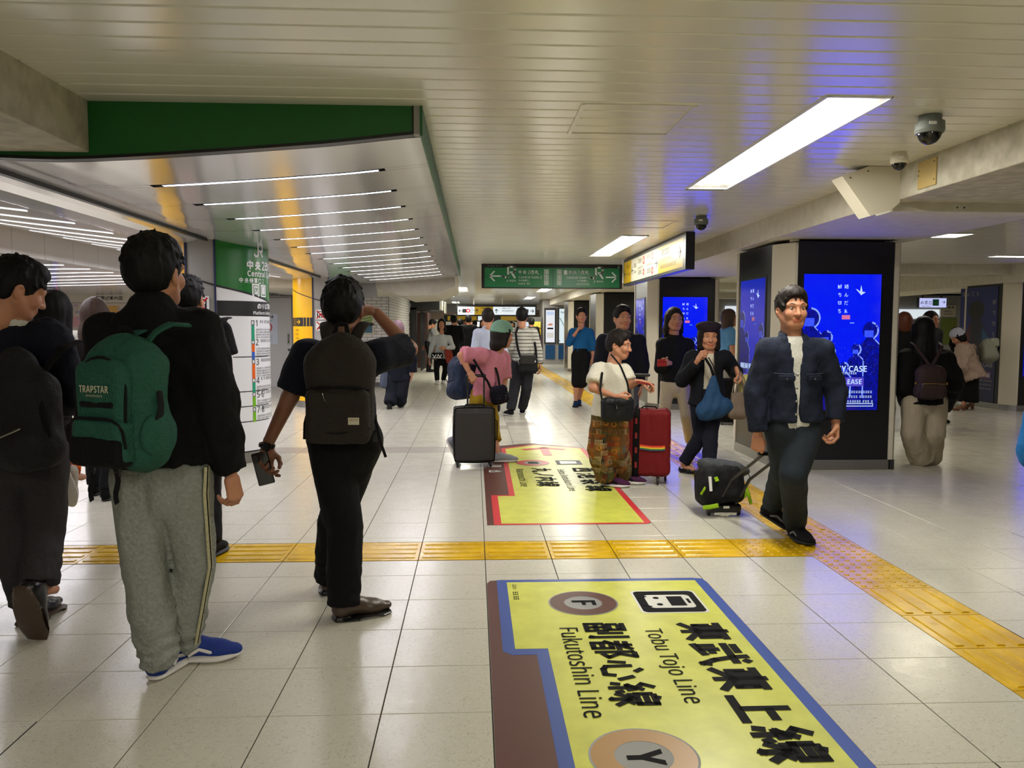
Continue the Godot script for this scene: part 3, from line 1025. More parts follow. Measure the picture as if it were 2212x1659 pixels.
# ------------------------------------------------------------------ far end of the hall
func build_far_end() -> void:
	# white soffit hanging past the canopy
	var s := base("ceiling_duct", Vector3.ZERO, "white faceted ceiling duct past the end of the gate canopy", "duct")
	var a := Acc.new()
	a.prism(PackedVector2Array([Vector2(-4.3, CEIL), Vector2(-0.36, CEIL), Vector2(-0.36, 2.16), Vector2(-0.72, 2.0), Vector2(-1.35, 1.97), Vector2(-1.75, 2.1), Vector2(-4.3, 2.12)]), Vector3(0, 0, -18.5), Vector3(1, 0, 0), Vector3(0, 1, 0), 3.6)
	put(a.mesh(), M.soffit, "duct_body", s)
	block("grey_cover", Vector3(-2.6, 1.93, -15.1), Vector3(-1.82, 2.24, -14.82), M.grey_panel, s, 0.01)
	# dark shop front on the left
	var sh := base("shop_front", Vector3.ZERO, "black shop front with a lit side sign on the left of the hall", "shop")
	block("fascia", Vector3(-1.95, 1.93, -27.0), Vector3(-1.08, CEIL, -24.7), M.shop_dark, sh)
	block("door_post", Vector3(-1.98, 0, -24.95), Vector3(-1.78, 2.0, -24.7), M.shop_dark, sh)
	block("lit_side_sign", Vector3(-1.08, 1.95, -26.9), Vector3(-1.04, 2.4, -25.0), M.box_cream, sh)
	block("second_lit_sign", Vector3(-1.06, 1.9, -29.6), Vector3(-1.02, 2.3, -28.2), M.box_cream, sh)
	block("shop_wall", Vector3(-4.0, 0, -30.0), Vector3(-2.4, CEIL, -25.0), M.grey_dark, sh)
	block("shop_shelving", Vector3(-2.3, 0, -30.0), Vector3(-1.6, 1.9, -27.4), mat("shop_wood", Color(0.30, 0.20, 0.16), 0.5), sh)
	for k in 5:
		block("rack_post", Vector3(-1.72, 0, -25.6 - 0.4 * k), Vector3(-1.68, 1.9, -25.55 - 0.4 * k), M.steel_dark, sh)
	# wall with framed light boxes on blue dado, right of the hall
	var bl := base("lightbox_wall", Vector3.ZERO, "grey framed wall of lit posters over blue panels on the right of the hall", "wall")
	block("wall_body", Vector3(2.62, 0, -32), Vector3(6.5, CEIL, -30.1), M.grey_panel, bl)
	for p in [[2.70, 3.06], [3.2, 3.78], [3.95, 4.5]]:
		block("blue_dado", Vector3(p[0], 0.2, -30.1), Vector3(p[1], 0.74, -30.06), M.blue_panel, bl)
		block("frame", Vector3(p[0] - 0.05, 0.78, -30.1), Vector3(p[1] + 0.05, 2.14, -30.07), M.steel_dark, bl)
	var imA := paint_image(48, 128, func(im: Image):
		im.fill(Color(0.93, 0.94, 0.96))
		im.fill_rect(Rect2i(4, 6, 40, 14), Color(0.78, 0.84, 0.95))
		for k in 12:
			im.fill_rect(Rect2i(10 + k, 58 - k / 2, 26 - k, 3), Color(0.82, 0.55, 0.45))
		im.fill_rect(Rect2i(8, 70, 32, 6), Color(0.12, 0.10, 0.10))
		im.fill_rect(Rect2i(6, 90, 36, 20), Color(0.85, 0.83, 0.8)))
	put(flat_panel(0.34, 1.22), glow_image("lit_poster_food", imA, 0.95), "lit_poster", bl, Vector3(2.88, 1.45, -30.055))
	var imB := paint_image(64, 128, func(im: Image):
		im.fill(Color(0.88, 0.94, 0.95))
		for k in 150:
			im.fill_rect(Rect2i((k * 37) % 60, 34 + (k * 53) % 86, 3, 3), [Color(0.35, 0.55, 0.75), Color(0.75, 0.6, 0.4), Color(0.4, 0.65, 0.5), Color(0.85, 0.9, 0.95)][k % 4]))
	put(flat_panel(0.54, 1.3), glow_image("lit_poster_city", imB, 0.95), "lit_poster", bl, Vector3(3.49, 1.46, -30.055))
	put(flat_panel(0.5, 1.3), glow_image("lit_poster_city_b", imB, 0.9), "lit_poster", bl, Vector3(4.22, 1.46, -30.055))
	text_on(bl, "Sunshine", Vector3(3.49, 1.98, -30.05), Basis.IDENTITY, 0.10, mat("poster_blue", Color(0.1, 0.35, 0.6), 0.5), font_b)
	text_on(bl, "City", Vector3(3.49, 1.86, -30.05), Basis.IDENTITY, 0.10, M.poster_blue, font_b)
	# shop windows at the very end
	var en := base("end_shop", Vector3.ZERO, "row of lit shop windows closing the far end of the hall", "shop")
	for k in 6:
		block("lit_window", Vector3(-2.2 + 1.1 * k, 0.9, -37.98), Vector3(-1.25 + 1.1 * k, 1.75, -37.94), [M.box_cream, M.box_white, M.far_glow][k % 3], en)
	block("counter", Vector3(-2.4, 0, -37.98), Vector3(4.6, 0.85, -37.6), mat("counter_wood", Color(0.5, 0.38, 0.3), 0.5), en)
	block("header", Vector3(-2.4, 1.8, -37.98), Vector3(4.6, 2.1, -37.8), mat("header_beige", Color(0.6, 0.5, 0.42), 0.5), en)
	# colourful vending display beside the light boxes
	var vd := base("display_rack", Vector3(2.35, 0, -30.6), "rack of coloured goods standing before the lit posters", "display rack")
	put(box_mesh(Vector3(0.24, 0.9, 0.2), 0.01), M.grey_dark, "cabinet", vd, Vector3(0, 0.9, 0))
	for k in 5:
		put(box_mesh(Vector3(0.2, 0.12, 0.05), 0.02), mat("goods_%d" % k, [Color(0.8, 0.75, 0.3), Color(0.85, 0.7, 0.1), Color(0.7, 0.35, 0.6), Color(0.6, 0.2, 0.25), Color(0.75, 0.8, 0.85)][k], 0.4), "goods", vd, Vector3(0, 1.5 - 0.27 * k, 0.21))
	# ticket office on the far right
	var tk := base("ticket_office", Vector3.ZERO, "ticket office with bright white sign band behind the right-hand pillars", "ticket office")
	block("wall_body", Vector3(4.6, 0, -25.6), Vector3(19.0, CEIL, -25.1), M.grey_panel, tk)
	block("lit_sign_band", Vector3(12.9, 1.72, -25.1), Vector3(15.0, 2.02, -25.02), M.box_white, tk)
	block("notice_panel", Vector3(15.05, 1.78, -25.1), Vector3(15.55, 2.16, -25.04), M.post_white, tk)
	block("window_opening", Vector3(13.0, 0.9, -25.1), Vector3(15.0, 1.68, -25.06), M.grey_dark, tk)
	block("lit_window", Vector3(13.2, 1.0, -25.06), Vector3(14.4, 1.6, -25.04), M.box_cream, tk)
	block("poster", Vector3(15.1, 0.9, -25.1), Vector3(15.6, 1.74, -25.04), mat("poster_leaf", Color(0.45, 0.50, 0.22), 0.5), tk)
	block("lit_poster", Vector3(15.9, 1.3, -25.1), Vector3(16.5, 2.1, -25.04), M.box_white, tk)
	block("dado", Vector3(12.0, 0.1, -25.1), Vector3(18.0, 0.6, -25.05), M.blue_panel, tk)
	block("lit_shop_sign", Vector3(8.0, 1.7, -25.1), Vector3(9.2, 2.1, -25.02), M.box_white, tk)
	block("lit_shop_window", Vector3(7.4, 0.7, -25.1), Vector3(9.6, 1.6, -25.04), M.box_cream, tk)
	var pn := Acc.new()
	for k in 3:
		kanji(pn, ["券", "売", "機"][k], Vector3(15.16 + 0.12 * k, 2.04, -25.03), Vector3(1, 0, 0), Vector3(0, 1, 0), 0.09, 0.12)
	fine_print(pn, Vector3(15.17, 1.93, -25.03), Vector3(1, 0, 0), Vector3(0, 1, 0), 0.3, 0.05, 3)
	fine_print(pn, Vector3(15.17, 1.84, -25.03), Vector3(1, 0, 0), Vector3(0, 1, 0), 0.3, 0.05, 4)
	put(pn.mesh(), M.ink, "print", tk)
	# hanging lit sign before the ticket office
	var hs := base("office_sign", Vector3(14.25, 2.2, -24.2), "lit lilac hanging sign with an arrow before the ticket office", "sign")
	put(box_mesh(Vector3(0.45, 0.16, 0.06), 0.006), M.steel_dark, "casing", hs)
	put(box_mesh(Vector3(0.43, 0.145, 0.004)), glow("lilac_box", Color(0.78, 0.80, 1.0), 0.85), "lit_face", hs, Vector3(0, 0, 0.06))
	var ar := Acc.new()
	arrow_glyph(ar, Vector3(0.29, -0.03, 0.066), Vector3(1, 0, 0), Vector3(0, 1, 0), 0.1)
	kanji(ar, "の", Vector3(-0.40, -0.05, 0.066), Vector3(1, 0, 0), Vector3(0, 1, 0), 0.11, 0.12)
	kanji(ar, "窓", Vector3(-0.27, -0.05, 0.066), Vector3(1, 0, 0), Vector3(0, 1, 0), 0.11, 0.12)
	kanji(ar, "口", Vector3(-0.14, -0.05, 0.066), Vector3(1, 0, 0), Vector3(0, 1, 0), 0.11, 0.12)
	put(ar.mesh(), M.ink_soft, "print", hs)
	text_on(hs, "Ticket Office", Vector3(-0.22, -0.11, 0.066), Basis.IDENTITY, 0.05, M.ink_soft, font_r)
	put(box_mesh(Vector3(0.1, 0.1, 0.002), 0.0), mat("office_green", Color(0.2, 0.5, 0.35), 0.4), "emblem", hs, Vector3(0.09, 0.01, 0.066))
	put(box_mesh(Vector3(0.02, 0.065, 0.02)), M.steel_dark, "hanger", hs, Vector3(-0.3, 0.215, 0))
	put(box_mesh(Vector3(0.02, 0.065, 0.02)), M.steel_dark, "hanger", hs, Vector3(0.3, 0.215, 0))

# ------------------------------------------------------------------ lettering
# stroke tables: four digits per point (xx yy, y down), strokes parted by ;
const KANJI := {
	"中": "1828 8228 8262 1862 1828;5005 5097", "央": "2525 7525 7555;2525 2555;5005 5055;1055 9055;5055 4078 1295;5055 6278 8895",
	"改": "0815 4215 4245 1045 1080 2088 4678;6205 5030;5525 9525;5235 6865 9595;8028 7068 4897", "札": "0828 5028;2905 2997;2930 0570;3035 5058;6208 6285 7092 9092 9475",
	"検": "0828 4228;2505 2597;2530 0568;2838 4255;6805 4530;6805 9630;5535 8535;5045 8845 8862 5062 5045;6845 6870 4597;6870 9597",
	"票": "0810 9210;2022 8022 8045 2045 2022;4010 4045;6010 6045;2556 7556;0868 9268;5068 5095 4292;3075 1590;7075 8590", "口": "1818 8218 8290 1890 1818",
	"東": "0818 9218;2032 8032 8062 2062 2032;2047 8047;5004 5097;4862 0892;5262 9292", "武": "1018 5018;0535 9535;6505 6835 7870 9295 9580;8008 9020;3248 3288;3265 5265;1552 1588;0592 5880",
	"上": "5008 5088;5042 8842;0590 9590", "線": "2505 1028 3045 1060;3528 1558 4055;2558 2597;1070 0590;3868 4585;5215 9215 9248 5248 5215;5231 9231;7003 6515;7248 7297 6592;4860 6660 4888;9255 7670;7260 9792",
	"副": "0510 5210;1220 4520 4542 1242 1220;0852 5052 5095 0895 0852;0873 5073;2952 2995;6515 6575;8805 8892 7888", "都": "0822 4822;2808 2840;0540 5540;5210 0570;1555 4555 4595 1595 1555;1575 4575;6510 6597;6512 9012 7545 9270 7282",
	"心": "1540 0878;3030 3285 4592 7092 7570;4512 6030;8035 9570", "丸": "1035 7035 7285 8092 9592 9575;4005 3860 1095;2555 5075", "ノ": "8010 6060 1595", "内": "1297 1228 8828 8890 7892;5005 5030 4055 2075;5045 7272",
	"西": "0812 9212;1532 8532 8592 1592 1532;4012 3852 2570;6212 6265 8265", "池": "1510 2520;0838 1848;0895 2862;3545 9530 9062 8262;5215 5285 6092 9592 9775;7205 7270",
	"袋": "3005 1535;2525 2545;4022 9015;6005 6840 9045;7508 8515;0858 9258;5048 5058 1585;3572 3595 5585;5565 9297;8068 6580", "日": "2210 7810 7892 2292 2210;2250 7850",
	"本": "0830 9230;5005 5097;5030 0880;5030 9280;3272 6872", "の": "5220 4575 2085 1060 3028 6020 8840 8870 6590", "り": "2515 2260 3550;7012 7255 4595", "ば": "1512 1295;3535 7235;5515 5580 4090 3578 5575 7588;8010 8522;9208 9720",
	"禁": "0820 4520;2705 2745;2722 0840;2722 4538;5520 9520;7505 7545;7522 5540;7522 9540;2055 8055;0868 9268;5068 5097;3075 1592;7075 8592", "煙": "2505 2555 0595;2555 4285;1025 1545;4225 3545;5012 9512;5525 9225 9245 5545 5525;6512 6545;8012 8045;5060 9560;7248 7292;4592 9792",
	"駅": "1010 1065;1010 4510;1025 4325;1040 4340;2710 2765;1065 4565 4595;5512 9212 9245 5545;5512 5560 4597;7045 9597", "周": "1210 1270 0597;1210 8810 8892;3025 7025;5015 5042;2542 7542;3258 6858 6882 3282 3258",
	"辺": "4015 9015 8860 7858;6015 5550 4065;1015 2025;0540 2040 2075 0592;2078 4092 9792", "案": "5003 5012;1025 1014 9014 9025;1035 9035;4015 3045 7055;6535 3055;0862 9262;5055 5097;5062 1092;5062 9092",
	"図": "1010 9010 9092 1092 1010;3025 3540;5522 5838;7520 3080;3045 7578", "券": "3008 3520;7008 6520;1528 8528;0842 9242;5005 4045 0870;6042 9270;3062 7062 6592 5590;4862 2595",
	"売": "1018 9018;5005 5035;2035 8035;1060 1048 9048 9060;3860 3575 1095;6060 6088 9290 9475", "機": "0828 3528;2205 2297;2230 0565;2535 3550;5010 4228 5235;4055 9755;6505 7060 9595;8010 7228 8535;8560 6085",
	"窓": "5003 5010;1022 1012 9012 9022;4018 2535;6018 7535;4535 3050 7050;6040 7858;2065 1088;3565 3890 6892 7075;5060 5572;8065 9285", "絡": "2505 1028 3045 1060;3528 1558 4055;2558 2597;1070 0590;3868 4585;6505 4840;6015 9015 5555;6525 9860;5562 8862 8895 5595 5562",
	"断": "0810 0892 5292;2830 2885;1048 4848;1230 1842;4530 3842;2850 1275;2850 4578;9008 6220 6060 5297;6238 9738;8038 8097", "ん": "5008 1095;3555 5045 5088 7092 9060", "だ": "1022 6022;4005 1595;5545 8545;5080 6592 9090;7808 8320;9005 9518",
	"糸": "5005 2530 5545 2065;7525 3062 7865;5062 5097;3072 1592;7072 8892", "切": "0538 4830;2508 2578 4070;4818 9218 8885 7590;6818 6560 4597", "る": "2015 7515 3055 6045 8565 7590 4592 4578", "ち": "1528 8528;4505 3060 6048 8565 7590 4595",
	"出": "5005 5092;2220 2245 7845 7820;1255 1292 8892 8855", "方": "5005 5020;0822 9222;4222 4050 1595;4045 7845 7490 6092", "面": "0808 9208;5008 4525;1525 8525 8595 1595 1525;3825 3895;6225 6295;3848 6248;3870 6270",
	"JR": "4306 4372 3687 1287 0478 0470;5606 8606 9614 9638 8848 5648;7050 9892",
	"中国": "1010 9010",
}

# strokes: rows of x, y, x, y ... drawn as bands of the given width in the plane (o, ux, uy)
func strokes(a: Acc, rows: Array, o: Vector3, ux: Vector3, uy: Vector3, size: float, width: float) -> void:
	for r in rows:
		for k in range(0, r.size() - 2, 2):
			var p := Vector2(r[k], r[k + 1]) * size
			var q := Vector2(r[k + 2], r[k + 3]) * size
			var d := (q - p).normalized()
			var e := d * width * 0.42
			var s := Vector2(-d.y, d.x) * width * 0.5
			if k > 0:
				p -= e
			if k + 4 < r.size():
				q += e
			a.quad(o + ux * (p - s).x + uy * (p - s).y, o + ux * (p + s).x + uy * (p + s).y, o + ux * (q + s).x + uy * (q + s).y, o + ux * (q - s).x + uy * (q - s).y)

func glyph_rows(ch: String) -> Array:
	var rows := []
	for st in KANJI[ch].split(";"):
		var r := []
		for pt in st.split(" "):
			r.append(int(pt.substr(0, 2)) / 100.0)
			r.append(1.0 - int(pt.substr(2, 2)) / 100.0)
		rows.append(r)
	return rows

# one character with its lower left corner at o
func kanji(a: Acc, ch: String, o: Vector3, ux: Vector3, uy: Vector3, size: float, weight := 0.11) -> void:
	strokes(a, glyph_rows(ch), o, ux, uy, size, size * weight)

func kanji_row(a: Acc, s: String, o: Vector3, ux: Vector3, uy: Vector3, size: float, weight := 0.11, pitch := 1.06) -> void:
	for k in s.length():
		kanji(a, s[k], o + ux * size * pitch * k, ux, uy, size, weight)

func arrow_glyph(a: Acc, o: Vector3, ux: Vector3, uy: Vector3, size: float, w := 0.14) -> void: # points along +ux
	strokes(a, [[0.0, 0.5, 0.92, 0.5], [0.52, 0.92, 0.95, 0.5, 0.52, 0.08]], o, ux, uy, size, size * w)

func ring_flat(a: Acc, o: Vector3, ux: Vector3, uy: Vector3, r0: float, r1: float, seg := 32) -> void:
	for k in seg:
		var p := Vector2.from_angle(TAU * k / seg)
		var q := Vector2.from_angle(TAU * (k + 1) / seg)
		a.quad(o + (ux * p.x + uy * p.y) * r0, o + (ux * q.x + uy * q.y) * r0, o + (ux * q.x + uy * q.y) * r1, o + (ux * p.x + uy * p.y) * r1)

func fine_print(a: Acc, o: Vector3, ux: Vector3, uy: Vector3, w: float, h: float, sd: int) -> void:
	var r := RandomNumberGenerator.new()
	r.seed = 900 + sd
	var x := 0.0
	while x + h * 0.8 < w:
		for k in 3:
			var y := (0.1 + 0.38 * k) * h
			a.quad(o + ux * x + uy * y, o + ux * (x + h * r.randf_range(0.5, 0.8)) + uy * y, o + ux * (x + h * 0.7) + uy * (y + h * 0.13), o + ux * x + uy * (y + h * 0.13))
		var vx := x + h * r.randf_range(0.1, 0.6)
		a.quad(o + ux * vx, o + ux * (vx + h * 0.12), o + ux * (vx + h * 0.12) + uy * h, o + ux * vx + uy * h)
		x += h * (1.0 if r.randf() < 0.85 else 1.5)

func text_mesh(s: String, size: float, font: Font, depth := 0.0) -> TextMesh:
	var t := TextMesh.new()
	t.text = s
	t.font = font
	t.font_size = 48
	t.pixel_size = size / 48.0
	t.depth = depth
	t.curve_step = 1.0
	return t

func text_on(parent: Node, s: String, at: Vector3, b: Basis, size: float, m: Material, font: Font, left := false, called := "lettering", stretch := 1.0) -> MeshInstance3D:
	var t := text_mesh(s, size, font)
	if left:
		t.horizontal_alignment = HORIZONTAL_ALIGNMENT_LEFT
	var o := put(t, m, called, parent, at)
	o.basis = b * Basis.from_scale(Vector3(stretch, 1, 1))
	return o

func paint_image(w: int, h: int, f: Callable) -> ImageTexture:
	var im := Image.create(w, h, false, Image.FORMAT_RGB8)
	f.call(im)
	return ImageTexture.create_from_image(im)

func image_mat(called: String, t: Texture2D) -> StandardMaterial3D:
	var m := mat(called, Color.WHITE, 0.4)
	m.albedo_texture = t
	return m

func glow_image(called: String, t: Texture2D, e: float) -> StandardMaterial3D:
	var m := mat(called, Color(0.05, 0.05, 0.05), 0.15)
	m.emission_enabled = true
	m.emission = Color.WHITE
	m.emission_operator = BaseMaterial3D.EMISSION_OP_MULTIPLY
	m.emission_texture = t
	m.emission_energy_multiplier = e
	return m

func flat_panel(w: float, h: float) -> Mesh: # faces +z
	var a := Acc.new()
	a.quad(Vector3(-w / 2, h / 2, 0), Vector3(w / 2, h / 2, 0), Vector3(w / 2, -h / 2, 0), Vector3(-w / 2, -h / 2, 0))
	return a.mesh()

# ------------------------------------------------------------------ floor signs
func build_floor_signs() -> void:
	var ux := Vector3(0, 0, 1)   # reading direction of the stickers
	var uy := Vector3(1, 0, 0)
	# plan outline helper: [x, z] pairs laid flat at height y
	var sheet := func(parent: Node, called: String, m: Material, pts: PackedVector2Array, y: float) -> void:
		var a := Acc.new()
		a.prism(pts, Vector3(0, y, 0), Vector3(1, 0, 0), Vector3(0, 0, 1), 0.0004)
		put(a.mesh(), m, called, parent)
	var rows := func(parent: Node, s: String, x: float, z: float, size: float, wgt: float, step: float) -> void:
		for k in s.length():
			var ka := Acc.new()
			kanji(ka, s[k], Vector3(x, 0.0042, z + step * k), ux, uy, size, wgt)
			put(ka.mesh(), M.st_ink, "character", parent)
	# nearer sticker: blue border
	var t := base("floor_sticker", Vector3.ZERO, "large yellow floor sign with a blue border in the foreground", "floor sign")
	sheet.call(t, "backing", M.st_brown, PackedVector2Array([Vector2(0.068, -4.22), Vector2(0.085, -4.262), Vector2(0.14, -4.276), Vector2(1.21, -4.276), Vector2(1.262, -4.26), Vector2(1.272, -4.20), Vector2(1.272, -0.6), Vector2(0.068, -0.6)]), 0.0006)
	sheet.call(t, "blue_border", M.st_blue, PackedVector2Array([Vector2(0.122, -4.272), Vector2(1.21, -4.272), Vector2(1.262, -4.255), Vector2(1.27, -4.2), Vector2(1.27, -0.6), Vector2(0.266, -0.6), Vector2(0.266, -3.27), Vector2(0.16, -3.27), Vector2(0.122, -3.31)]), 0.0012)
	sheet.call(t, "yellow_field", M.st_yellow, PackedVector2Array([Vector2(0.176, -4.23), Vector2(1.213, -4.23), Vector2(1.213, -0.64), Vector2(0.318, -0.64), Vector2(0.318, -3.332), Vector2(0.176, -3.332)]), 0.0018)
	var a := Acc.new()
	ring_flat(a, Vector3(0.548, 0.003, -3.892), ux, uy, 0.0, 0.176, 40)
	put(a.mesh(), M.st_white, "roundel_edge", t)
	a = Acc.new()
	ring_flat(a, Vector3(0.548, 0.0034, -3.892), ux, uy, 0.096, 0.168, 40)
	put(a.mesh(), M.st_brown, "roundel_brown", t)
	a = Acc.new()
	ring_flat(a, Vector3(0.548, 0.003, -2.452), ux, uy, 0.0, 0.180, 40)
	put(a.mesh(), M.st_white, "roundel_edge", t)
	a = Acc.new()
	ring_flat(a, Vector3(0.548, 0.0034, -2.452), ux, uy, 0.096, 0.172, 40)
	put(a.mesh(), M.st_tan, "roundel_tan", t)
	var fb := Basis(ux, uy, Vector3.UP)
	text_on(t, "F", Vector3(0.548, 0.0042, -3.893), fb, 0.165, M.st_ink, font_b)
	text_on(t, "Y", Vector3(0.548, 0.0042, -2.445), fb, 0.165, M.st_ink, font_b)
	text_on(t, "Fukutoshin Line", Vector3(0.432, 0.0042, -3.14), fb, 0.118, M.st_ink, font_r, false, "lettering", 1.03)
	text_on(t, "Tobu Tojo Line", Vector3(0.818, 0.0042, -3.17), fb, 0.108, M.st_ink, font_r, false, "lettering", 1.03)
	text_on(t, "2024.1", Vector3(0.214, 0.0042, -4.15), fb, 0.028, M.st_ink, font_r)
	a = Acc.new()
	rows.call(t, "東武東上線", 0.935, -3.612, 0.235, 0.15, 0.246)
	rows.call(t, "副都心線", 0.508, -3.618, 0.198, 0.13, 0.209)
	fine_print(a, Vector3(0.2, 0.0042, -4.07), ux, uy, 0.14, 0.028, 2)
	put(a.mesh(), M.st_ink, "lettering", t)
	# railway-carriage pictogram on dark square with white edge
	a = Acc.new()
	var rr := func(cx: float, cz: float, hx: float, hz: float, y: float) -> PackedVector2Array:
		var p := PackedVector2Array()
		for k in 16:
			var an := TAU * (k + 0.5) / 16
			p.append(Vector2(cx + signf(cos(an)) * (hx - 0.03) + cos(an) * 0.03, cz + signf(sin(an)) * (hz - 0.03) + sin(an) * 0.03))
		return p
	sheet.call(t, "pictogram_edge", M.st_white, rr.call(0.985, -3.897, 0.17, 0.165, 0.0), 0.0028)
	sheet.call(t, "pictogram_ground", M.st_ink, rr.call(0.985, -3.897, 0.158, 0.153, 0.0), 0.0032)
	sheet.call(t, "pictogram_train", M.st_white, rr.call(0.99, -3.897, 0.118, 0.095, 0.0), 0.0036)
	a = Acc.new()
	a.quad(Vector3(0.985, 0.0045, -3.965), Vector3(1.065, 0.0045, -3.965), Vector3(1.065, 0.0045, -3.83), Vector3(0.985, 0.0045, -3.83))
	a.quad(Vector3(1.08, 0.0045, -3.93), Vector3(1.095, 0.0045, -3.93), Vector3(1.095, 0.0045, -3.865), Vector3(1.08, 0.0045, -3.865))
	for z in [-3.945, -3.85]:
		ring_flat(a, Vector3(0.93, 0.0045, z), ux, uy, 0.0, 0.016, 14)
	strokes(a, [[0, 0, 0.03, -0.05], [0.15, 0, 0.12, -0.05]], Vector3(0.885, 0.0045, -3.97), ux, uy, 1.0, 0.014)
	put(a.mesh(), M.st_ink, "pictogram_detail", t)

	# farther sticker: red border, pointed end
	var s := base("floor_sticker", Vector3.ZERO, "yellow arrow floor sign with a red border beyond the tactile strip", "floor sign")
	sheet.call(s, "backing", M.st_brown, PackedVector2Array([Vector2(0.09, -5.49), Vector2(0.09, -9.05), Vector2(0.2, -9.18), Vector2(0.66, -9.46), Vector2(1.19, -9.14), Vector2(1.265, -9.02), Vector2(1.265, -5.53), Vector2(1.23, -5.49)]), 0.0006)
	sheet.call(s, "red_border", M.st_red, PackedVector2Array([Vector2(0.139, -5.495), Vector2(0.139, -6.49), Vector2(0.288, -6.49), Vector2(0.308, -9.045), Vector2(0.70, -9.33), Vector2(1.22, -9.06), Vector2(1.263, -9.0), Vector2(1.263, -5.54), Vector2(1.228, -5.495)]), 0.0012)
	sheet.call(s, "yellow_field", M.st_yellow, PackedVector2Array([Vector2(0.192, -5.532), Vector2(0.192, -6.45), Vector2(0.335, -6.45), Vector2(0.355, -9.0), Vector2(0.72, -9.29), Vector2(1.213, -9.02), Vector2(1.213, -5.532)]), 0.0018)
	a = Acc.new()
	ring_flat(a, Vector3(0.6, 0.003, -8.052), ux, uy, 0.0, 0.174, 36)
	put(a.mesh(), M.st_white, "roundel_edge", s)
	a = Acc.new()
	ring_flat(a, Vector3(0.6, 0.0034, -8.052), ux, uy, 0.094, 0.168, 36)
	var bars := Acc.new()
	strokes(bars, [[-8.92, 0.55, -9.06, 0.80, -8.92, 1.03], [-9.04, 0.80, -8.52, 0.80]], Vector3(0, 0.0036, 0), ux, uy, 1.0, 0.1)
	put(a.mesh(), M.st_red, "roundel_red", s)
	put(bars.mesh(), M.st_red, "arrow", s)
	text_on(s, "M", Vector3(0.6, 0.0042, -8.05), fb, 0.15, M.st_ink, font_b)
	text_on(s, "Marunouchi Line", Vector3(0.442, 0.0042, -7.265), fb, 0.105, M.st_ink, font_r, false, "lettering", 1.1)
	text_on(s, "Seibu Ikebukuro Line", Vector3(0.842, 0.0042, -7.15), fb, 0.095, M.st_ink, font_r, false, "lettering", 1.16)
	rows.call(s, "丸ノ内線", 0.553, -7.745, 0.21, 0.13, 0.232)
	rows.call(s, "西池袋線", 0.96, -7.75, 0.23, 0.14, 0.30)
	a = Acc.new()
	a.quad(Vector3(0.84, 0.0034, -8.186), Vector3(1.1, 0.0034, -8.186), Vector3(1.1, 0.0034, -7.93), Vector3(0.84, 0.0034, -7.93))
	put(a.mesh(), M.ink_soft, "pictogram_ground", s)
	a = Acc.new()
	a.quad(Vector3(0.88, 0.0042, -8.14), Vector3(1.05, 0.0042, -8.12), Vector3(1.05, 0.0042, -7.99), Vector3(0.88, 0.0042, -7.97))
	put(a.mesh(), M.st_white, "pictogram_train", s)
	a = Acc.new()
	for k in 3:
		kanji(a, ["方", "面", "出"][k], Vector3(0.14, 0.0042, -8.2 + 0.28 * k), ux, uy, 0.13, 0.14)
	put(a.mesh(), M.st_white, "white_lettering", s)

# ------------------------------------------------------------------ columns with platform list
func build_columns() -> void:
	column(Vector3(-2.68, 0, -8.46), 0.276, -0.274, "near green and white round column listing platforms one to eight", true)
	column(Vector3(-2.66, 0, -14.2), 0.36, -0.16, "second round column with a yellow side, farther behind the man with the brown backpack", false)

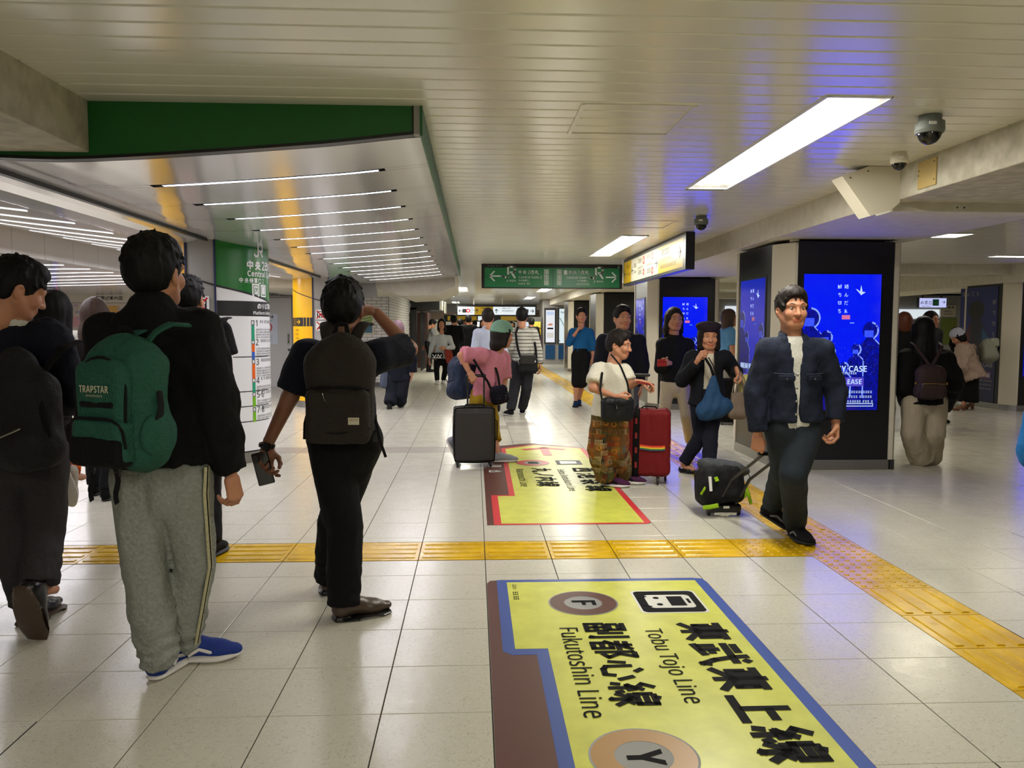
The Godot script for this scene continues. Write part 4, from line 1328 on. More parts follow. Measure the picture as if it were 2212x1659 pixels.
func column(c: Vector3, g0: float, g1: float, label: String, full: bool) -> void:
	var t := base("round_column", c, label, "column")
	var r := 0.52
	var top := 2.25
	# angle measured from the near side (+z), positive toward +x
	var p3 := func(ang: float, y: float, rr: float) -> Vector3: return Vector3(sin(ang) * rr, y, cos(ang) * rr)
	var sector := func(called: String, m: Material, a0: float, a1: float, lo: Callable, hi: Callable, rr: float, n: int) -> void:
		var a := Acc.new()
		for k in n:
			var t0 := lerpf(a0, a1, float(k) / n)
			var t1 := lerpf(a0, a1, float(k + 1) / n)
			var s := a.v.size()
			a.v.append_array([p3.call(t0, lo.call(t0), rr), p3.call(t0, hi.call(t0), rr), p3.call(t1, hi.call(t1), rr), p3.call(t1, lo.call(t1), rr)])
			for q in [t0, t0, t1, t1]:
				a.n.append(Vector3(sin(q), 0, cos(q)))
				a.c.append(Color.WHITE)
				a.u.append(Vector2.ZERO)
			a.i.append_array([s, s + 2, s + 1, s, s + 3, s + 2] if a1 < a0 else [s, s + 1, s + 2, s, s + 2, s + 3])
		put(a.mesh(), m, called, t)
	var cst := func(v: float) -> Callable: return func(_a: float) -> float: return v
	# curved black line that cuts the green: falls toward the right
	var edge := func(a: float) -> float: return 1.80 - 0.108 * clampf(a - g0, 0.0, 1.4)
	sector.call("white_panel", M.col_white, g0, 2.6, cst.call(0.12), edge, r, 30)
	sector.call("green_panel", M.col_green, g0, 2.6, edge, cst.call(top), r, 30)
	sector.call("yellow_panel", M.yellow_panel, g1, -3.2, cst.call(0.12), cst.call(top), r, 26)
	sector.call("grey_panel", M.grey_panel, g0, g1, cst.call(0.0), cst.call(top), r - 0.012, 6)
	sector.call("plinth", M.steel, 0.0, TAU, cst.call(0.0), cst.call(0.12), r - 0.03, 40)
	sector.call("back_panel", M.col_white, 2.6, TAU - 3.2, cst.call(0.12), cst.call(top), r, 6)
	var tr := Acc.new()
	for g in [g0, g1]:
		tr.box(p3.call(g, top * 0.5, r), Vector3(0.008, top * 0.5, 0.008))
	put(tr.mesh(), M.trim_blue, "joint_trim", t)
	sector.call("edge_line", M.black_trim, g0, 2.6, func(a: float) -> float: return edge.call(a) - 0.02, edge, r + 0.0015, 24)
	sector.call("edge_line", M.black_trim, g0, -2.4, func(a: float) -> float: return 1.785 - 0.16 * (a - g0), func(a: float) -> float: return 1.80 - 0.16 * (a - g0), r + 0.0015, 24)
	sector.call("base_line", M.black_trim, g0, 2.6, cst.call(0.115), cst.call(0.128), r + 0.0015, 24)
	# yellow side: band with arrow
	sector.call("black_band", M.ink, g1 - 0.02, -2.2, cst.call(1.40), cst.call(1.55), r + 0.001, 14)
	var yb := Acc.new()
	for q in [-0.75]:
		strokes(yb, [[-0.05, 1.475, 0.04, 1.475], [0.0, 1.515, 0.045, 1.475, 0.0, 1.435]], p3.call(q, 0, r + 0.003), Vector3(cos(q), 0, -sin(q)), Vector3.UP, 1.0, 0.016)
		break
	put(yb.mesh(), M.yellow_panel, "band_arrow", t)
	var yp := Acc.new()
	for k in 5:
		var q := -0.70
		fine_print(yp, p3.call(q, 1.32 - 0.07 * k, r + 0.004) - Vector3(cos(q), 0, -sin(q)) * 0.1, Vector3(cos(q), 0, -sin(q)), Vector3.UP, 0.09, 0.03, 200 + k)
	put(yp.mesh(), M.ink, "side_print", t)
	var cap := Acc.new()
	cap.lathe([Vector2(r + 0.012, top - 0.012), Vector2(r + 0.012, top + 0.03)], Vector3.ZERO, 40)
	put(cap.mesh(), M.canopy_panel, "collar", t)
	# warning notices on the grey strip
	var wn := Acc.new()
	var b := Basis(Vector3.UP, (g0 + g1) * 0.5)
	var q := b * Vector3(0, 0, r - 0.0)
	wn.box(q + Vector3(0, 1.60, 0), Vector3(0.085, 0.085, 0.002), 0.0, b)
	wn.box(q + Vector3(0, 1.41, 0), Vector3(0.085, 0.085, 0.002), 0.0, b)
	put(wn.mesh(), M.white, "notice", t)
	var wr := Acc.new()
	var o := q + b * Vector3(0, 0, 0.004)
	strokes(wr, [[-0.07, 1.53, 0.07, 1.67], [-0.07, 1.67, 0.07, 1.53], [-0.07, 1.34, 0.07, 1.48], [-0.07, 1.48, 0.07, 1.34]], o, b.x, Vector3.UP, 1.0, 0.018)
	put(wr.mesh(), M.sign_red, "notice_cross", t)
	var wk := Acc.new()
	for k in 4:
		strokes(wk, [[-0.05 + 0.033 * k, 1.54, -0.05 + 0.033 * k, 1.61]], o - b.z * 0.001, b.x, Vector3.UP, 1.0, 0.016)
	strokes(wk, [[-0.055, 1.55, -0.055, 1.65, 0.055, 1.65, 0.055, 1.55], [-0.06, 1.36, 0.0, 1.43, 0.05, 1.45], [-0.03, 1.36, 0.02, 1.41]], o - b.z * 0.001, b.x, Vector3.UP, 1.0, 0.013)
	put(wk.mesh(), M.ink, "notice_picture", t)
	if not full:
		return
	# lettering bent onto the curve: x along the arc from angle a0
	var bend := func(arr: Acc, a0: float, y0: float) -> Acc:
		for k in arr.v.size():
			var v: Vector3 = arr.v[k]
			arr.v[k] = p3.call(a0 + (v.x + 0.215) / r, y0 + v.y, r + 0.003)
			arr.n[k] = p3.call(a0 + (v.x + 0.215) / r, 0, 1.0)
		return arr
	var word := func(s: String, size: float, font: Font, a0: float, y0: float, m: Material, called: String) -> void:
		var tm := text_mesh(s, size, font)
		tm.horizontal_alignment = HORIZONTAL_ALIGNMENT_LEFT
		var ar := tm.get_mesh_arrays()
		var a := Acc.new()
		a.add([ar[Mesh.ARRAY_VERTEX], ar[Mesh.ARRAY_NORMAL], ar[Mesh.ARRAY_INDEX], null])
		put(bend.call(a, a0, y0).mesh(), m, called, t)
	var X := Vector3(1, 0, 0)
	var Y := Vector3(0, 1, 0)
	var a := Acc.new()
	kanji(a, "JR", Vector3(0.34, 2.085, 0), X, Y, 0.135, 0.15)
	kanji_row(a, "中央", Vector3(0.235, 1.962, 0), X, Y, 0.098, 0.17)
	kanji_row(a, "改札", Vector3(0.52, 1.962, 0), X, Y, 0.098, 0.17)
	kanji_row(a, "中央検票口", Vector3(0.150, 1.825, 0), X, Y, 0.056, 0.12)
	put(bend.call(a, 0.0, 0.0).mesh(), M.white, "white_lettering", t)
	word.call("2", 0.125, font_b, 0.45 / r, 2.008, M.white, "white_lettering")
	word.call("Central Gate 2", 0.078, font_b, 0.245 / r, 1.922, M.white, "white_lettering")
	word.call("2", 0.07, font_r, 0.455 / r, 1.852, M.white, "white_lettering")
	a = Acc.new()
	for k in 2:
		strokes(a, [[0, 0, 0.09, 0, 0.09, 0.11, 0, 0.11, 0, 0]], Vector3(0.31 + 0.125 * k, 1.705 - 0.004 * k, 0), X, Y, 1.0, 0.016)
		a.quad(Vector3(0.325 + 0.125 * k, 1.718, 0), Vector3(0.385 + 0.125 * k, 1.718, 0), Vector3(0.385 + 0.125 * k, 1.80, 0), Vector3(0.325 + 0.125 * k, 1.80, 0))
	put(bend.call(a, 0.0, 0.0).mesh(), M.white, "line_badge", t)
	word.call("JY", 0.06, font_b, 0.328 / r, 1.76, M.col_green, "badge_lettering")
	sector.call("black_heading", M.ink, g0 + 0.02, 1.9, cst.call(1.495), cst.call(1.645), r + 0.0015, 20)
	a = Acc.new()
	kanji_row(a, "のりば案内", Vector3(0.37, 1.568, 0), X, Y, 0.062, 0.16)
	put(bend.call(a, 0.0, 0.0).mesh(), M.white, "heading_lettering", t)
	word.call("Platform Information", 0.045, font_b, 0.31 / r, 1.528, M.white, "heading_lettering")
	# platform rows: [numeral, y, bar colours]
	var rowsP := [["1", 1.425, [Color(0.15, 0.60, 0.45)], 0.16], ["2", 1.23, [Color(0.90, 0.38, 0.08), Color(0.2, 0.38, 0.75)], 0.15], ["3", 1.03, [Color(0.90, 0.38, 0.08)], 0.15], ["4", 0.84, [Color(0.15, 0.60, 0.45)], 0.10], ["5·6", 0.695, [Color(0.45, 0.72, 0.12)], 0.10], ["7·8", 0.54, [Color(0.45, 0.72, 0.12)], 0.10]]
	var ci := 0
	for row in rowsP:
		word.call(row[0], 0.088, font_r, 0.335 / r, row[1], M.ink, "numeral")
		var n: int = row[2].size()
		for k in n:
			var bar := Acc.new()
			var y1: float = row[1] - 0.02 - row[3] * k / n
			var y0: float = row[1] - 0.02 - row[3] * (k + 1) / n
			bar.quad(Vector3(0.285, y0, 0), Vector3(0.322, y0, 0), Vector3(0.322, y1, 0), Vector3(0.285, y1, 0))
			var m := mat("line_colour_%d" % ci, row[2][k], 0.35)
			ci += 1
			put(bend.call(bar, 0.0, 0.0).mesh(), m, "line_bar", t)
		var fp := Acc.new()
		fine_print(fp, Vector3(0.41, row[1], 0), X, Y, 0.3, 0.03, ci)
		for k in (4 if row[3] > 0.12 else 2):
			fine_print(fp, Vector3(0.345, row[1] - 0.075 - 0.026 * k, 0), X, Y, 0.4, 0.018, ci * 7 + k)
		strokes(fp, [[0.287, row[1] - 0.015, 0.32, row[1] - 0.015, 0.32, row[1] + 0.025, 0.287, row[1] + 0.025, 0.287, row[1] - 0.015]], Vector3.ZERO, X, Y, 1.0, 0.006)
		put(bend.call(fp, 0.0, 0.0).mesh(), M.ink_soft, "print", t)
	var ru := Acc.new()
	for y in [1.085, 0.735, 0.583, 0.428]:
		ru.box2(Vector3(0.12, y - 0.005, 0), Vector3(0.2, y, 0.0001))
		for k in 8:
			ru.quad(Vector3(0.08 + 0.06 * k, y - 0.004, 0), Vector3(0.14 + 0.06 * k, y - 0.004, 0), Vector3(0.14 + 0.06 * k, y + 0.004, 0), Vector3(0.08 + 0.06 * k, y + 0.004, 0))
	put(bend.call(ru, 0.0, 0.0).mesh(), M.ink, "rule", t)

# ------------------------------------------------------------------ advertising pillars
func ad_texture(w: int, h: int, sd: int, dim: float) -> ImageTexture:
	# plain stand-in art: night-blue ground, anonymous standing silhouettes, a bird, sparks
	return paint_image(w, h, func(im: Image):
		var r := RandomNumberGenerator.new()
		r.seed = sd
		var n := FastNoiseLite.new()
		n.seed = sd
		n.frequency = 0.012
		var figs := [[0.10, 0.32, 0.20, 0.60], [0.31, 0.46, 0.13, 0.40], [0.88, 0.41, 0.17, 0.6], [0.70, 0.55, 0.11, 0.36], [0.37, 0.72, 0.10, 0.2], [0.55, 0.68, 0.10, 0.22]]
		for y in h:
			var v := float(y) / h
			for x in w:
				var u := float(x) / w
				var q := n.get_noise_2d(x * 400.0 / w, y * 400.0 / w) * 0.5
				var c := Color(0.0, 0.10 + 0.06 * q, 0.95).lerp(Color(0.10, 0.06, 0.52), clampf((v - 0.62) * 3.0, 0.0, 1.0))
				c = c.lerp(Color(0.30, 0.18, 0.85), clampf((u - 0.75) * 1.6 + q * 0.5 - 0.1, 0.0, 0.6) * (1.0 - v * 0.4))
				for f in figs:
					var hx: float = (u - f[0]) * w / float(h)
					var hy: float = v - f[1]
					var hr: float = f[2] * 0.62 * w / float(h)
					var d := Vector2(hx, hy * 0.9).length() - hr
					var sw: float = hr * (0.55 + clampf((hy - hr) / hr, 0.0, 1.0) * 1.0)
					if hy > hr * 0.7 and hy < f[3]:
						d = minf(d, absf(hx) - sw)
					if d < 0.0:
						var tone := 0.5 + 0.5 * n.get_noise_2d(x * 1500.0 / w + f[0] * 900.0, y * 900.0 / w)
						c = Color(0.01, 0.07, 0.78).lerp(Color(0.03, 0.03, 0.30), tone)
						if hx > 0.0 and d > -0.012 and tone > 0.35:
							c = Color(0.55, 0.66, 1.0)
						elif hy > 0.0 and hy < hr * 0.85 and hx > -hr * 0.75 and hx < hr * 0.35:
							c = Color(0.16, 0.30, 1.0).lerp(Color(0.45, 0.45, 1.0), tone * 0.5)
				im.set_pixel(x, y, Color(c.r * dim, c.g * dim, c.b * dim))
		for k in 90:
			im.set_pixel(r.randi() % w, int(h * r.randf_range(0.5, 0.75)), Color(0.6, 0.75, 1.0) * dim)
		# a plain arched light and a bench-like glow among the figures
		im.fill_rect(Rect2i(int(w * 0.50), int(h * 0.30), int(w * 0.11), int(h * 0.035)), Color(0.85, 0.45, 0.65) * dim)
		im.fill_rect(Rect2i(int(w * 0.61), int(h * 0.355), int(w * 0.06), int(h * 0.008)), Color(0.55, 0.8, 1.0) * dim))

func bird(a: Acc, o: Vector3, ux: Vector3, uy: Vector3, s: float) -> void:
	var wing := func(p: Array) -> void:
		for k in range(1, p.size() - 1):
			a.tri(o + ux * p[0].x * s + uy * p[0].y * s, o + ux * p[k].x * s + uy * p[k].y * s, o + ux * p[k + 1].x * s + uy * p[k + 1].y * s)
	wing.call([Vector2(0.5, 0.12), Vector2(0.45, 0.3), Vector2(0.55, 0.95), Vector2(0.68, 0.4)])
	wing.call([Vector2(0.5, 0.12), Vector2(0.05, 0.6), Vector2(0.3, 0.5), Vector2(0.5, 0.3)])
	wing.call([Vector2(0.5, 0.12), Vector2(0.62, 0.35), Vector2(0.98, 0.3), Vector2(0.75, 0.15), Vector2(0.55, 0.02)])

func ad_face(t: Node3D, called: String, b: Basis, at: Vector3, w: float, h: float, energy: float, tex: Texture2D, lit: bool) -> void:
	var key := "ad_screen_%.2f_%s" % [energy, lit]
	if not M.has(key):
		if lit:
			glow_image(key, tex, energy)
		else:
			image_mat(key, tex)
	var sc := put(flat_panel(w, h), M[key], called, t, at)
	sc.basis = b
	var ink: StandardMaterial3D = M.ad_white if lit else M.ink_grey
	var o := at + b.z * 0.003
	var a := Acc.new()
	var ux := b.x
	var uy := b.y
	bird(a, o + ux * w * 0.16 + uy * h * 0.345, ux, uy, w * 0.14)
	for k in 4:
		kanji(a, ["絡", "ん", "だ", "糸"][k], o + ux * w * 0.02 + uy * (h * (0.395 - 0.06 * k)), ux, uy, w * 0.055, 0.1)
		kanji(a, ["断", "ち", "切", "る"][k], o - ux * w * 0.065 + uy * (h * (0.395 - 0.06 * k)), ux, uy, w * 0.055, 0.1)
	for k in 3:
		fine_print(a, o - ux * w * 0.02 - uy * h * (0.375 + 0.035 * k), ux, uy, w * 0.46, h * 0.018, 40 + k)
	strokes(a, [[-0.02, -0.452, 0.44, -0.452, 0.44, -0.47, -0.02, -0.47, -0.02, -0.452]], o, ux * w, uy * h, 1.0, 0.006)
	fine_print(a, o + ux * w * 0.0 - uy * h * 0.235, ux, uy, w * 0.22, h * 0.016, 44)
	put(a.mesh(), ink, "print", t)
	text_on(t, "BREAK MY CASE", o + ux * w * -0.04 - uy * h * 0.195, b, w * 0.105, ink, font_b)
	var bt := put(flat_panel(w * 0.62, h * 0.065), M.ad_button if lit else M.ad_button_dim, "button", t, o - ux * w * 0.0 - uy * h * 0.29)
	bt.basis = b
	text_on(t, "NOW RELEASE", o + b.z * 0.002 - ux * w * 0.0 - uy * h * 0.29, b, w * 0.085, ink, font_b)

func build_ad_pillars() -> void:
	glow("ad_white", Color(0.75, 0.85, 1.0), 0.9)
	glow("ad_button", Color(0.35, 0.30, 0.85), 0.7)
	mat("ad_button_dim", Color(0.38, 0.24, 0.42), 0.5)
	var tex := ad_texture(176, 312, 5, 1.0)
	var rows := [["nearest black advertising pillar with two lit blue screens, behind the man in the denim jacket", -7.57], ["second black advertising pillar with a lit blue screen, behind the woman in the black denim jacket", -13.32], ["third black advertising pillar along the hall, behind the man in the dark coat", -19.07], ["fourth and farthest advertising pillar on the right of the hall", -24.82]]
	for k in rows.size():
		ad_pillar(rows[k][0], Vector3(2.97, 0, rows[k][1]), tex, 1.0 if k < 2 else 0.0)
	# right-hand row: unlit poster on the side facing the hall
	var t := ad_pillar("black pillar at the right edge with a dark printed poster on its side", Vector3(9.02, 0, -12.93), tex, 1.0, false)
	var im := paint_image(96, 240, func(im: Image):
		for y in 240:
			for x in 96:
				var v := y / 240.0
				var u := x / 96.0
				var c := Color(0.11, 0.16, 0.42).lerp(Color(0.10, 0.11, 0.22), clampf(v * 1.6 - 0.7, 0, 1))
				var d := Vector2((u - 0.45) * 0.4, v - 0.2).length()
				if absf(u - 0.45 - (v - 0.3) * 0.2) < 0.10 + 0.26 * clampf((v - 0.26) * 5.0, 0, 1) and v > 0.26 and v < 0.62:
					c = Color(0.13, 0.13, 0.20) if u > 0.3 else Color(0.34, 0.10, 0.16)
				if d < 0.085:
					c = Color(0.10, 0.10, 0.12)
				if u > 0.62 and v > 0.34 + (u - 0.6) * 0.5 and v < 0.62:
					c = Color(0.14, 0.32, 0.50)
				im.set_pixel(x, y, c))
	image_mat("dark_poster", im)
	var b := Basis(Vector3.UP, -PI / 2)
	var at := Vector3(-0.006, 1.12, -0.92)
	var o := put(flat_panel(1.06, 2.02), M.dark_poster, "poster", t, at)
	o.basis = b
	var pr := Acc.new()
	var oo := at + Vector3(-0.003, 0, 0)
	for k in 4:
		kanji(pr, ["絡", "ん", "だ", "糸"][k], oo + b.x * (-0.46 + 0.13 * k) + b.y * 0.86, b.x, b.y, 0.09, 0.09)
		kanji(pr, ["断", "ち", "切", "る"][k], oo + b.x * 0.40 + b.y * (0.70 - 0.19 * k), b.x, b.y, 0.09, 0.09)
	for k in 3:
		fine_print(pr, oo + b.x * -0.02 - b.y * (0.66 + 0.07 * k), b.x, b.y, 0.5, 0.035, 60 + k)
	put(pr.mesh(), M.grey_panel, "print", t)
	text_on(t, "BREAK MY CASE", oo + b.x * 0.06 - b.y * 0.36, b, 0.11, M.grey_panel, font_b)
	var bt := put(flat_panel(0.62, 0.13), M.ad_button_dim, "button", t, oo + b.x * 0.12 - b.y * 0.545)
	bt.basis = b
	text_on(t, "NOW RELEASE", oo + Vector3(-0.002, 0, 0) + b.x * 0.12 - b.y * 0.545, b, 0.085, M.white, font_b)

func ad_pillar(label: String, o: Vector3, tex: Texture2D, lit: float, side := true) -> Node3D:
	# plan, local to the front-left corner: x to the right, z toward the viewer
	var t := base("ad_pillar", o, label, "pillar")
	var w := 1.18
	var dep := 1.29
	var H := 2.235
	var core := Acc.new()
	core.prism(PackedVector2Array([Vector2(0.01, -0.28), Vector2(0.145, -0.01), Vector2(w - 0.08, -0.01), Vector2(w - 0.01, -0.08), Vector2(w - 0.01, -dep + 0.01), Vector2(0.01, -dep + 0.01)]), Vector3(0, 0.0, 0), Vector3(1, 0, 0), Vector3(0, 0, 1), -H + 0.01)
	put(core.mesh(), M.pillar_black, "core", t)
	var fw := w - 0.08 - 0.15
	put(box_mesh(Vector3(fw * 0.5, (H - 0.11) * 0.5, 0.006), 0.003), M.pillar_black, "front_panel", t, Vector3(0.15 + fw * 0.5, 0.1 + (H - 0.11) * 0.5, -0.006))
	put(box_mesh(Vector3(0.006, (H - 0.11) * 0.5, (dep - 0.30) * 0.5), 0.003), M.pillar_black, "side_panel", t, Vector3(0.006, 0.1 + (H - 0.11) * 0.5, -0.29 - (dep - 0.30) * 0.5))
	put(box_mesh(Vector3(0.006, (H - 0.11) * 0.5, (dep - 0.1) * 0.5), 0.003), M.pillar_black, "side_panel", t, Vector3(w - 0.006, 0.1 + (H - 0.11) * 0.5, -0.09 - (dep - 0.1) * 0.5))
	# white corner posts
	for k in 2:
		var p := Acc.new()
		if k == 0:
			p.prism(PackedVector2Array([Vector2(0.0, -0.285), Vector2(0.0, -0.25), Vector2(0.12, 0.0), Vector2(0.148, 0.0), Vector2(0.148, -0.02), Vector2(0.02, -0.285)]), Vector3(0, 0.1, 0), Vector3(1, 0, 0), Vector3(0, 0, 1), -H + 0.12)
		else:
			p.prism(PackedVector2Array([Vector2(w - 0.075, 0.0), Vector2(w - 0.03, 0.0), Vector2(w, -0.03), Vector2(w, -0.085), Vector2(w - 0.02, -0.085), Vector2(w - 0.075, -0.02)]), Vector3(0, 0.1, 0), Vector3(1, 0, 0), Vector3(0, 0, 1), -H + 0.12)
		put(p.mesh(), M.post_white, "corner_post", t)
	put(box_mesh(Vector3(0.03, H * 0.5 - 0.06, 0.03), 0.01), M.post_white, "corner_post", t, Vector3(0.02, 0.05 + H * 0.5, -dep))
	# steel plinth in three pieces
	var pl := Acc.new()
	pl.prism(PackedVector2Array([Vector2(0.0, -0.27), Vector2(0.135, 0.003), Vector2(w - 0.07, 0.003), Vector2(w + 0.002, -0.07), Vector2(w + 0.002, -dep - 0.003), Vector2(-0.002, -dep - 0.003)]), Vector3.ZERO, Vector3(1, 0, 0), Vector3(0, 0, 1), -0.1)
	put(pl.mesh(), M.steel, "plinth", t)
	put(box_mesh(Vector3(0.02, 0.05, 0.02), 0.004), M.steel_dark, "plinth_corner", t, Vector3(w - 0.03, 0.05, -0.015))
	# cable duct and pipe along the top
	var top := Acc.new()
	top.tube([Vector3(0.2, H + 0.004, -0.12), Vector3(1.05, H + 0.004, -0.12)], 0.012, 8)
	put(top.mesh(), M.steel_dark, "conduit", t)
	put(box_mesh(Vector3(0.035, 0.014, 0.035), 0.004), M.post_white, "bracket", t, Vector3(0.13, H + 0.003, -0.06))
	if lit > 0.0:
		var bz := Acc.new()
		bz.box(Vector3(0.592, 1.252, 0.002), Vector3(0.395, 0.675, 0.004), 0.002)
		put(bz.mesh(), M.black_trim, "screen_bezel", t)
		ad_face(t, "screen", Basis.IDENTITY, Vector3(0.592, 1.252, 0.008), 0.765, 1.32, E_SCREEN, tex, true)
		var l := area_light(t, Vector3(0.592, 1.252, 0.02), Vector2(0.76, 1.3), E_SCREEN * 0.55, Color(0.12, 0.18, 1.0))
		l.rotation.y = PI
		if side:
			var bs := Acc.new()
			bs.box(Vector3(-0.002, 1.24, -0.80), Vector3(0.004, 0.685, 0.39), 0.002)
			put(bs.mesh(), M.black_trim, "side_screen_bezel", t)
			ad_face(t, "side_screen", Basis(Vector3.UP, -PI / 2), Vector3(-0.008, 1.24, -0.80), 0.74, 1.33, E_SCREEN * 0.45, tex, true)
			var l2 := area_light(t, Vector3(-0.02, 1.24, -0.80), Vector2(0.74, 1.3), E_SCREEN * 0.3, Color(0.12, 0.18, 1.0))
			l2.rotation.y = PI / 2
	return t

# ------------------------------------------------------------------ hanging signs
func build_hanging_signs() -> void:
	# green gate sign across the hall
	var g := base("gate_sign", Vector3(1.33, 2.2625, -13.65), "green hanging sign with white arrows pointing to two gates", "sign")
	put(box_mesh(Vector3(1.207, 0.205, 0.06), 0.004), M.black_trim, "casing", g)
	put(box_mesh(Vector3(1.155, 0.165, 0.004), 0.0), M.green_sign, "face", g, Vector3(0, -0.022, 0.06))
	var X := Vector3(1, 0, 0)
	var Y := Vector3(0, 1, 0)
	var z := 0.0665
	var a := Acc.new()
	var k1 := 0.56
	a.quad(Vector3(0.012, -0.185, z), Vector3(0.018, -0.185, z), Vector3(0.018, 0.14, z), Vector3(0.012, 0.14, z))
	put(a.mesh(), M.ink, "divider", g)
	a = Acc.new()
	arrow_glyph(a, Vector3(-0.88, -0.10, z), -X, Y, 0.2, 0.12)
	arrow_glyph(a, Vector3(0.92, -0.11, z), X, Y, 0.2, 0.12)
	kanji(a, "JR", Vector3(-0.85, -0.05, z), X, Y, 0.22, 0.14)
	kanji(a, "JR", Vector3(0.655, -0.055, z), X, Y, 0.22, 0.14)
	kanji_row(a, "東日本", Vector3(-0.73, -0.095, z), X, Y, 0.036, 0.11)
	kanji_row(a, "東日本", Vector3(0.765, -0.10, z), X, Y, 0.036, 0.11)
	kanji_row(a, "中央", Vector3(-0.585, 0.035, z), X, Y, 0.072, 0.12)
	kanji_row(a, "改札", Vector3(-0.375, 0.035, z), X, Y, 0.072, 0.12)
	kanji_row(a, "中央", Vector3(0.275, 0.035, z), X, Y, 0.072, 0.14)
	kanji_row(a, "改札", Vector3(0.485, 0.035, z), X, Y, 0.072, 0.12)
	kanji_row(a, "中央検票口", Vector3(-0.58, -0.088, z), X, Y, 0.034, 0.1)
	kanji_row(a, "中央検票口", Vector3(0.43, -0.09, z), X, Y, 0.034, 0.1)
	for k in 3:
		for x in [-0.135, 0.085]:
			strokes(a, [[0, 0, 0.07, 0, 0.07, 0.072, 0, 0.072, 0, 0]], Vector3(x, 0.04 - 0.092 * k, z), X, Y, 1.0, 0.010)
			a.quad(Vector3(x + 0.014, 0.052 - 0.092 * k, z), Vector3(x + 0.056, 0.052 - 0.092 * k, z), Vector3(x + 0.056, 0.10 - 0.092 * k, z), Vector3(x + 0.014, 0.10 - 0.092 * k, z))
	a.quad(Vector3(0.2, 0.035, z), Vector3(0.255, 0.035, z), Vector3(0.255, 0.105, z), Vector3(0.2, 0.105, z))
	fine_print(a, Vector3(-0.58, -0.142, z), X, Y, 0.22, 0.032, 71)
	fine_print(a, Vector3(0.42, -0.145, z), X, Y, 0.22, 0.032, 72)
	put(a.mesh(), mat("sign_white", Color(0.82, 0.86, 0.84), 0.4), "white_print", g)
	text_on(g, "2", Vector3(-0.40, 0.07, z), Basis.IDENTITY, 0.085, M.sign_white, font_r)
	text_on(g, "1", Vector3(0.455, 0.07, z), Basis.IDENTITY, 0.085, M.sign_white, font_r)
	text_on(g, "Central Gate 2", Vector3(-0.375, -0.015, z), Basis.IDENTITY, 0.062, M.sign_white, font_r)
	text_on(g, "Central Gate 1", Vector3(0.44, -0.017, z), Basis.IDENTITY, 0.062, M.sign_white, font_r)
	text_on(g, "JR", Vector3(-0.765, -0.078, z), Basis.IDENTITY, 0.04, M.sign_white, font_r)
	text_on(g, "JR", Vector3(0.73, -0.083, z), Basis.IDENTITY, 0.04, M.sign_white, font_r)
	for k in 3:
		for x in [-0.1, 0.12]:
			text_on(g, ["JY", "JA", "JS"][k], Vector3(x, 0.076 - 0.092 * k, z + 0.001), Basis.IDENTITY, 0.034, M.green_sign, font_b)
	var st := Acc.new()
	fine_print(st, Vector3(-1.1, 0.158, 0.062), X, Y, 0.24, 0.028, 80)
	st.box(Vector3(1.14, 0.165, 0.062), Vector3(0.015, 0.025, 0.002))
	put(st.mesh(), M.ink_grey, "casing_print", g)

	# long yellow and white sign along the right, faces left
	var y := base("direction_sign", Vector3(2.42, 2.255, -10.75), "long yellow and white lit direction sign hanging along the beam", "sign")
	put(box_mesh(Vector3(0.05, 0.205, 1.86), 0.004), M.steel_dark, "casing", y)
	put(box_mesh(Vector3(0.052, 0.208, 0.05), 0.004), M.black_trim, "end_cap", y, Vector3(0, 0, 1.83))
	var b := Basis(Vector3.UP, -PI / 2)     # face looks toward -x; text runs toward +z
	var fx := -0.053
	var faces := [[-1.80, -1.22, "box_yellow"], [-1.22, -0.78, "box_cream"], [-0.78, 0.55, "box_cream"], [0.55, 1.78, "box_yellow"]]
	for f in faces:
		var p := put(flat_panel(f[1] - f[0] - 0.006, 0.33), M[f[2]], "lit_face", y, Vector3(fx, -0.005, (f[0] + f[1]) * 0.5))
		p.basis = b
	var pr := Acc.new()
	var o := Vector3(fx - 0.003, 0, 0)
	var yy := Vector3.UP
	var zx := b.x
	arrow_glyph(pr, o + Vector3(0, -0.10, -1.62), -zx, yy, 0.14, 0.12)
	arrow_glyph(pr, o + Vector3(0, -0.08, -1.04), -zx, yy, 0.14, 0.12)
	arrow_glyph(pr, o + Vector3(0, -0.10, 0.36), zx, yy, 0.15, 0.12)
	arrow_glyph(pr, o + Vector3(0, -0.07, 1.52), zx, yy, 0.16, 0.12)
	for q in [[-1.55, 0.04, 0.28, 0.06], [-1.55, -0.06, 0.28, 0.035], [-1.0, 0.02, 0.2, 0.06], [-1.0, -0.06, 0.2, 0.03], [-0.7, 0.06, 0.3, 0.06], [-0.1, 0.07, 0.25, 0.05], [-0.7, -0.1, 0.3, 0.06], [-0.1, -0.12, 0.25, 0.06], [-0.72, -0.02, 0.35, 0.03], [-0.1, -0.02, 0.35, 0.03], [0.75, 0.04, 0.5, 0.07], [0.75, -0.03, 0.5, 0.04], [0.68, -0.12, 0.8, 0.045]]:
		fine_print(pr, o + zx * q[0] + yy * q[1], zx, yy, q[2], q[3], int(q[0] * 100) + 300)
	put(pr.mesh(), M.ink_soft, "print", y)
	var rd := Acc.new()
	for q in [[-0.33, 0.08, 0.06], [0.22, 0.09, 0.05], [-0.33, -0.08, 0.045], [0.22, -0.1, 0.05]]:
		ring_flat(rd, o + zx * q[0] + yy * q[1], zx, yy, q[2] * 0.5, q[2], 18)
	put(rd.mesh(), M.sign_red, "line_roundel", y)

	# far cross signs
	var f1 := base("far_sign", Vector3(0.785, 2.0, -28.0), "wide white and yellow lit sign hanging across the far hall", "sign")
	put(box_mesh(Vector3(1.40, 0.19, 0.06), 0.0), M.black_trim, "casing", f1)
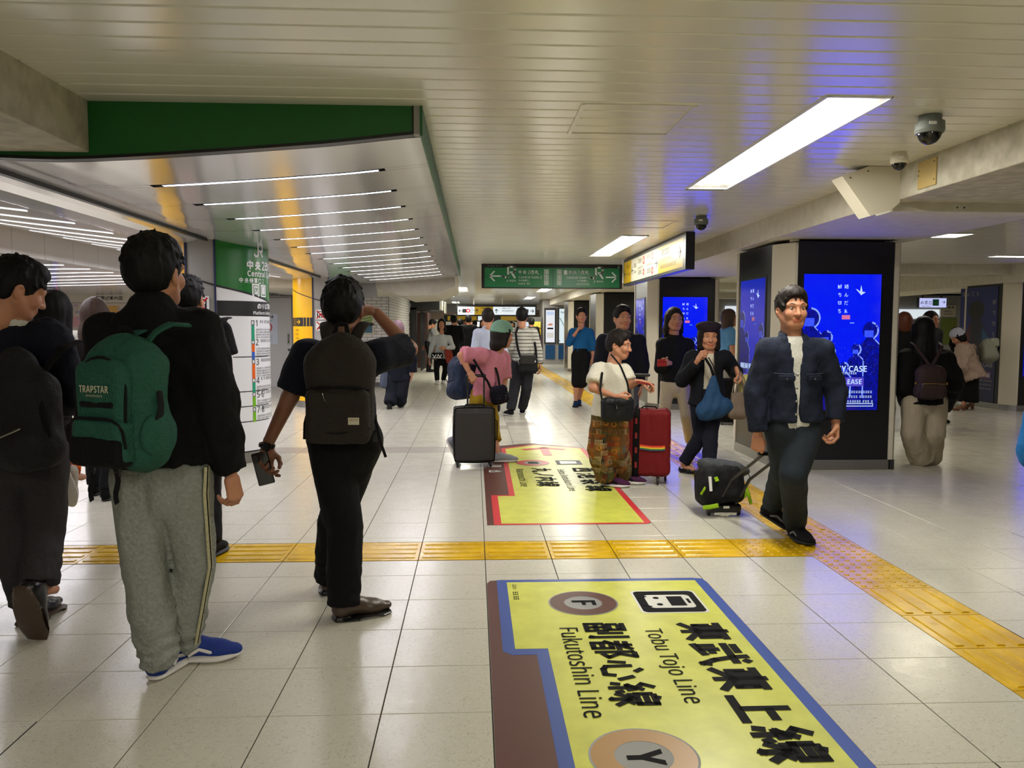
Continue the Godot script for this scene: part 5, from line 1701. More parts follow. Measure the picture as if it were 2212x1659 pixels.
	for q in [[-1.37, -0.77, "box_white"], [-0.77, -0.13, "box_yellow"], [-0.13, 0.72, "box_white"], [0.72, 1.36, "box_white"]]:
		put(flat_panel(q[1] - q[0] - 0.01, 0.28), M[q[2]], "lit_face", f1, Vector3((q[0] + q[1]) * 0.5, -0.02, 0.062))
	var fp := Acc.new()
	arrow_glyph(fp, Vector3(-1.2, -0.09, 0.066), -X, Y, 0.13, 0.16)
	arrow_glyph(fp, Vector3(1.18, -0.09, 0.066), X, Y, 0.13, 0.16)
	arrow_glyph(fp, Vector3(-0.62, -0.1, 0.066), Y, -X, 0.14, 0.16)
	arrow_glyph(fp, Vector3(0.06, -0.1, 0.066), Y, -X, 0.14, 0.16)
	fp.quad(Vector3(-1.2, -0.09, 0.066), Vector3(-1.06, -0.09, 0.066), Vector3(-1.06, 0.04, 0.066), Vector3(-1.2, 0.04, 0.066))
	fp.quad(Vector3(0.98, -0.09, 0.066), Vector3(1.12, -0.09, 0.066), Vector3(1.12, 0.04, 0.066), Vector3(0.98, 0.04, 0.066))
	for q in [[-0.93, 0.04, 0.1], [-0.93, -0.03, 0.15], [-0.93, -0.1, 0.12], [-0.55, 0.04, 0.2], [-0.55, -0.09, 0.3], [0.2, 0.04, 0.3], [0.2, -0.05, 0.4], [0.78, 0.03, 0.15]]:
		fine_print(fp, Vector3(q[0], q[1], 0.066), X, Y, q[2], 0.05, int(q[0] * 70 + q[1] * 33) + 500)
	put(fp.mesh(), M.ink, "print", f1)
	var fr := Acc.new()
	ring_flat(fr, Vector3(-1.0, -0.02, 0.067), X, Y, 0.035, 0.07, 18)
	put(fr.mesh(), M.sign_red, "line_roundel", f1)
	put(box_mesh(Vector3(0.02, 0.15, 0.02)), M.white, "hanger", f1, Vector3(0.2, 0.3, 0.0))
	put(box_mesh(Vector3(0.02, 0.15, 0.02)), M.white, "hanger", f1, Vector3(-0.8, 0.3, 0.0))
	var f2 := base("far_sign", Vector3(0.5, 1.77, -33.0), "second row of lit signs lower and farther than the wide far sign", "sign")
	put(box_mesh(Vector3(1.75, 0.14, 0.05)), M.black_trim, "casing", f2)
	for q in [[-1.6, -0.4, "box_yellow"], [-0.35, 0.25, "box_white"], [0.6, 1.6, "box_yellow"]]:
		put(flat_panel(q[1] - q[0], 0.18), M[q[2]], "lit_face", f2, Vector3((q[0] + q[1]) * 0.5, 0, 0.052))
	put(box_mesh(Vector3(0.02, 0.28, 0.02)), M.white, "hanger", f2, Vector3(-1.2, 0.42, 0.0))
	put(box_mesh(Vector3(0.02, 0.28, 0.02)), M.white, "hanger", f2, Vector3(1.2, 0.42, 0.0))

# ------------------------------------------------------------------ soft shapes: a distance field meshed as surface nets
class Blob:
	var prims := []
	var h := 0.012
	var lo := Vector3(1e9, 1e9, 1e9)
	var hi := Vector3(-1e9, -1e9, -1e9)

	func _init(cell: float) -> void:
		h = cell

	func grow(p: Vector3, r: float) -> void:
		lo = lo.min(p - Vector3(r, r, r))
		hi = hi.max(p + Vector3(r, r, r))

	# tapered capsule; ax/q: section is q times as thick along ax. ends: 1 = flat at a, 2 = flat at b
	func cone(a: Vector3, b: Vector3, ra: float, rb: float, k := 0.02, ax := Vector3.ZERO, q := 1.0, ends := 0) -> void:
		prims.append([0, a, b, ra, rb, k, ax, q, ends])
		var m := maxf(1.0, q)
		grow(a, ra * m)
		grow(b, rb * m)

	func ell(c: Vector3, r: Vector3, b := Basis.IDENTITY, k := 0.02) -> void:
		prims.append([1, c, r, b, k])
		grow(c, maxf(r.x, maxf(r.y, r.z)))

	func box(c: Vector3, half: Vector3, rnd: float, b := Basis.IDENTITY, k := 0.01) -> void:
		prims.append([2, c, half, rnd, b, k])
		grow(c, half.length())

	func cut_box(c: Vector3, half: Vector3, rnd := 0.0, b := Basis.IDENTITY) -> void:
		prims.append([3, c, half, rnd, b])

	func cut_ball(c: Vector3, r: float) -> void:
		prims.append([4, c, r])

	func cut_plane(c: Vector3, n: Vector3) -> void: # removes the side that n points to
		prims.append([5, c, n])

	func arrays(disp = null) -> Array:
		var o := lo - Vector3(h, h, h) * 2.5
		var sz := hi - lo + Vector3(h, h, h) * 5.0
		var nx := int(ceil(sz.x / h)) + 1
		var ny := int(ceil(sz.y / h)) + 1
		var nz := int(ceil(sz.z / h)) + 1
		var d := PackedFloat32Array()
		d.resize(nx * ny * nz)
		d.fill(1.0)
		var nxy := nx * ny
		for pr in prims:
			var kind: int = pr[0]
			var bl: Vector3
			var bh: Vector3
			var k := 0.01
			if kind == 0:
				k = pr[5]
				var m := maxf(pr[3], pr[4]) * maxf(1.0, pr[7]) + k + 1.8 * h
				bl = pr[1].min(pr[2]) - Vector3(m, m, m)
				bh = pr[1].max(pr[2]) + Vector3(m, m, m)
			elif kind == 1:
				k = pr[4]
				var m1 := maxf(pr[2].x, maxf(pr[2].y, pr[2].z)) + k + 1.8 * h
				bl = pr[1] - Vector3(m1, m1, m1)
				bh = pr[1] + Vector3(m1, m1, m1)
			elif kind == 2 or kind == 3:
				var bb: Basis = pr[4]
				var hh: Vector3 = pr[2]
				var e := (bb.x * hh.x).abs() + (bb.y * hh.y).abs() + (bb.z * hh.z).abs() + Vector3(2, 2, 2) * h + Vector3(0.02, 0.02, 0.02)
				bl = pr[1] - e
				bh = pr[1] + e
			elif kind == 4:
				var m4: float = pr[2] + 2 * h
				bl = pr[1] - Vector3(m4, m4, m4)
				bh = pr[1] + Vector3(m4, m4, m4)
			else:
				bl = o
				bh = hi + Vector3(h, h, h) * 3.0
			var x0 := clampi(int((bl.x - o.x) / h), 0, nx - 1)
			var x1 := clampi(int((bh.x - o.x) / h) + 1, 0, nx - 1)
			var y0 := clampi(int((bl.y - o.y) / h), 0, ny - 1)
			var y1 := clampi(int((bh.y - o.y) / h) + 1, 0, ny - 1)
			var z0 := clampi(int((bl.z - o.z) / h), 0, nz - 1)
			var z1 := clampi(int((bh.z - o.z) / h) + 1, 0, nz - 1)
			if kind == 0:
				var a: Vector3 = pr[1]
				var ba: Vector3 = pr[2] - a
				var ra: float = pr[3]
				var dr: float = pr[4] - ra
				var ax: Vector3 = pr[6]
				var q: float = pr[7]
				var ends: int = pr[8]
				var flat := ax != Vector3.ZERO
				var g := 1.0 / q - 1.0
				var ln := ba.length()
				if flat:
					ba += ax * (ba.dot(ax) * g)
				var inv := 1.0 / maxf(ba.length_squared(), 1e-9)
				var sc := minf(1.0, q) if flat else 1.0
				var k4 := 1.0 / (4.0 * k)
				for z in range(z0, z1 + 1):
					for y in range(y0, y1 + 1):
						var i := z * nxy + y * nx + x0
						var p := Vector3(o.x + x0 * h, o.y + y * h, o.z + z * h) - a
						for x in range(x0, x1 + 1):
							var pp := p
							if flat:
								pp += ax * (p.dot(ax) * g)
							var t := pp.dot(ba) * inv
							var tc := clampf(t, 0.0, 1.0)
							var dd := ((pp - ba * tc).length() - ra - dr * tc) * sc
							if ends:
								if ends & 2 and t > 1.0:
									dd = maxf(((pp - ba * t).length() - ra - dr) * sc, (t - 1.0) * ln)
								elif ends & 2:
									dd = maxf(dd, (t - 1.0) * ln)
								if ends & 1 and t < 0.0:
									dd = maxf(((pp - ba * t).length() - ra) * sc, -t * ln)
								elif ends & 1:
									dd = maxf(dd, -t * ln)
							var e := d[i]
							var w := dd - e
							if w < k:
								var m := minf(dd, e)
								var u := k - absf(w)
								if u > 0.0:
									m -= u * u * k4
								d[i] = m
							i += 1
							p.x += h
			else:
				var c: Vector3 = pr[1]
				var k4b := 1.0 / (4.0 * k)
				for z in range(z0, z1 + 1):
					for y in range(y0, y1 + 1):
						var i := z * nxy + y * nx + x0
						var p := Vector3(o.x + x0 * h, o.y + y * h, o.z + z * h) - c
						for x in range(x0, x1 + 1):
							var dd: float
							if kind == 1:
								var lp: Vector3 = p * pr[3]
								var r: Vector3 = pr[2]
								var s := (lp / r).length()
								var s2 := (lp / (r * r)).length()
								dd = s * (s - 1.0) / maxf(s2, 1e-6)
							elif kind == 2 or kind == 3:
								var lb: Vector3 = (p * pr[4]).abs() - pr[2] + Vector3(pr[3], pr[3], pr[3])
								dd = lb.max(Vector3.ZERO).length() + minf(maxf(lb.x, maxf(lb.y, lb.z)), 0.0) - pr[3]
							elif kind == 4:
								dd = p.length() - pr[2]
							else:
								dd = -p.dot(pr[2])
							var e := d[i]
							if kind >= 3:
								d[i] = maxf(e, -dd)
							else:
								var w := dd - e
								if w < k:
									var m := minf(dd, e)
									var u := k - absf(w)
									if u > 0.0:
										m -= u * u * k4b
									d[i] = m
							i += 1
							p.x += h
		# surface nets
		var v := PackedVector3Array()
		var n := PackedVector3Array()
		var idx := PackedInt32Array()
		var cell := PackedInt32Array()
		cell.resize(nx * ny * nz)
		cell.fill(-1)
		var lim := 1.8 * h
		for z in nz - 1:
			for y in ny - 1:
				var b := z * nxy + y * nx
				for x in nx - 1:
					var i := b + x
					var d0 := d[i]
					if d0 > lim or d0 < -lim:
						continue
					var d1 := d[i + 1]
					var d2 := d[i + nx]
					var d3 := d[i + nx + 1]
					var d4 := d[i + nxy]
					var d5 := d[i + nxy + 1]
					var d6 := d[i + nxy + nx]
					var d7 := d[i + nxy + nx + 1]
					var neg := int(d0 < 0) + int(d1 < 0) + int(d2 < 0) + int(d3 < 0) + int(d4 < 0) + int(d5 < 0) + int(d6 < 0) + int(d7 < 0)
					if neg == 0 or neg == 8:
						continue
					var s := Vector3.ZERO
					var cnt := 0
					if (d0 < 0) != (d1 < 0):
						s += Vector3(d0 / (d0 - d1), 0, 0)
						cnt += 1
					if (d2 < 0) != (d3 < 0):
						s += Vector3(d2 / (d2 - d3), 1, 0)
						cnt += 1
					if (d4 < 0) != (d5 < 0):
						s += Vector3(d4 / (d4 - d5), 0, 1)
						cnt += 1
					if (d6 < 0) != (d7 < 0):
						s += Vector3(d6 / (d6 - d7), 1, 1)
						cnt += 1
					if (d0 < 0) != (d2 < 0):
						s += Vector3(0, d0 / (d0 - d2), 0)
						cnt += 1
					if (d1 < 0) != (d3 < 0):
						s += Vector3(1, d1 / (d1 - d3), 0)
						cnt += 1
					if (d4 < 0) != (d6 < 0):
						s += Vector3(0, d4 / (d4 - d6), 1)
						cnt += 1
					if (d5 < 0) != (d7 < 0):
						s += Vector3(1, d5 / (d5 - d7), 1)
						cnt += 1
					if (d0 < 0) != (d4 < 0):
						s += Vector3(0, 0, d0 / (d0 - d4))
						cnt += 1
					if (d1 < 0) != (d5 < 0):
						s += Vector3(1, 0, d1 / (d1 - d5))
						cnt += 1
					if (d2 < 0) != (d6 < 0):
						s += Vector3(0, 1, d2 / (d2 - d6))
						cnt += 1
					if (d3 < 0) != (d7 < 0):
						s += Vector3(1, 1, d3 / (d3 - d7))
						cnt += 1
					cell[i] = v.size()
					v.append(o + (Vector3(x, y, z) + s / cnt) * h)
					n.append(Vector3(d1 + d3 + d5 + d7 - d0 - d2 - d4 - d6, d2 + d3 + d6 + d7 - d0 - d1 - d4 - d5, d4 + d5 + d6 + d7 - d0 - d1 - d2 - d3).normalized())
					# quads across the three edges that start at this grid point
					if x > 0 and y > 0 and z > 0:
						var q0 := cell[i]
						if (d0 < 0) != (d1 < 0):
							var q1 := cell[i - nx]
							var q2 := cell[i - nx - nxy]
							var q3 := cell[i - nxy]
							if q1 >= 0 and q2 >= 0 and q3 >= 0:
								if d0 < 0:
									idx.append_array([q0, q2, q1, q0, q3, q2])
								else:
									idx.append_array([q0, q1, q2, q0, q2, q3])
						if (d0 < 0) != (d2 < 0):
							var q1 := cell[i - nxy]
							var q2 := cell[i - nxy - 1]
							var q3 := cell[i - 1]
							if q1 >= 0 and q2 >= 0 and q3 >= 0:
								if d0 < 0:
									idx.append_array([q0, q2, q1, q0, q3, q2])
								else:
									idx.append_array([q0, q1, q2, q0, q2, q3])
						if (d0 < 0) != (d4 < 0):
							var q1 := cell[i - 1]
							var q2 := cell[i - 1 - nx]
							var q3 := cell[i - nx]
							if q1 >= 0 and q2 >= 0 and q3 >= 0:
								if d0 < 0:
									idx.append_array([q0, q2, q1, q0, q3, q2])
								else:
									idx.append_array([q0, q1, q2, q0, q2, q3])
		if disp != null:
			var ds := PackedFloat32Array()
			ds.resize(v.size())
			for i in v.size():
				ds[i] = disp.call(v[i], n[i])
				v[i] += n[i] * ds[i]
			# normals again from the moved surface
			var nn := PackedVector3Array()
			nn.resize(v.size())
			for i in range(0, idx.size(), 3):
				var a := v[idx[i]]
				var f := (v[idx[i + 2]] - a).cross(v[idx[i + 1]] - a)
				nn[idx[i]] += f
				nn[idx[i + 1]] += f
				nn[idx[i + 2]] += f
			for i in v.size():
				var q := nn[i].normalized()
				n[i] = q if q.dot(n[i]) > 0.0 else (-q if q != Vector3.ZERO else n[i])
		return [v, n, idx, null]

	func mesh(disp = null) -> ArrayMesh:
		var a := Acc.new()
		a.add(arrays(disp))
		return a.mesh()

# ------------------------------------------------------------------ heads, hands, shoes, hair (built once, then placed)
# head frame: origin at the middle of the skull, face toward -z
func head_arrays(fine: bool) -> Array:
	var key := "head%s" % fine
	if shared.has(key):
		return shared[key]
	var b := Blob.new(0.0055 if fine else 0.011)
	b.ell(Vector3(0, 0.03, 0.015), Vector3(0.073, 0.09, 0.092))
	b.ell(Vector3(0, -0.03, -0.018), Vector3(0.060, 0.085, 0.072), Basis.IDENTITY, 0.03)
	b.ell(Vector3(0, -0.088, -0.05), Vector3(0.036, 0.028, 0.034), Basis.IDENTITY, 0.03)
	for s in [-1.0, 1.0]:
		b.cone(Vector3(s * 0.055, -0.05, 0.0), Vector3(s * 0.025, -0.092, -0.055), 0.022, 0.018, 0.02)
		b.ell(Vector3(s * 0.036, -0.03, -0.066), Vector3(0.026, 0.026, 0.022), Basis.IDENTITY, 0.02)
		b.cone(Vector3(s * 0.012, 0.024, -0.086), Vector3(s * 0.05, 0.022, -0.07), 0.010, 0.009, 0.02)
	b.cone(Vector3(0, 0.008, -0.086), Vector3(0, -0.032, -0.105), 0.008, 0.0125, 0.012)
	b.ell(Vector3(-0.012, -0.034, -0.096), Vector3(0.009, 0.008, 0.010), Basis.IDENTITY, 0.008)
	b.ell(Vector3(0.012, -0.034, -0.096), Vector3(0.009, 0.008, 0.010), Basis.IDENTITY, 0.008)
	b.cone(Vector3(-0.018, -0.060, -0.086), Vector3(0.018, -0.060, -0.086), 0.0065, 0.0065, 0.008)
	b.cone(Vector3(-0.014, -0.071, -0.084), Vector3(0.014, -0.071, -0.084), 0.0075, 0.0075, 0.008)
	b.cone(Vector3(0, -0.05, 0.02), Vector3(0, -0.15, 0.03), 0.056, 0.056, 0.03)
	for s in [-1.0, 1.0]:
		b.ell(Vector3(s * 0.078, -0.012, 0.012), Vector3(0.011, 0.034, 0.021), Basis(Vector3(0, 1, 0), s * 0.35), 0.008)
		b.ell(Vector3(s * 0.074, -0.038, 0.004), Vector3(0.009, 0.012, 0.011), Basis.IDENTITY, 0.006)
		b.cut_ball(Vector3(s * 0.088, -0.008, 0.006), 0.0105)
		b.cut_ball(Vector3(s * 0.032, 0.003, -0.098), 0.0165)
	var arr := b.arrays()
	var col := PackedColorArray()
	for p in arr[0]:
		var c := Color(1, 1, 1)
		if p.z < -0.07 and absf(p.x) < 0.024 and p.y < -0.053 and p.y > -0.079:
			c = Color(0.92, 0.55, 0.5)
		col.append(c)
	arr[3] = col
	shared[key] = arr
	return arr

func hand_arrays(pose: String, fine: bool) -> Array:
	var key := "hand%s%s" % [pose, fine]
	if shared.has(key):
		return shared[key]
	var b := Blob.new(0.0034 if fine else 0.007)
	var curl: Array = {"relaxed": [0.45, 0.55, 0.35], "grip": [1.25, 1.35, 0.7], "hold": [0.85, 0.75, 0.45], "pinch": [0.75, 0.9, 0.5]}[pose]
	# wrist and palm: fingers along -y, palm faces -z, thumb on +x
	b.cone(Vector3(0, 0.03, 0), Vector3(0, -0.015, 0), 0.026, 0.027, 0.012, Vector3(0, 0, 1), 0.75)
	var kx := [0.031, 0.0105, -0.0105, -0.029]
	var ky := [-0.085, -0.09, -0.086, -0.077]
	for f in 4:
		b.cone(Vector3(kx[f] * 0.65, -0.015, 0), Vector3(kx[f], ky[f], 0), 0.016, 0.0115, 0.012, Vector3(0, 0, 1), 0.95)
	b.ell(Vector3(0.022, -0.045, -0.010), Vector3(0.016, 0.028, 0.013), Basis.IDENTITY, 0.012)
	var ln := [[0.042, 0.025, 0.020], [0.046, 0.029, 0.021], [0.042, 0.027, 0.020], [0.033, 0.020, 0.017]]
	for f in 4:
		var p := Vector3(kx[f], ky[f], 0)
		var an := 0.0
		for s in 3:
			an += curl[s] * (1.0 + 0.08 * f - (0.22 if f == 0 else 0.0))
			var q: Vector3 = p + Vector3(kx[f] * 0.12 * (1 if s == 0 else 0), -cos(an), -sin(an)).normalized() * ln[f][s]
			var r: float = [0.0098, 0.0088, 0.0078][s] * (0.88 if f == 3 else 1.0)
			b.cone(p, q, r + 0.0006, r, 0.004)
			p = q
	var th := Vector3(0.024, -0.026, -0.004)
	var dirs: Array = [Vector3(0.62, -0.7, -0.35), Vector3(0.25, -0.85, -0.45), Vector3(0.0, -0.9, -0.4)]
	if pose == "grip" or pose == "hold" or pose == "pinch":
		dirs = [Vector3(0.55, -0.55, -0.6), Vector3(-0.05, -0.75, -0.65), Vector3(-0.5, -0.6, -0.5)]
	for s in 3:
		var q: Vector3 = th + dirs[s].normalized() * [0.040, 0.032, 0.025][s]
		b.cone(th, q, [0.0145, 0.0115, 0.0098][s], [0.0115, 0.0098, 0.0085][s], 0.006)
		th = q
	shared[key] = b.arrays()
	return shared[key]

# shoe frame: heel at the origin, toe toward -z, sole on y = 0; returns [upper, sole]
func shoe_arrays(kind: String, fine: bool) -> Array:
	var key := "shoe%s%s" % [kind, fine]
	if shared.has(key):
		return shared[key]
	var cell := 0.006 if fine else 0.012
	var u := Blob.new(cell)
	var s := Blob.new(cell)
	var Y := Vector3.UP
	if kind == "heel":
		u.cone(Vector3(0, 0.085, -0.03), Vector3(0, 0.075, -0.07), 0.028, 0.027, 0.02)
		u.cone(Vector3(0, 0.075, -0.07), Vector3(0, 0.035, -0.15), 0.027, 0.033, 0.02)
		u.cone(Vector3(0, 0.035, -0.15), Vector3(0, 0.026, -0.21), 0.033, 0.024, 0.02, Y, 0.75)
		u.cone(Vector3(0, 0.1, -0.03), Vector3(0, 0.13, -0.035), 0.029, 0.030, 0.02, Vector3.ZERO, 1.0, 2)
		s.cone(Vector3(0, 0.075, -0.03), Vector3(0, 0.0, -0.028), 0.026, 0.022, 0.005, Vector3.ZERO, 1.0, 2)
		s.cone(Vector3(0, 0.01, -0.14), Vector3(0, 0.01, -0.215), 0.036, 0.024, 0.01, Y, 0.3)
	elif kind == "flat":
		u.cone(Vector3(0, 0.032, -0.03), Vector3(0, 0.028, -0.12), 0.031, 0.030, 0.02)
		u.cone(Vector3(0, 0.024, -0.13), Vector3(0, 0.019, -0.21), 0.036, 0.024, 0.02, Y, 0.6)
		u.cut_box(Vector3(0, 0.07, -0.09), Vector3(0.022, 0.05, 0.07), 0.01)
		s.cone(Vector3(0, 0.006, -0.03), Vector3(0, 0.006, -0.1), 0.031, 0.030, 0.02, Y, 0.25)
		s.cone(Vector3(0, 0.006, -0.13), Vector3(0, 0.006, -0.215), 0.037, 0.025, 0.02, Y, 0.25)
	else:
		var dress := kind == "dress"
		var t := 0.0 if dress else 0.006
		u.cone(Vector3(0, 0.05, -0.034), Vector3(0, 0.10, -0.045), 0.034, 0.040 if not dress else 0.038, 0.02, Vector3.ZERO, 1.0, 2)
		u.cone(Vector3(0, 0.05, -0.036), Vector3(0, 0.052, -0.10), 0.035 + t * 0.4, 0.034, 0.03)
		u.cone(Vector3(0, 0.066, -0.085), Vector3(0, 0.036, -0.185), 0.034, 0.033 + t, 0.03)
		u.cone(Vector3(0, 0.034, -0.17), Vector3(0, 0.030, -0.235 if not dress else -0.245), 0.042, 0.034 + t * 0.5 if not dress else 0.026, 0.025, Y, 0.72)
		u.cut_plane(Vector3(0, 0.022 if not dress else 0.012, 0), -Y)
		var sh := 0.026 if not dress else 0.014
		s.cone(Vector3(0, sh * 0.5, -0.036), Vector3(0, sh * 0.5, -0.11), 0.039, 0.036, 0.02, Y, sh / 0.078)
		s.cone(Vector3(0, sh * 0.5, -0.11), Vector3(0, sh * 0.5, -0.18), 0.036, 0.046, 0.02, Y, sh / 0.085)
		s.cone(Vector3(0, sh * 0.5, -0.18), Vector3(0, sh * 0.5 + (0.006 if not dress else 0.0), -0.238), 0.046, 0.036 if not dress else 0.028, 0.02, Y, sh / 0.085)
		if dress:
			s.box(Vector3(0, 0.012, -0.035), Vector3(0.034, 0.013, 0.034), 0.01)
	shared[key] = [u.arrays(), s.arrays()]
	return shared[key]

func hair_arrays(style: String, length: float, sd: int, fine: bool) -> Array:
	var key := "hair%s%.2f_%d%s" % [style, length, sd, fine]
	if shared.has(key):
		return shared[key]
	var r := RandomNumberGenerator.new()
	r.seed = sd
	var b := Blob.new(0.0062 if fine else 0.012)
	var long := style == "long" or style == "bob"
	b.ell(Vector3(0, 0.036, 0.02), Vector3(0.086, 0.098, 0.104))
	b.ell(Vector3(0, 0.0, 0.045), Vector3(0.080, 0.085, 0.078), Basis.IDENTITY, 0.03)
	if style == "short":
		b.ell(Vector3(0.0, 0.085, -0.03), Vector3(0.06, 0.045, 0.06), Basis.IDENTITY, 0.03)
	b.cut_box(Vector3(0, -0.046, -0.128), Vector3(0.13, 0.118, 0.078), 0.035, Basis(Vector3(1, 0, 0), -0.12))
	b.cut_box(Vector3(0, -0.13, -0.04), Vector3(0.13, 0.10, 0.065), 0.012)
	if not long:
		b.cut_box(Vector3(0, -0.19, 0.06), Vector3(0.13, 0.105, 0.15), 0.01)
		for s in [-1.0, 1.0]:
			b.cut_box(Vector3(s * 0.09, -0.035, 0.008), Vector3(0.03, 0.036, 0.022), 0.012)
	if style == "long":
		b.cone(Vector3(0, 0.0, 0.055), Vector3(0, -length * 0.55, 0.075), 0.085, 0.088, 0.03, Vector3(0, 0, 1), 0.62)
		b.cone(Vector3(0, -length * 0.5, 0.075), Vector3(0, -length, 0.085), 0.09, 0.072, 0.03, Vector3(0, 0, 1), 0.45)
		for s in [-1.0, 1.0]:
			b.cone(Vector3(s * 0.07, 0.03, 0.0), Vector3(s * 0.082, -length * 0.6, 0.02), 0.028, 0.024, 0.02)
	elif style == "bob":
		b.cone(Vector3(0, 0.0, 0.045), Vector3(0, -length, 0.05), 0.088, 0.092, 0.03, Vector3(0, 0, 1), 0.72)
		for s in [-1.0, 1.0]:
			b.cone(Vector3(s * 0.066, 0.05, -0.02), Vector3(s * 0.076, -length, -0.005), 0.028, 0.03, 0.02)
	if fine or style == "short":
		var cnt := 170 if fine else 60
		for k in cnt:
			var th := r.randf_range(0.05, 1.75 if not long else 1.3)
			var ph := r.randf() * TAU
			var dir := Vector3(sin(th) * sin(ph), cos(th), sin(th) * cos(ph))
			if dir.z < -0.45 and dir.y < 0.34:
				continue
			if not long and dir.y < -0.12 and dir.z < 0.55:
				continue
			var p := Vector3(0, 0.036, 0.02) + dir * Vector3(0.084, 0.096, 0.102)
			var down := (Vector3(dir.x * 0.35, -0.55 if dir.y < 0.75 else -0.05, (-0.55 if dir.z < -0.3 else -0.25) if dir.z < 0.25 else 0.25) + Vector3(r.randf_range(-0.4, 0.4), 0, r.randf_range(-0.4, 0.4)))
			down = (down - dir * down.dot(dir)).normalized()
			b.cone(p - dir * 0.006, p + down * r.randf_range(0.022, 0.042) * (1.35 if dir.z < -0.3 else 1.0) + dir * r.randf_range(-0.002, 0.006), 0.0095, 0.0035, 0.007)
	var n := FastNoiseLite.new()
	n.seed = sd
	n.frequency = 38.0
	var f := func(p: Vector3, _n: Vector3) -> float:
		var a := atan2(p.x, p.z + 0.0) * 0.09
		return n.get_noise_3d(a, p.y * (0.10 if long else 0.35), p.z * 0.5 + p.x * 0.5) * (0.0045 if fine else 0.006)
	shared[key] = b.arrays(f)
	return shared[key]

# ------------------------------------------------------------------ a person
var SKIN := {}

func skin(called: String, c: Color) -> StandardMaterial3D:
	if not M.has(called):
		var m := mat(called, c, 0.55)
		m.vertex_color_use_as_albedo = true
		m.subsurf_scatter_enabled = false
	return M[called]

var cloth_count := 0
func cloth(c: Color, rough := 0.85, bump := 0.35, scale := 9.0) -> StandardMaterial3D:
	var key := "cloth_%s_%.2f_%.1f" % [c.to_html(), bump, scale]
	if not M.has(key):
		var m := mat(key, c, rough)
		m.metallic_specular = 0.3
		if not shared.has("weave"):
			shared["weave"] = bump_tex(0.11, 256, 71, 5.0)
			shared["weave_tone"] = noise_tex(0.09, Color(0.82, 0.82, 0.82), Color(1, 1, 1), 256, 72)
		m.albedo_texture = shared["weave_tone"]
		m.normal_enabled = true
		m.normal_texture = shared["weave"]
		m.normal_scale = bump
		tri(m, scale * 0.35)
	return M[key]

func heading(deg: float) -> Vector3:
	return Vector3(sin(deg_to_rad(deg)), 0, -cos(deg_to_rad(deg)))

func folds(sd: int, amp: float, fr := 9.0, stretch := 0.45) -> Callable:
	var n := FastNoiseLite.new()
	n.seed = sd
	n.frequency = 1.0
	n.fractal_octaves = 3
	return func(p: Vector3, _n: Vector3) -> float: return n.get_noise_3d(p.x * fr, p.y * fr * stretch, p.z * fr) * amp

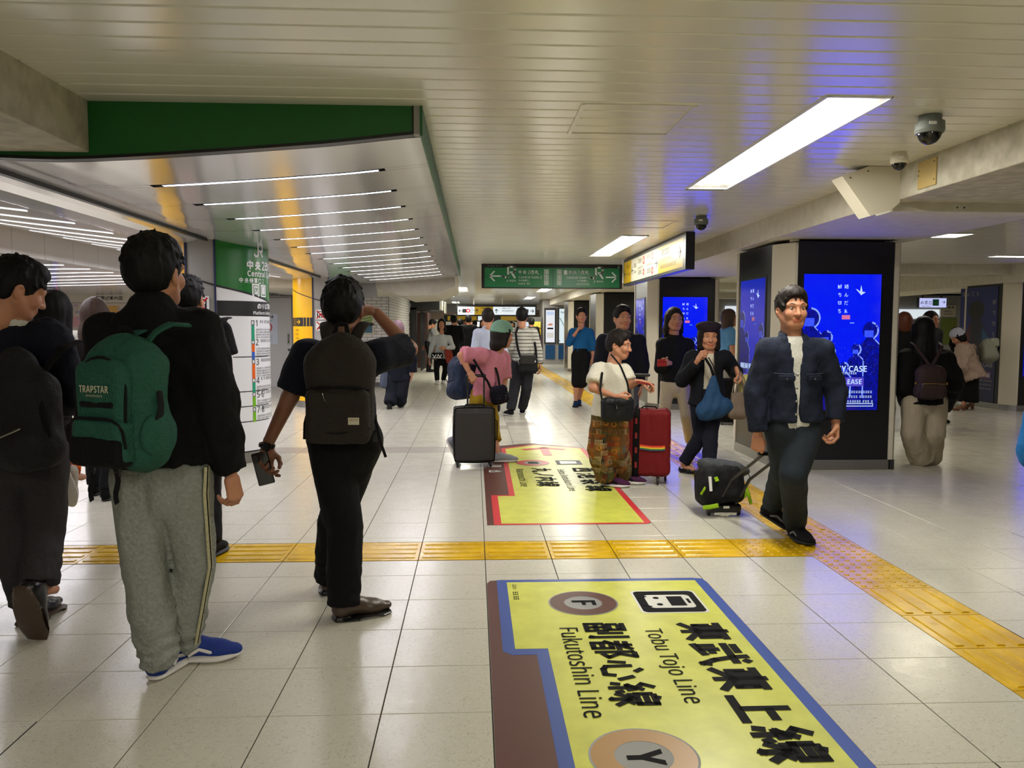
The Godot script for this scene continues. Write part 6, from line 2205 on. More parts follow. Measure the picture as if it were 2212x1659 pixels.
# s: who, label, yaw, skin, head {yaw,pitch,size}, hair {...}, top {...}, legs {...}, shoes {...}, hands {...}
func person(s: Dictionary) -> Node3D:
	var f: Array = joints(s.who)
	var J := []
	for k in 14:
		J.append(Vector3(f[k * 3], f[k * 3 + 1], f[k * 3 + 2]))
	var fine: bool = s.get("fine", false)
	var far: bool = s.get("far", false)
	var root := Vector3((J[12].x + J[13].x) * 0.5, 0, (J[12].z + J[13].z) * 0.5)
	var t := base("person", root, s.label, "person", s.get("group", ""))
	for k in 14:
		J[k] -= root
	var yaw: float = s.yaw
	var fwd := heading(yaw)
	var head: Vector3 = J[0]
	var neck: Vector3 = J[1]
	var sa: Vector3 = J[2]
	var sb: Vector3 = J[3]
	var hipc: Vector3 = (J[8] + J[9]) * 0.5
	var waist: Vector3 = hipc + Vector3(0, 0.10, 0)
	var chest: Vector3 = (sa + sb) * 0.5 - Vector3(0, 0.11, 0)
	var shw := (sb - sa).length()
	var side := (sb - sa).normalized()
	var depth_ax := side.cross(Vector3.UP).normalized()
	var g: float = s.get("build", 1.0)     # girth
	var left_a: bool = s.get("left_a", cos(deg_to_rad(yaw)) >= 0.0)
	var cell := 0.013 if fine else (0.024 if far else 0.017)
	var hs: float = s.get("head_size", 1.06)
	# ---- body: one continuous skin
	var b := Blob.new(0.012 if fine else cell)
	b.cone(neck - Vector3(0, 0.03, 0), head - Vector3(0, 0.06 * hs, 0) , 0.052 * g, 0.052, 0.03)
	b.cone(chest, hipc, 0.118 * g, 0.122 * g, 0.04, depth_ax, 0.66)
	b.cone(sa.lerp(neck, 0.2), sb.lerp(neck, 0.2), 0.046 * g, 0.046 * g, 0.03)
	b.cone(J[8], J[9], 0.085 * g, 0.085 * g, 0.03)
	for q in 2:
		b.cone(J[2 + q], J[4 + q], 0.047 * g, 0.040 * g, 0.02)
		b.cone(J[4 + q], J[6 + q], 0.040 * g, 0.027 * g, 0.015)
		b.cone(J[8 + q], J[10 + q], 0.078 * g, 0.052 * g, 0.02)
		b.cone(J[10 + q], J[10 + q].lerp(J[12 + q], 0.35), 0.050 * g, 0.052 * g, 0.015)
		b.cone(J[10 + q].lerp(J[12 + q], 0.35), J[12 + q], 0.052 * g, 0.033 * g, 0.015)
		var toe := heading((s.toes if s.has("toes") else [yaw, yaw])[q])
		b.cone(J[12 + q] - Vector3(0, 0.03, 0), J[12 + q] + toe * 0.1 - Vector3(0, 0.055, 0), 0.027, 0.022, 0.015)
	var acc := Acc.new()
	acc.add(b.arrays())
	var hy: float = s.get("head_yaw", yaw)
	var hp: float = s.get("head_pitch", 0.0)
	var hb := Basis(Vector3.UP, -deg_to_rad(hy)) * Basis(Vector3.RIGHT, -deg_to_rad(hp)) * Basis(Vector3(0, 0, 1), deg_to_rad(s.get("head_roll", 0.0)))
	var hx := Transform3D(hb.scaled(Vector3(hs, hs, hs)), head)
	acc.add(head_arrays(fine or s.get("face", false)), hx)
	for q in 2:
		var hd: Dictionary = s.get("hands", {}).get(["a", "b"][q], {})
		var dir: Vector3 = (J[6 + q] - J[4 + q]).normalized()
		if hd.has("dir"):
			dir = hd.dir.normalized()
		var is_left: bool = left_a == (q == 0)
		var inward := side * (1.0 if q == 0 else -1.0)
		var palm: Vector3 = hd.get("palm", inward)
		palm = (palm - dir * palm.dot(dir)).normalized()
		var yb := -dir
		var zb := -palm
		var xb := yb.cross(zb)
		if is_left:
			xb = -xb
		var sc: float = s.get("hand_size", 1.0)
		acc.add(hand_arrays(hd.get("pose", "relaxed"), fine), Transform3D(Basis(xb, yb, zb).scaled(Vector3(sc, sc, sc)), J[6 + q] + dir * 0.015))
	put(acc.mesh(), skin(s.get("skin", "skin_a"), s.get("skin_color", Color(0.72, 0.52, 0.40))), "body", t)
	# ---- face parts
	if s.get("face", false):
		for e in [-1.0, 1.0]:
			var ey := Acc.new()
			ey.col = Color(0.42, 0.40, 0.38)
			ey.ball(hx * Vector3(e * 0.032, 0.003, -0.0785), Vector3(0.0105, 0.0065, 0.0105), 12, hb)
			ey.col = Color(0.03, 0.02, 0.015)
			ey.ball(hx * Vector3(e * 0.031, 0.003, -0.087), Vector3(0.0055, 0.0060, 0.0045), 10, hb)
			put(ey.mesh(), skin("eye_white", Color(1, 1, 1)), "eye", t)
			var br := Acc.new()
			br.tube([hx * Vector3(e * 0.016, 0.026, -0.094), hx * Vector3(e * 0.034, 0.031, -0.088), hx * Vector3(e * 0.05, 0.026, -0.076)], 0.003, 6, 0.0022)
			put(br.mesh(), M.hair_black, "eyebrow", t)
	# ---- hair and hats
	if s.has("hair"):
		var hr: Dictionary = s.hair
		var ha := Acc.new()
		ha.add(hair_arrays(hr.style, hr.get("length", 0.2), hr.get("seed", 1), fine), hx)
		put(ha.mesh(), M[hr.get("color", "hair_black")], "hair", t)
	if s.has("hat"):
		var ht := Blob.new(0.007 if fine else 0.011)
		match s.hat.kind:
			"beret":
				ht.ell(Vector3(0.0, 0.095, 0.025), Vector3(0.115, 0.042, 0.12))
				ht.ell(Vector3(0, 0.06, 0.02), Vector3(0.092, 0.055, 0.108), Basis.IDENTITY, 0.03)
			"cap":
				ht.ell(Vector3(0, 0.065, 0.02), Vector3(0.095, 0.08, 0.112))
				ht.ell(Vector3(0, 0.04, -0.10), Vector3(0.075, 0.010, 0.075), Basis.IDENTITY, 0.015)
			_:
				ht.ell(Vector3(0, 0.06, 0.02), Vector3(0.096, 0.088, 0.112))
				ht.cone(Vector3(0, 0.03, 0.02), Vector3(0, 0.025, 0.02), 0.11, 0.12, 0.02, Vector3.UP, 0.18)
		ht.cut_plane(Vector3(0, 0.025, 0), Vector3(0, -1, -0.25).normalized())
		var hm := Acc.new()
		hm.add(ht.arrays(), hx)
		put(hm.mesh(), cloth(s.hat.color), "hat", t)
	# ---- legs
	if s.has("legs"):
		dress_legs(t, s, J, hipc, depth_ax, g, cell)
	# ---- upper clothes, inner first
	for top in s.get("tops", []):
		dress_top(t, s, top, J, hipc, chest, neck, depth_ax, side, fwd, g, cell)
	# ---- shoes
	if s.has("shoes"):
		var sh: Dictionary = s.shoes
		for q in 2:
			var ty: float = (s.toes if s.has("toes") else [yaw, yaw])[q]
			var tp: float = (s.toe_pitch if s.has("toe_pitch") else [0.0, 0.0])[q]
			var sb_ := Basis(Vector3.UP, -deg_to_rad(ty)) * Basis(Vector3.RIGHT, deg_to_rad(tp))
			var sz: float = sh.get("size", 1.0)
			sb_ = sb_.scaled(Vector3(sz, sz, sz))
			var arrs := shoe_arrays(sh.kind, fine)
			var at: Vector3 = J[12 + q] - sb_ * Vector3(0, 0.095 if sh.kind != "heel" else 0.125, -0.05)
			if tp == 0.0:
				at.y = 0.0
			var ua := Acc.new()
			ua.add(arrs[0], Transform3D(sb_, at))
			var up := put(ua.mesh(), sh.upper, "shoe", t)
			var so := Acc.new()
			so.add(arrs[1], Transform3D(sb_, at))
			put(so.mesh(), sh.sole, "sole", up)
			if sh.has("trim"):
				var tr := Acc.new()
				for e in [-1.0, 1.0]:
					var lp := [Vector3(e * 0.030, 0.045, -0.205), Vector3(e * 0.043, 0.040, -0.16), Vector3(e * 0.040, 0.055, -0.115), Vector3(e * 0.043, 0.035, -0.075)]
					var lw := []
					for p in lp:
						lw.append(at + sb_ * p)
					tr.tube(lw, 0.0045, 6, 0.008)
				for k in 4:
					var z := -0.115 - 0.022 * k
					tr.tube([at + sb_ * Vector3(-0.022, 0.085 - 0.010 * k, z), at + sb_ * Vector3(0, 0.097 - 0.012 * k, z), at + sb_ * Vector3(0.022, 0.085 - 0.010 * k, z)], 0.004, 6)
				put(tr.mesh(), sh.trim, "laces", up)
	return t

func dress_legs(t: Node3D, s: Dictionary, J: Array, hipc: Vector3, depth_ax: Vector3, g: float, cell: float) -> void:
	var L: Dictionary = s.legs
	var kind: String = L.get("kind", "trousers")
	var b := Blob.new(cell)
	var waist_up: float = L.get("waist", 0.13)
	var r: Array = L.get("r", [0.098, 0.075, 0.065])
	b.cone(hipc + Vector3(0, waist_up, 0), hipc - Vector3(0, 0.02, 0), 0.145 * g, 0.150 * g, 0.04, depth_ax, 0.74, 1)
	if kind == "skirt":
		var bot: Vector3 = (J[12] + J[13]) * 0.5
		bot.y = L.hem
		b.cone(hipc, Vector3(lerpf(hipc.x, bot.x, 0.9), L.hem, lerpf(hipc.z, bot.z, 0.9)), 0.16 * g, r[0], 0.04, depth_ax, 0.8, 2)
	else:
		for q in 2:
			var hip: Vector3 = J[8 + q]
			var kn: Vector3 = J[10 + q]
			var an: Vector3 = J[12 + q]
			b.cone(hip, kn, r[0] * g, r[1] * g, 0.012)
			var end := an
			if L.has("hem"):
				end = kn.lerp(an, L.hem)
			else:
				end = an + (kn - an).normalized() * L.get("lift", 0.0)
			var mid := kn.lerp(end, 0.5)
			b.cone(kn, mid, r[1] * g, lerpf(r[1], r[2], 0.45) * g, 0.006)
			b.cone(mid, end, lerpf(r[1], r[2], 0.45) * g, r[2] * g, 0.006, Vector3.ZERO, 1.0, 2)
	var amp: float = L.get("fold", 0.010)
	var base_f := folds(s.get("seed", 3) + 5, amp, 9.0, 0.35)
	var bunch: float = L.get("bunch", 0.0)
	var disp := base_f
	if bunch > 0.0:
		var n2 := FastNoiseLite.new()
		n2.seed = 91
		n2.frequency = 6.0
		var an0: Vector3 = J[12]
		var an1: Vector3 = J[13]
		var k0: Vector3 = J[10]
		var k1: Vector3 = J[11]
		disp = func(p: Vector3, nn: Vector3) -> float:
			var q: float = base_f.call(p, nn)
			var da := minf((p - an0).length(), (p - an1).length())
			var dk := minf((p - k0).length(), (p - k1).length())
			var w := clampf(1.0 - da / 0.28, 0.0, 1.0) + 0.35 * clampf(1.0 - dk / 0.16, 0.0, 1.0)
			return q + sin(p.y * 85.0 + n2.get_noise_3d(p.x, p.y, p.z) * 7.0 + p.x * 9.0) * bunch * w
	var o := put(b.mesh(disp), L.mat, "skirt" if kind == "skirt" else ("shorts" if kind == "shorts" else "trousers"), t)
	if L.has("stripe"): # piping down the outer seam
		var side: Vector3 = (J[9] - J[8]).normalized()
		for q in [1]:
			var dd := side * (1.0 if q == 1 else -1.0)
			for w in 3:
				var st := Acc.new()
				var off := Vector3(0, 0, 0.030 - 0.013 * w)
				var pts := []
				for k in 13:
					var u := k / 12.0
					var p: Vector3
					var rr: float
					if u < 0.5:
						p = J[8 + q].lerp(J[10 + q], u * 2.0)
						rr = lerpf(r[0], r[1], u * 2.0)
					else:
						p = J[10 + q].lerp(J[12 + q], (u - 0.5) * 2.0)
						rr = lerpf(r[1], r[2], (u - 0.5) * 2.0)
					if k == 0:
						p += Vector3(0, 0.05, 0)
						rr *= 1.12
					pts.append(p + (dd + Vector3(0, 0, 0.42)).normalized() * (rr * g + 0.002) + off)
				st.tube(pts, 0.0065, 6, 0.004)
				put(st.mesh(), [L.stripe[0], L.stripe[1], L.stripe[0]][w], "side_stripe", o)

func dress_top(t: Node3D, s: Dictionary, T: Dictionary, J: Array, hipc: Vector3, chest: Vector3, neck: Vector3, depth_ax: Vector3, side: Vector3, fwd: Vector3, g: float, cell: float) -> void:
	var thick: float = T.get("thick", 0.018)
	var hem: float = T.get("hem", -0.02)          # height of the hem above the hips
	var flare: float = T.get("flare", 0.0)
	var b := Blob.new(cell)
	var bot: Vector3 = hipc + Vector3(0, hem, 0)
	if T.has("hem_y"):
		bot.y = T.hem_y
	var sa: Vector3 = J[2]
	var sb: Vector3 = J[3]
	var mid := chest.lerp(bot, 0.55)
	var r0 := 0.120 * g + thick
	var r1 := 0.118 * g + thick + flare * 0.4
	var r2 := 0.128 * g + thick + flare
	var q: float = T.get("flat", 0.72)
	b.cone(chest + Vector3(0, 0.03, 0), mid, r0, r1, 0.05, depth_ax, q)
	b.cone(mid, bot, r1, r2, 0.03, depth_ax, q, 2)
	b.cone(sa.lerp(neck, 0.16) - Vector3(0, 0.03, 0), sb.lerp(neck, 0.16) - Vector3(0, 0.03, 0), 0.056 * g + thick * 0.6, 0.056 * g + thick * 0.6, 0.05)
	for e in [sa, sb]:
		b.cone(neck - Vector3(0, 0.06, 0), e - Vector3(0, 0.01, 0), 0.055 + thick * 0.5, 0.05 + thick * 0.4, 0.03)
	b.cone(neck - Vector3(0, 0.055, 0), neck - Vector3(0, 0.015, 0), 0.075, 0.060 + thick * 0.5, 0.03, Vector3.ZERO, 1.0, 2)
	if T.get("hood", false):
		b.cone(sa.lerp(sb, 0.3) + Vector3(0, 0.035, 0) - fwd * 0.06, sa.lerp(sb, 0.7) + Vector3(0, 0.035, 0) - fwd * 0.06, 0.06, 0.06, 0.04)
		b.cone(neck - fwd * 0.075 - Vector3(0, 0.0, 0), neck - fwd * 0.085 - Vector3(0, 0.10, 0), 0.075, 0.06, 0.04)
	if T.get("collar", false):
		for e in 9:
			var a0 := TAU * e / 9.0
			var a1 := TAU * (e + 1) / 9.0
			if T.get("open", 0.0) > 0.0 and (e == 0 or e == 8) and false:
				continue
			var pa: Vector3 = neck + (side * sin(a0) + fwd * cos(a0) * 0.92) * 0.072 + Vector3(0, -0.005 - 0.028 * cos(a0), 0)
			var pb: Vector3 = neck + (side * sin(a1) + fwd * cos(a1) * 0.92) * 0.072 + Vector3(0, -0.005 - 0.028 * cos(a1), 0)
			b.cone(pa, pb, 0.017, 0.017, 0.012)
	var sl: String = T.get("sleeve", "long")
	var sr: Array = T.get("sleeve_r", [0.062, 0.052, 0.040])
	for k in 2:
		var sh: Vector3 = J[2 + k]
		var el: Vector3 = J[4 + k]
		var wr: Vector3 = J[6 + k]
		if sl == "none":
			continue
		if sl == "short":
			b.cone(sh, sh.lerp(el, T.get("sleeve_len", 0.72)), sr[0] * g + thick * 0.5, sr[1] * g + thick * 0.7, 0.03, Vector3.ZERO, 1.0, 2)
		else:
			b.cone(sh, el, sr[0] * g + thick * 0.4, sr[1] * g + thick * 0.4, 0.03)
			b.cone(el, el.lerp(wr, T.get("sleeve_len", 0.97)), sr[1] * g + thick * 0.4, sr[2] * g + thick * 0.3, 0.015, Vector3.ZERO, 1.0, 2)
	# open front: a wedge cut from the chest so that the layer under it shows
	var op: float = T.get("open", 0.0)
	if op > 0.0:
		var fb := Basis(side, Vector3.UP, side.cross(Vector3.UP))
		var fz := fwd
		var gap_b: float = T.get("open_hem", 0.02)
		var rows := 14
		var y_top := neck.y + 0.04
		var y_bot := bot.y - 0.03
		for k in rows:
			var u := (k + 0.5) / rows
			var y := lerpf(y_top, y_bot, u)
			var w := lerpf(op, gap_b, minf(1.0, u * T.get("open_rate", 2.2)))
			var cx: Vector3 = neck.lerp(bot, u)
			var c: Vector3 = Vector3(cx.x, y, cx.z) + fz * 0.15 + side * T.get("open_shift", 0.0)
			b.cut_box(c, Vector3(w, (y_top - y_bot) / rows * 0.56, 0.115), 0.0, fb)
	var amp: float = T.get("fold", 0.008)
	var fd := folds(s.get("seed", 3) + T.get("seed", 1), amp, T.get("fold_freq", 9.0), 0.6)
	if T.has("pleats"):
		var f0 := fd
		var c0 := chest
		var y0: float = sa.y - 0.06
		fd = func(p: Vector3, nn: Vector3) -> float: return f0.call(p, nn) + sin(atan2(p.x - c0.x, p.z - c0.z) * T.pleats) * 0.009 * clampf((y0 - p.y) * 9.0, 0.0, 1.0)
	var m: ArrayMesh = b.mesh(fd)
	put(m, T.mat, T.get("called", "jacket"), t)

# joints in metres, in this order: head, neck, shoulders, elbows, wrists, hips, knees, ankles (left of the picture first)
func joints(who: String) -> Array:
	match who:
		"p4":
			return [-1.196, 1.59, -3.07, -1.183, 1.444, -3.07, -1.37, 1.357, -3.07, -1.043, 1.368, -3.07, -1.446, 1.093, -3.15, -0.987, 1.1, -3.07, -1.502, 0.944, -3.43, -0.95, 0.817, -3.11, -1.284, 0.812, -3.07, -1.113, 0.811, -3.07, -1.273, 0.459, -3.07, -1.118, 0.446, -3.17, -1.248, 0.095, -3.12, -1.209, 0.095, -3.27]
		"p6":
			return [-0.601, 1.477, -3.7, -0.612, 1.304, -3.7, -0.769, 1.255, -3.7, -0.447, 1.255, -3.7, -0.852, 1.062, -3.7, -0.314, 1.282, -3.85, -0.961, 0.844, -3.72, -0.476, 1.456, -3.9, -0.677, 0.863, -3.7, -0.527, 0.862, -3.7, -0.609, 0.447, -3.7, -0.701, 0.407, -3.95, -0.618, 0.095, -3.723, -0.757, 0.095, -4.105]
		"p1":
			return [-2.037, 1.55, -3.67, -2.063, 1.387, -3.67, -2.211, 1.323, -3.67, -1.913, 1.334, -3.67, -2.283, 1.062, -3.67, -1.821, 1.083, -3.67, -2.354, 0.883, -3.92, -2.067, 0.941, -4, -2.138, 0.799, -3.67, -1.948, 0.798, -3.67, -2.112, 0.436, -3.67, -1.978, 0.44, -3.69, -2.083, 0.095, -3.731, -1.934, 0.242, -3.55]
		"p2":
			return [-2.56, 1.473, -5, -2.539, 1.292, -5, -2.652, 1.224, -5, -2.43, 1.224, -5, -2.704, 1.03, -5, -2.386, 1.036, -5, -2.759, 0.872, -5.15, -2.525, 0.867, -5.2, -2.604, 0.859, -5, -2.471, 0.858, -5, -2.755, 0.495, -5.1, -2.471, 0.613, -5, -2.8, 0.095, -5.135, -2.38, 0.528, -4.78]
		"p3":
			return [-3.026, 1.482, -6.528, -3.026, 1.346, -6.5, -3.191, 1.289, -6.5, -2.861, 1.289, -6.5, -3.238, 1.026, -6.472, -2.814, 1.026, -6.528, -3.228, 0.809, -6.453, -2.824, 0.809, -6.735, -3.111, 0.828, -6.5, -2.941, 0.828, -6.5, -3.12, 0.461, -6.627, -2.932, 0.461, -6.514, -3.12, 0.089, -6.599, -2.932, 0.089, -6.401]
		"p5":
			return [-1.724, 1.558, -4.9, -1.705, 1.419, -4.9, -1.836, 1.354, -4.9, -1.555, 1.355, -4.9, -1.864, 1.15, -4.9, -1.513, 1.15, -4.9, -1.879, 0.944, -5, -1.59, 0.964, -5.1, -1.761, 0.839, -4.9, -1.617, 0.839, -4.9, -1.758, 0.411, -4.9, -1.633, 0.41, -4.9, -1.74, 0.095, -4.919, -1.589, 0.095, -4.767]
		"p7":
			return [-1.297, 1.373, -13.64, -1.299, 1.191, -13.64, -1.472, 1.104, -13.64, -1.126, 1.105, -13.64, -1.545, 0.851, -13.64, -1.049, 0.852, -13.64, -1.534, 0.624, -13.74, -1.066, 0.614, -13.64, -1.382, 0.534, -13.64, -1.217, 0.534, -13.64, -1.408, 0.256, -13.64, -1.25, 0.256, -13.64, -1.436, 0.092, -13.52, -1.287, 0.095, -13.81]
		"p8":
			return [-1.297, 1.501, -24.937, -1.325, 1.363, -24.93, -1.368, 1.306, -25.091, -1.281, 1.306, -24.769, -1.435, 1.039, -25.122, -1.214, 1.039, -24.737, -1.562, 0.82, -25.078, -0.903, 0.82, -24.83, -1.457, 0.839, -24.983, -1.413, 0.839, -24.817, -1.381, 0.467, -25.013, -1.369, 0.467, -24.819, -1.428, 0.091, -25.001, -1.443, 0.091, -24.799]
		"p9":
			return [-0.795, 1.472, -19.46, -0.796, 1.224, -19.46, -0.976, 1.133, -19.46, -0.616, 1.134, -19.46, -1.045, 0.885, -19.46, -0.526, 0.908, -19.46, -1.091, 0.636, -19.46, -0.699, 0.89, -19.26, -0.899, 0.625, -19.46, -0.707, 0.625, -19.46, -0.923, 0.341, -19.46, -0.708, 0.341, -19.46, -0.907, 0.095, -19.46, -0.77, 0.095, -19.7]
		"p10":
			return [0.209, 1.548, -12.2, 0.202, 1.385, -12.2, 0.053, 1.307, -12.2, 0.394, 1.308, -12.2, -0.004, 1.016, -12.2, 0.459, 1.016, -12.2, 0.011, 0.767, -12.2, 0.445, 0.803, -12.2, 0.146, 0.731, -12.2, 0.31, 0.731, -12.2, 0.146, 0.374, -12.2, 0.31, 0.373, -12.2, 0.145, 0.095, -12.13, 0.328, 0.095, -12.37]
		"p11":
			return [0.294, 1.309, -8.2, 0.217, 1.128, -8.2, 0.073, 1.103, -8.08, 0.294, 1.075, -8.34, -0.132, 1.106, -7.98, 0.309, 0.842, -8.32, -0.053, 0.949, -7.96, 0.305, 0.715, -8.2, 0.054, 0.625, -8.13, 0.133, 0.61, -8.29, -0.012, 0.347, -8.17, 0.172, 0.335, -8.26, -0.195, 0.223, -8.2, 0.237, 0.095, -8.107]
		"p12":
			return [0.746, 1.568, -12.5, 0.754, 1.409, -12.5, 0.608, 1.306, -12.5, 0.93, 1.307, -12.5, 0.543, 1.08, -12.5, 1.004, 1.045, -12.5, 0.587, 0.892, -12.65, 1.035, 0.825, -12.5, 0.683, 0.825, -12.5, 0.859, 0.825, -12.5, 0.64, 0.436, -12.5, 0.831, 0.436, -12.5, 0.574, 0.095, -12.427, 0.771, 0.095, -12.67]
		"p13":
			return [1.879, 1.601, -13.9, 1.881, 1.406, -13.9, 1.727, 1.317, -13.9, 2.029, 1.317, -13.9, 1.663, 1.121, -13.9, 2.089, 1.114, -13.9, 1.779, 1.326, -13.74, 2.083, 0.902, -13.9, 1.812, 0.902, -13.9, 1.943, 0.902, -13.9, 1.808, 0.428, -13.9, 1.898, 0.428, -13.9, 1.792, 0.095, -13.898, 1.882, 0.095, -14.138]
		"p14":
			return [1.577, 1.493, -8.4, 1.579, 1.34, -8.4, 1.386, 1.241, -8.4, 1.744, 1.242, -8.4, 1.349, 0.985, -8.4, 1.788, 0.985, -8.4, 1.355, 0.794, -8.3, 1.781, 0.787, -8.4, 1.511, 0.787, -8.4, 1.671, 0.787, -8.4, 1.516, 0.388, -8.4, 1.676, 0.388, -8.4, 1.523, 0.095, -8.593, 1.644, 0.095, -8.436]
		"p15":
			return [1.242, 1.242, -6.75, 1.188, 1.079, -6.75, 1.062, 1.026, -6.71, 1.288, 1.014, -6.79, 0.996, 0.882, -6.63, 1.331, 0.898, -6.73, 1.164, 0.817, -6.51, 1.381, 0.936, -6.63, 1.105, 0.604, -6.75, 1.234, 0.604, -6.75, 1.064, 0.335, -6.75, 1.245, 0.334, -6.75, 1.153, 0.095, -6.848, 1.325, 0.095, -6.987]
		"p16":
			return [2.211, 1.483, -8.7, 2.219, 1.31, -8.7, 2.081, 1.207, -8.7, 2.366, 1.207, -8.7, 2.059, 0.945, -8.7, 2.413, 0.945, -8.7, 2.122, 1.009, -8.54, 2.396, 0.739, -8.7, 2.145, 0.765, -8.7, 2.312, 0.765, -8.7, 2.109, 0.429, -8.7, 2.333, 0.439, -8.6, 2.028, 0.095, -8.58, 2.456, 0.095, -8.892]
		"p17":
			return [2.225, 1.308, -7.45, 2.237, 1.145, -7.45, 2.073, 1.11, -7.45, 2.385, 1.11, -7.45, 1.979, 0.889, -7.45, 2.523, 0.956, -7.53, 2.057, 1.075, -7.25, 2.457, 0.994, -7.31, 2.144, 0.686, -7.45, 2.296, 0.685, -7.45, 2.162, 0.381, -7.4, 2.227, 0.387, -7.35, 2.006, 0.095, -7.459, 2.128, 0.095, -7.016]
		"p18":
			return [3.775, 1.538, -11.597, 3.746, 1.396, -11.6, 3.731, 1.338, -11.43, 3.761, 1.338, -11.77, 3.756, 1.064, -11.379, 3.736, 1.064, -11.821, 3.971, 0.84, -11.37, 3.716, 0.84, -11.813, 3.738, 0.859, -11.512, 3.754, 0.859, -11.688, 3.752, 0.478, -11.501, 3.886, 0.478, -11.686, 3.635, 0.093, -11.512, 3.857, 0.093, -11.688]
		"p19":
			return [1.991, 1.507, -4.9, 1.999, 1.345, -4.9, 1.839, 1.251, -4.9, 2.189, 1.252, -4.9, 1.769, 0.977, -4.9, 2.296, 0.975, -4.92, 1.773, 0.73, -4.86, 2.276, 0.798, -4.87, 1.941, 0.757, -4.9, 2.096, 0.756, -4.9, 1.991, 0.464, -4.96, 1.978, 0.483, -4.78, 2.034, 0.185, -5.26, 2.125, 0.095, -5.089]
		"p20":
			return [4.452, 1.375, -7.7, 4.47, 1.168, -7.7, 4.313, 1.076, -7.7, 4.673, 1.076, -7.7, 4.284, 0.835, -7.7, 4.777, 0.858, -7.7, 4.491, 0.578, -7.95, 4.876, 0.572, -8, 4.395, 0.659, -7.7, 4.605, 0.659, -7.7, 4.389, 0.347, -7.7, 4.608, 0.346, -7.7, 4.556, 0.095, -7.818, 4.68, 0.095, -7.896]
		"p21":
			return [8.245, 1.251, -13.2, 8.381, 1.125, -13.2, 8.277, 1.025, -13.08, 8.544, 1.019, -13.32, 8.212, 0.767, -13.06, 8.527, 0.756, -13.3, 8.197, 0.568, -13.1, 8.422, 0.515, -13.3, 8.405, 0.685, -13.13, 8.61, 0.677, -13.27, 8.405, 0.328, -13.13, 8.626, 0.317, -13.27, 8.321, 0.095, -13.08, 8.623, 0.095, -13.32]
		"p22":
			return [9.883, 1.556, -15.571, 9.89, 1.413, -15.6, 9.723, 1.354, -15.645, 10.057, 1.354, -15.555, 9.668, 1.077, -15.629, 10.113, 1.077, -15.571, 9.621, 0.85, -15.416, 10.108, 0.85, -15.593, 9.804, 0.87, -15.623, 9.976, 0.87, -15.577, 9.791, 0.484, -15.611, 9.951, 0.484, -15.446, 9.822, 0.094, -15.726, 9.959, 0.094, -15.474]
		"p23":
			return [5.868, 1.482, -10.628, 5.868, 1.346, -10.6, 5.703, 1.289, -10.6, 6.032, 1.289, -10.6, 5.656, 1.026, -10.572, 6.079, 1.026, -10.628, 5.665, 0.809, -10.553, 6.07, 0.809, -10.835, 5.783, 0.828, -10.6, 5.952, 0.828, -10.6, 5.773, 0.461, -10.727, 5.962, 0.461, -10.614, 5.773, 0.089, -10.699, 5.962, 0.089, -10.501]
		"p24":
			return [6.763, 1.519, -11.473, 6.753, 1.38, -11.5, 6.595, 1.322, -11.442, 6.912, 1.322, -11.558, 6.559, 1.052, -11.399, 6.947, 1.052, -11.601, 6.641, 0.83, -11.202, 6.932, 0.83, -11.616, 6.672, 0.849, -11.47, 6.835, 0.849, -11.53, 6.668, 0.473, -11.453, 6.888, 0.473, -11.411, 6.628, 0.092, -11.562, 6.879, 0.092, -11.438]
		"p25":
			return [3.424, 1.501, -4.629, 3.424, 1.363, -4.6, 3.257, 1.306, -4.6, 3.59, 1.306, -4.6, 3.209, 1.039, -4.571, 3.638, 1.039, -4.629, 3.219, 0.82, -4.552, 3.628, 0.82, -4.838, 3.338, 0.839, -4.6, 3.509, 0.839, -4.6, 3.328, 0.467, -4.729, 3.519, 0.467, -4.614, 3.328, 0.091, -4.7, 3.519, 0.091, -4.5]
		"c0":
			return [-0.163, 1.612, -22.531, -0.163, 1.464, -22.5, -0.342, 1.402, -22.5, 0.016, 1.402, -22.5, -0.393, 1.116, -22.469, 0.067, 1.116, -22.531, -0.383, 0.88, -22.449, 0.057, 0.88, -22.756, -0.255, 0.901, -22.5, -0.071, 0.901, -22.5, -0.265, 0.502, -22.638, -0.061, 0.502, -22.515, -0.265, 0.097, -22.607, -0.061, 0.097, -22.393]
		"c1":
			return [-0.455, 1.538, -26.629, -0.455, 1.396, -26.6, -0.626, 1.338, -26.6, -0.284, 1.338, -26.6, -0.675, 1.064, -26.571, -0.236, 1.064, -26.629, -0.665, 0.84, -26.551, -0.245, 0.84, -26.844, -0.543, 0.859, -26.6, -0.367, 0.859, -26.6, -0.553, 0.478, -26.585, -0.358, 0.478, -26.703, -0.553, 0.093, -26.497, -0.358, 0.093, -26.703]
		"c2":
			return [-0.728, 1.575, -30.97, -0.728, 1.43, -31, -0.903, 1.37, -31, -0.553, 1.37, -31, -0.953, 1.09, -30.97, -0.503, 1.09, -31.03, -0.943, 0.86, -30.75, -0.513, 0.86, -31.05, -0.818, 0.88, -31, -0.638, 0.88, -31, -0.828, 0.49, -30.97, -0.628, 0.49, -30.89, -0.828, 0.095, -31.07, -0.628, 0.095, -30.93]
		"c3":
			return [-0.392, 1.594, -32.97, -0.392, 1.447, -33, -0.57, 1.386, -33, -0.215, 1.386, -33, -0.62, 1.103, -32.97, -0.165, 1.103, -33.03, -0.61, 0.87, -32.747, -0.175, 0.87, -33.051, -0.484, 0.89, -33, -0.301, 0.89, -33, -0.494, 0.496, -32.985, -0.291, 0.496, -32.863, -0.494, 0.096, -33.106, -0.291, 0.096, -32.894]
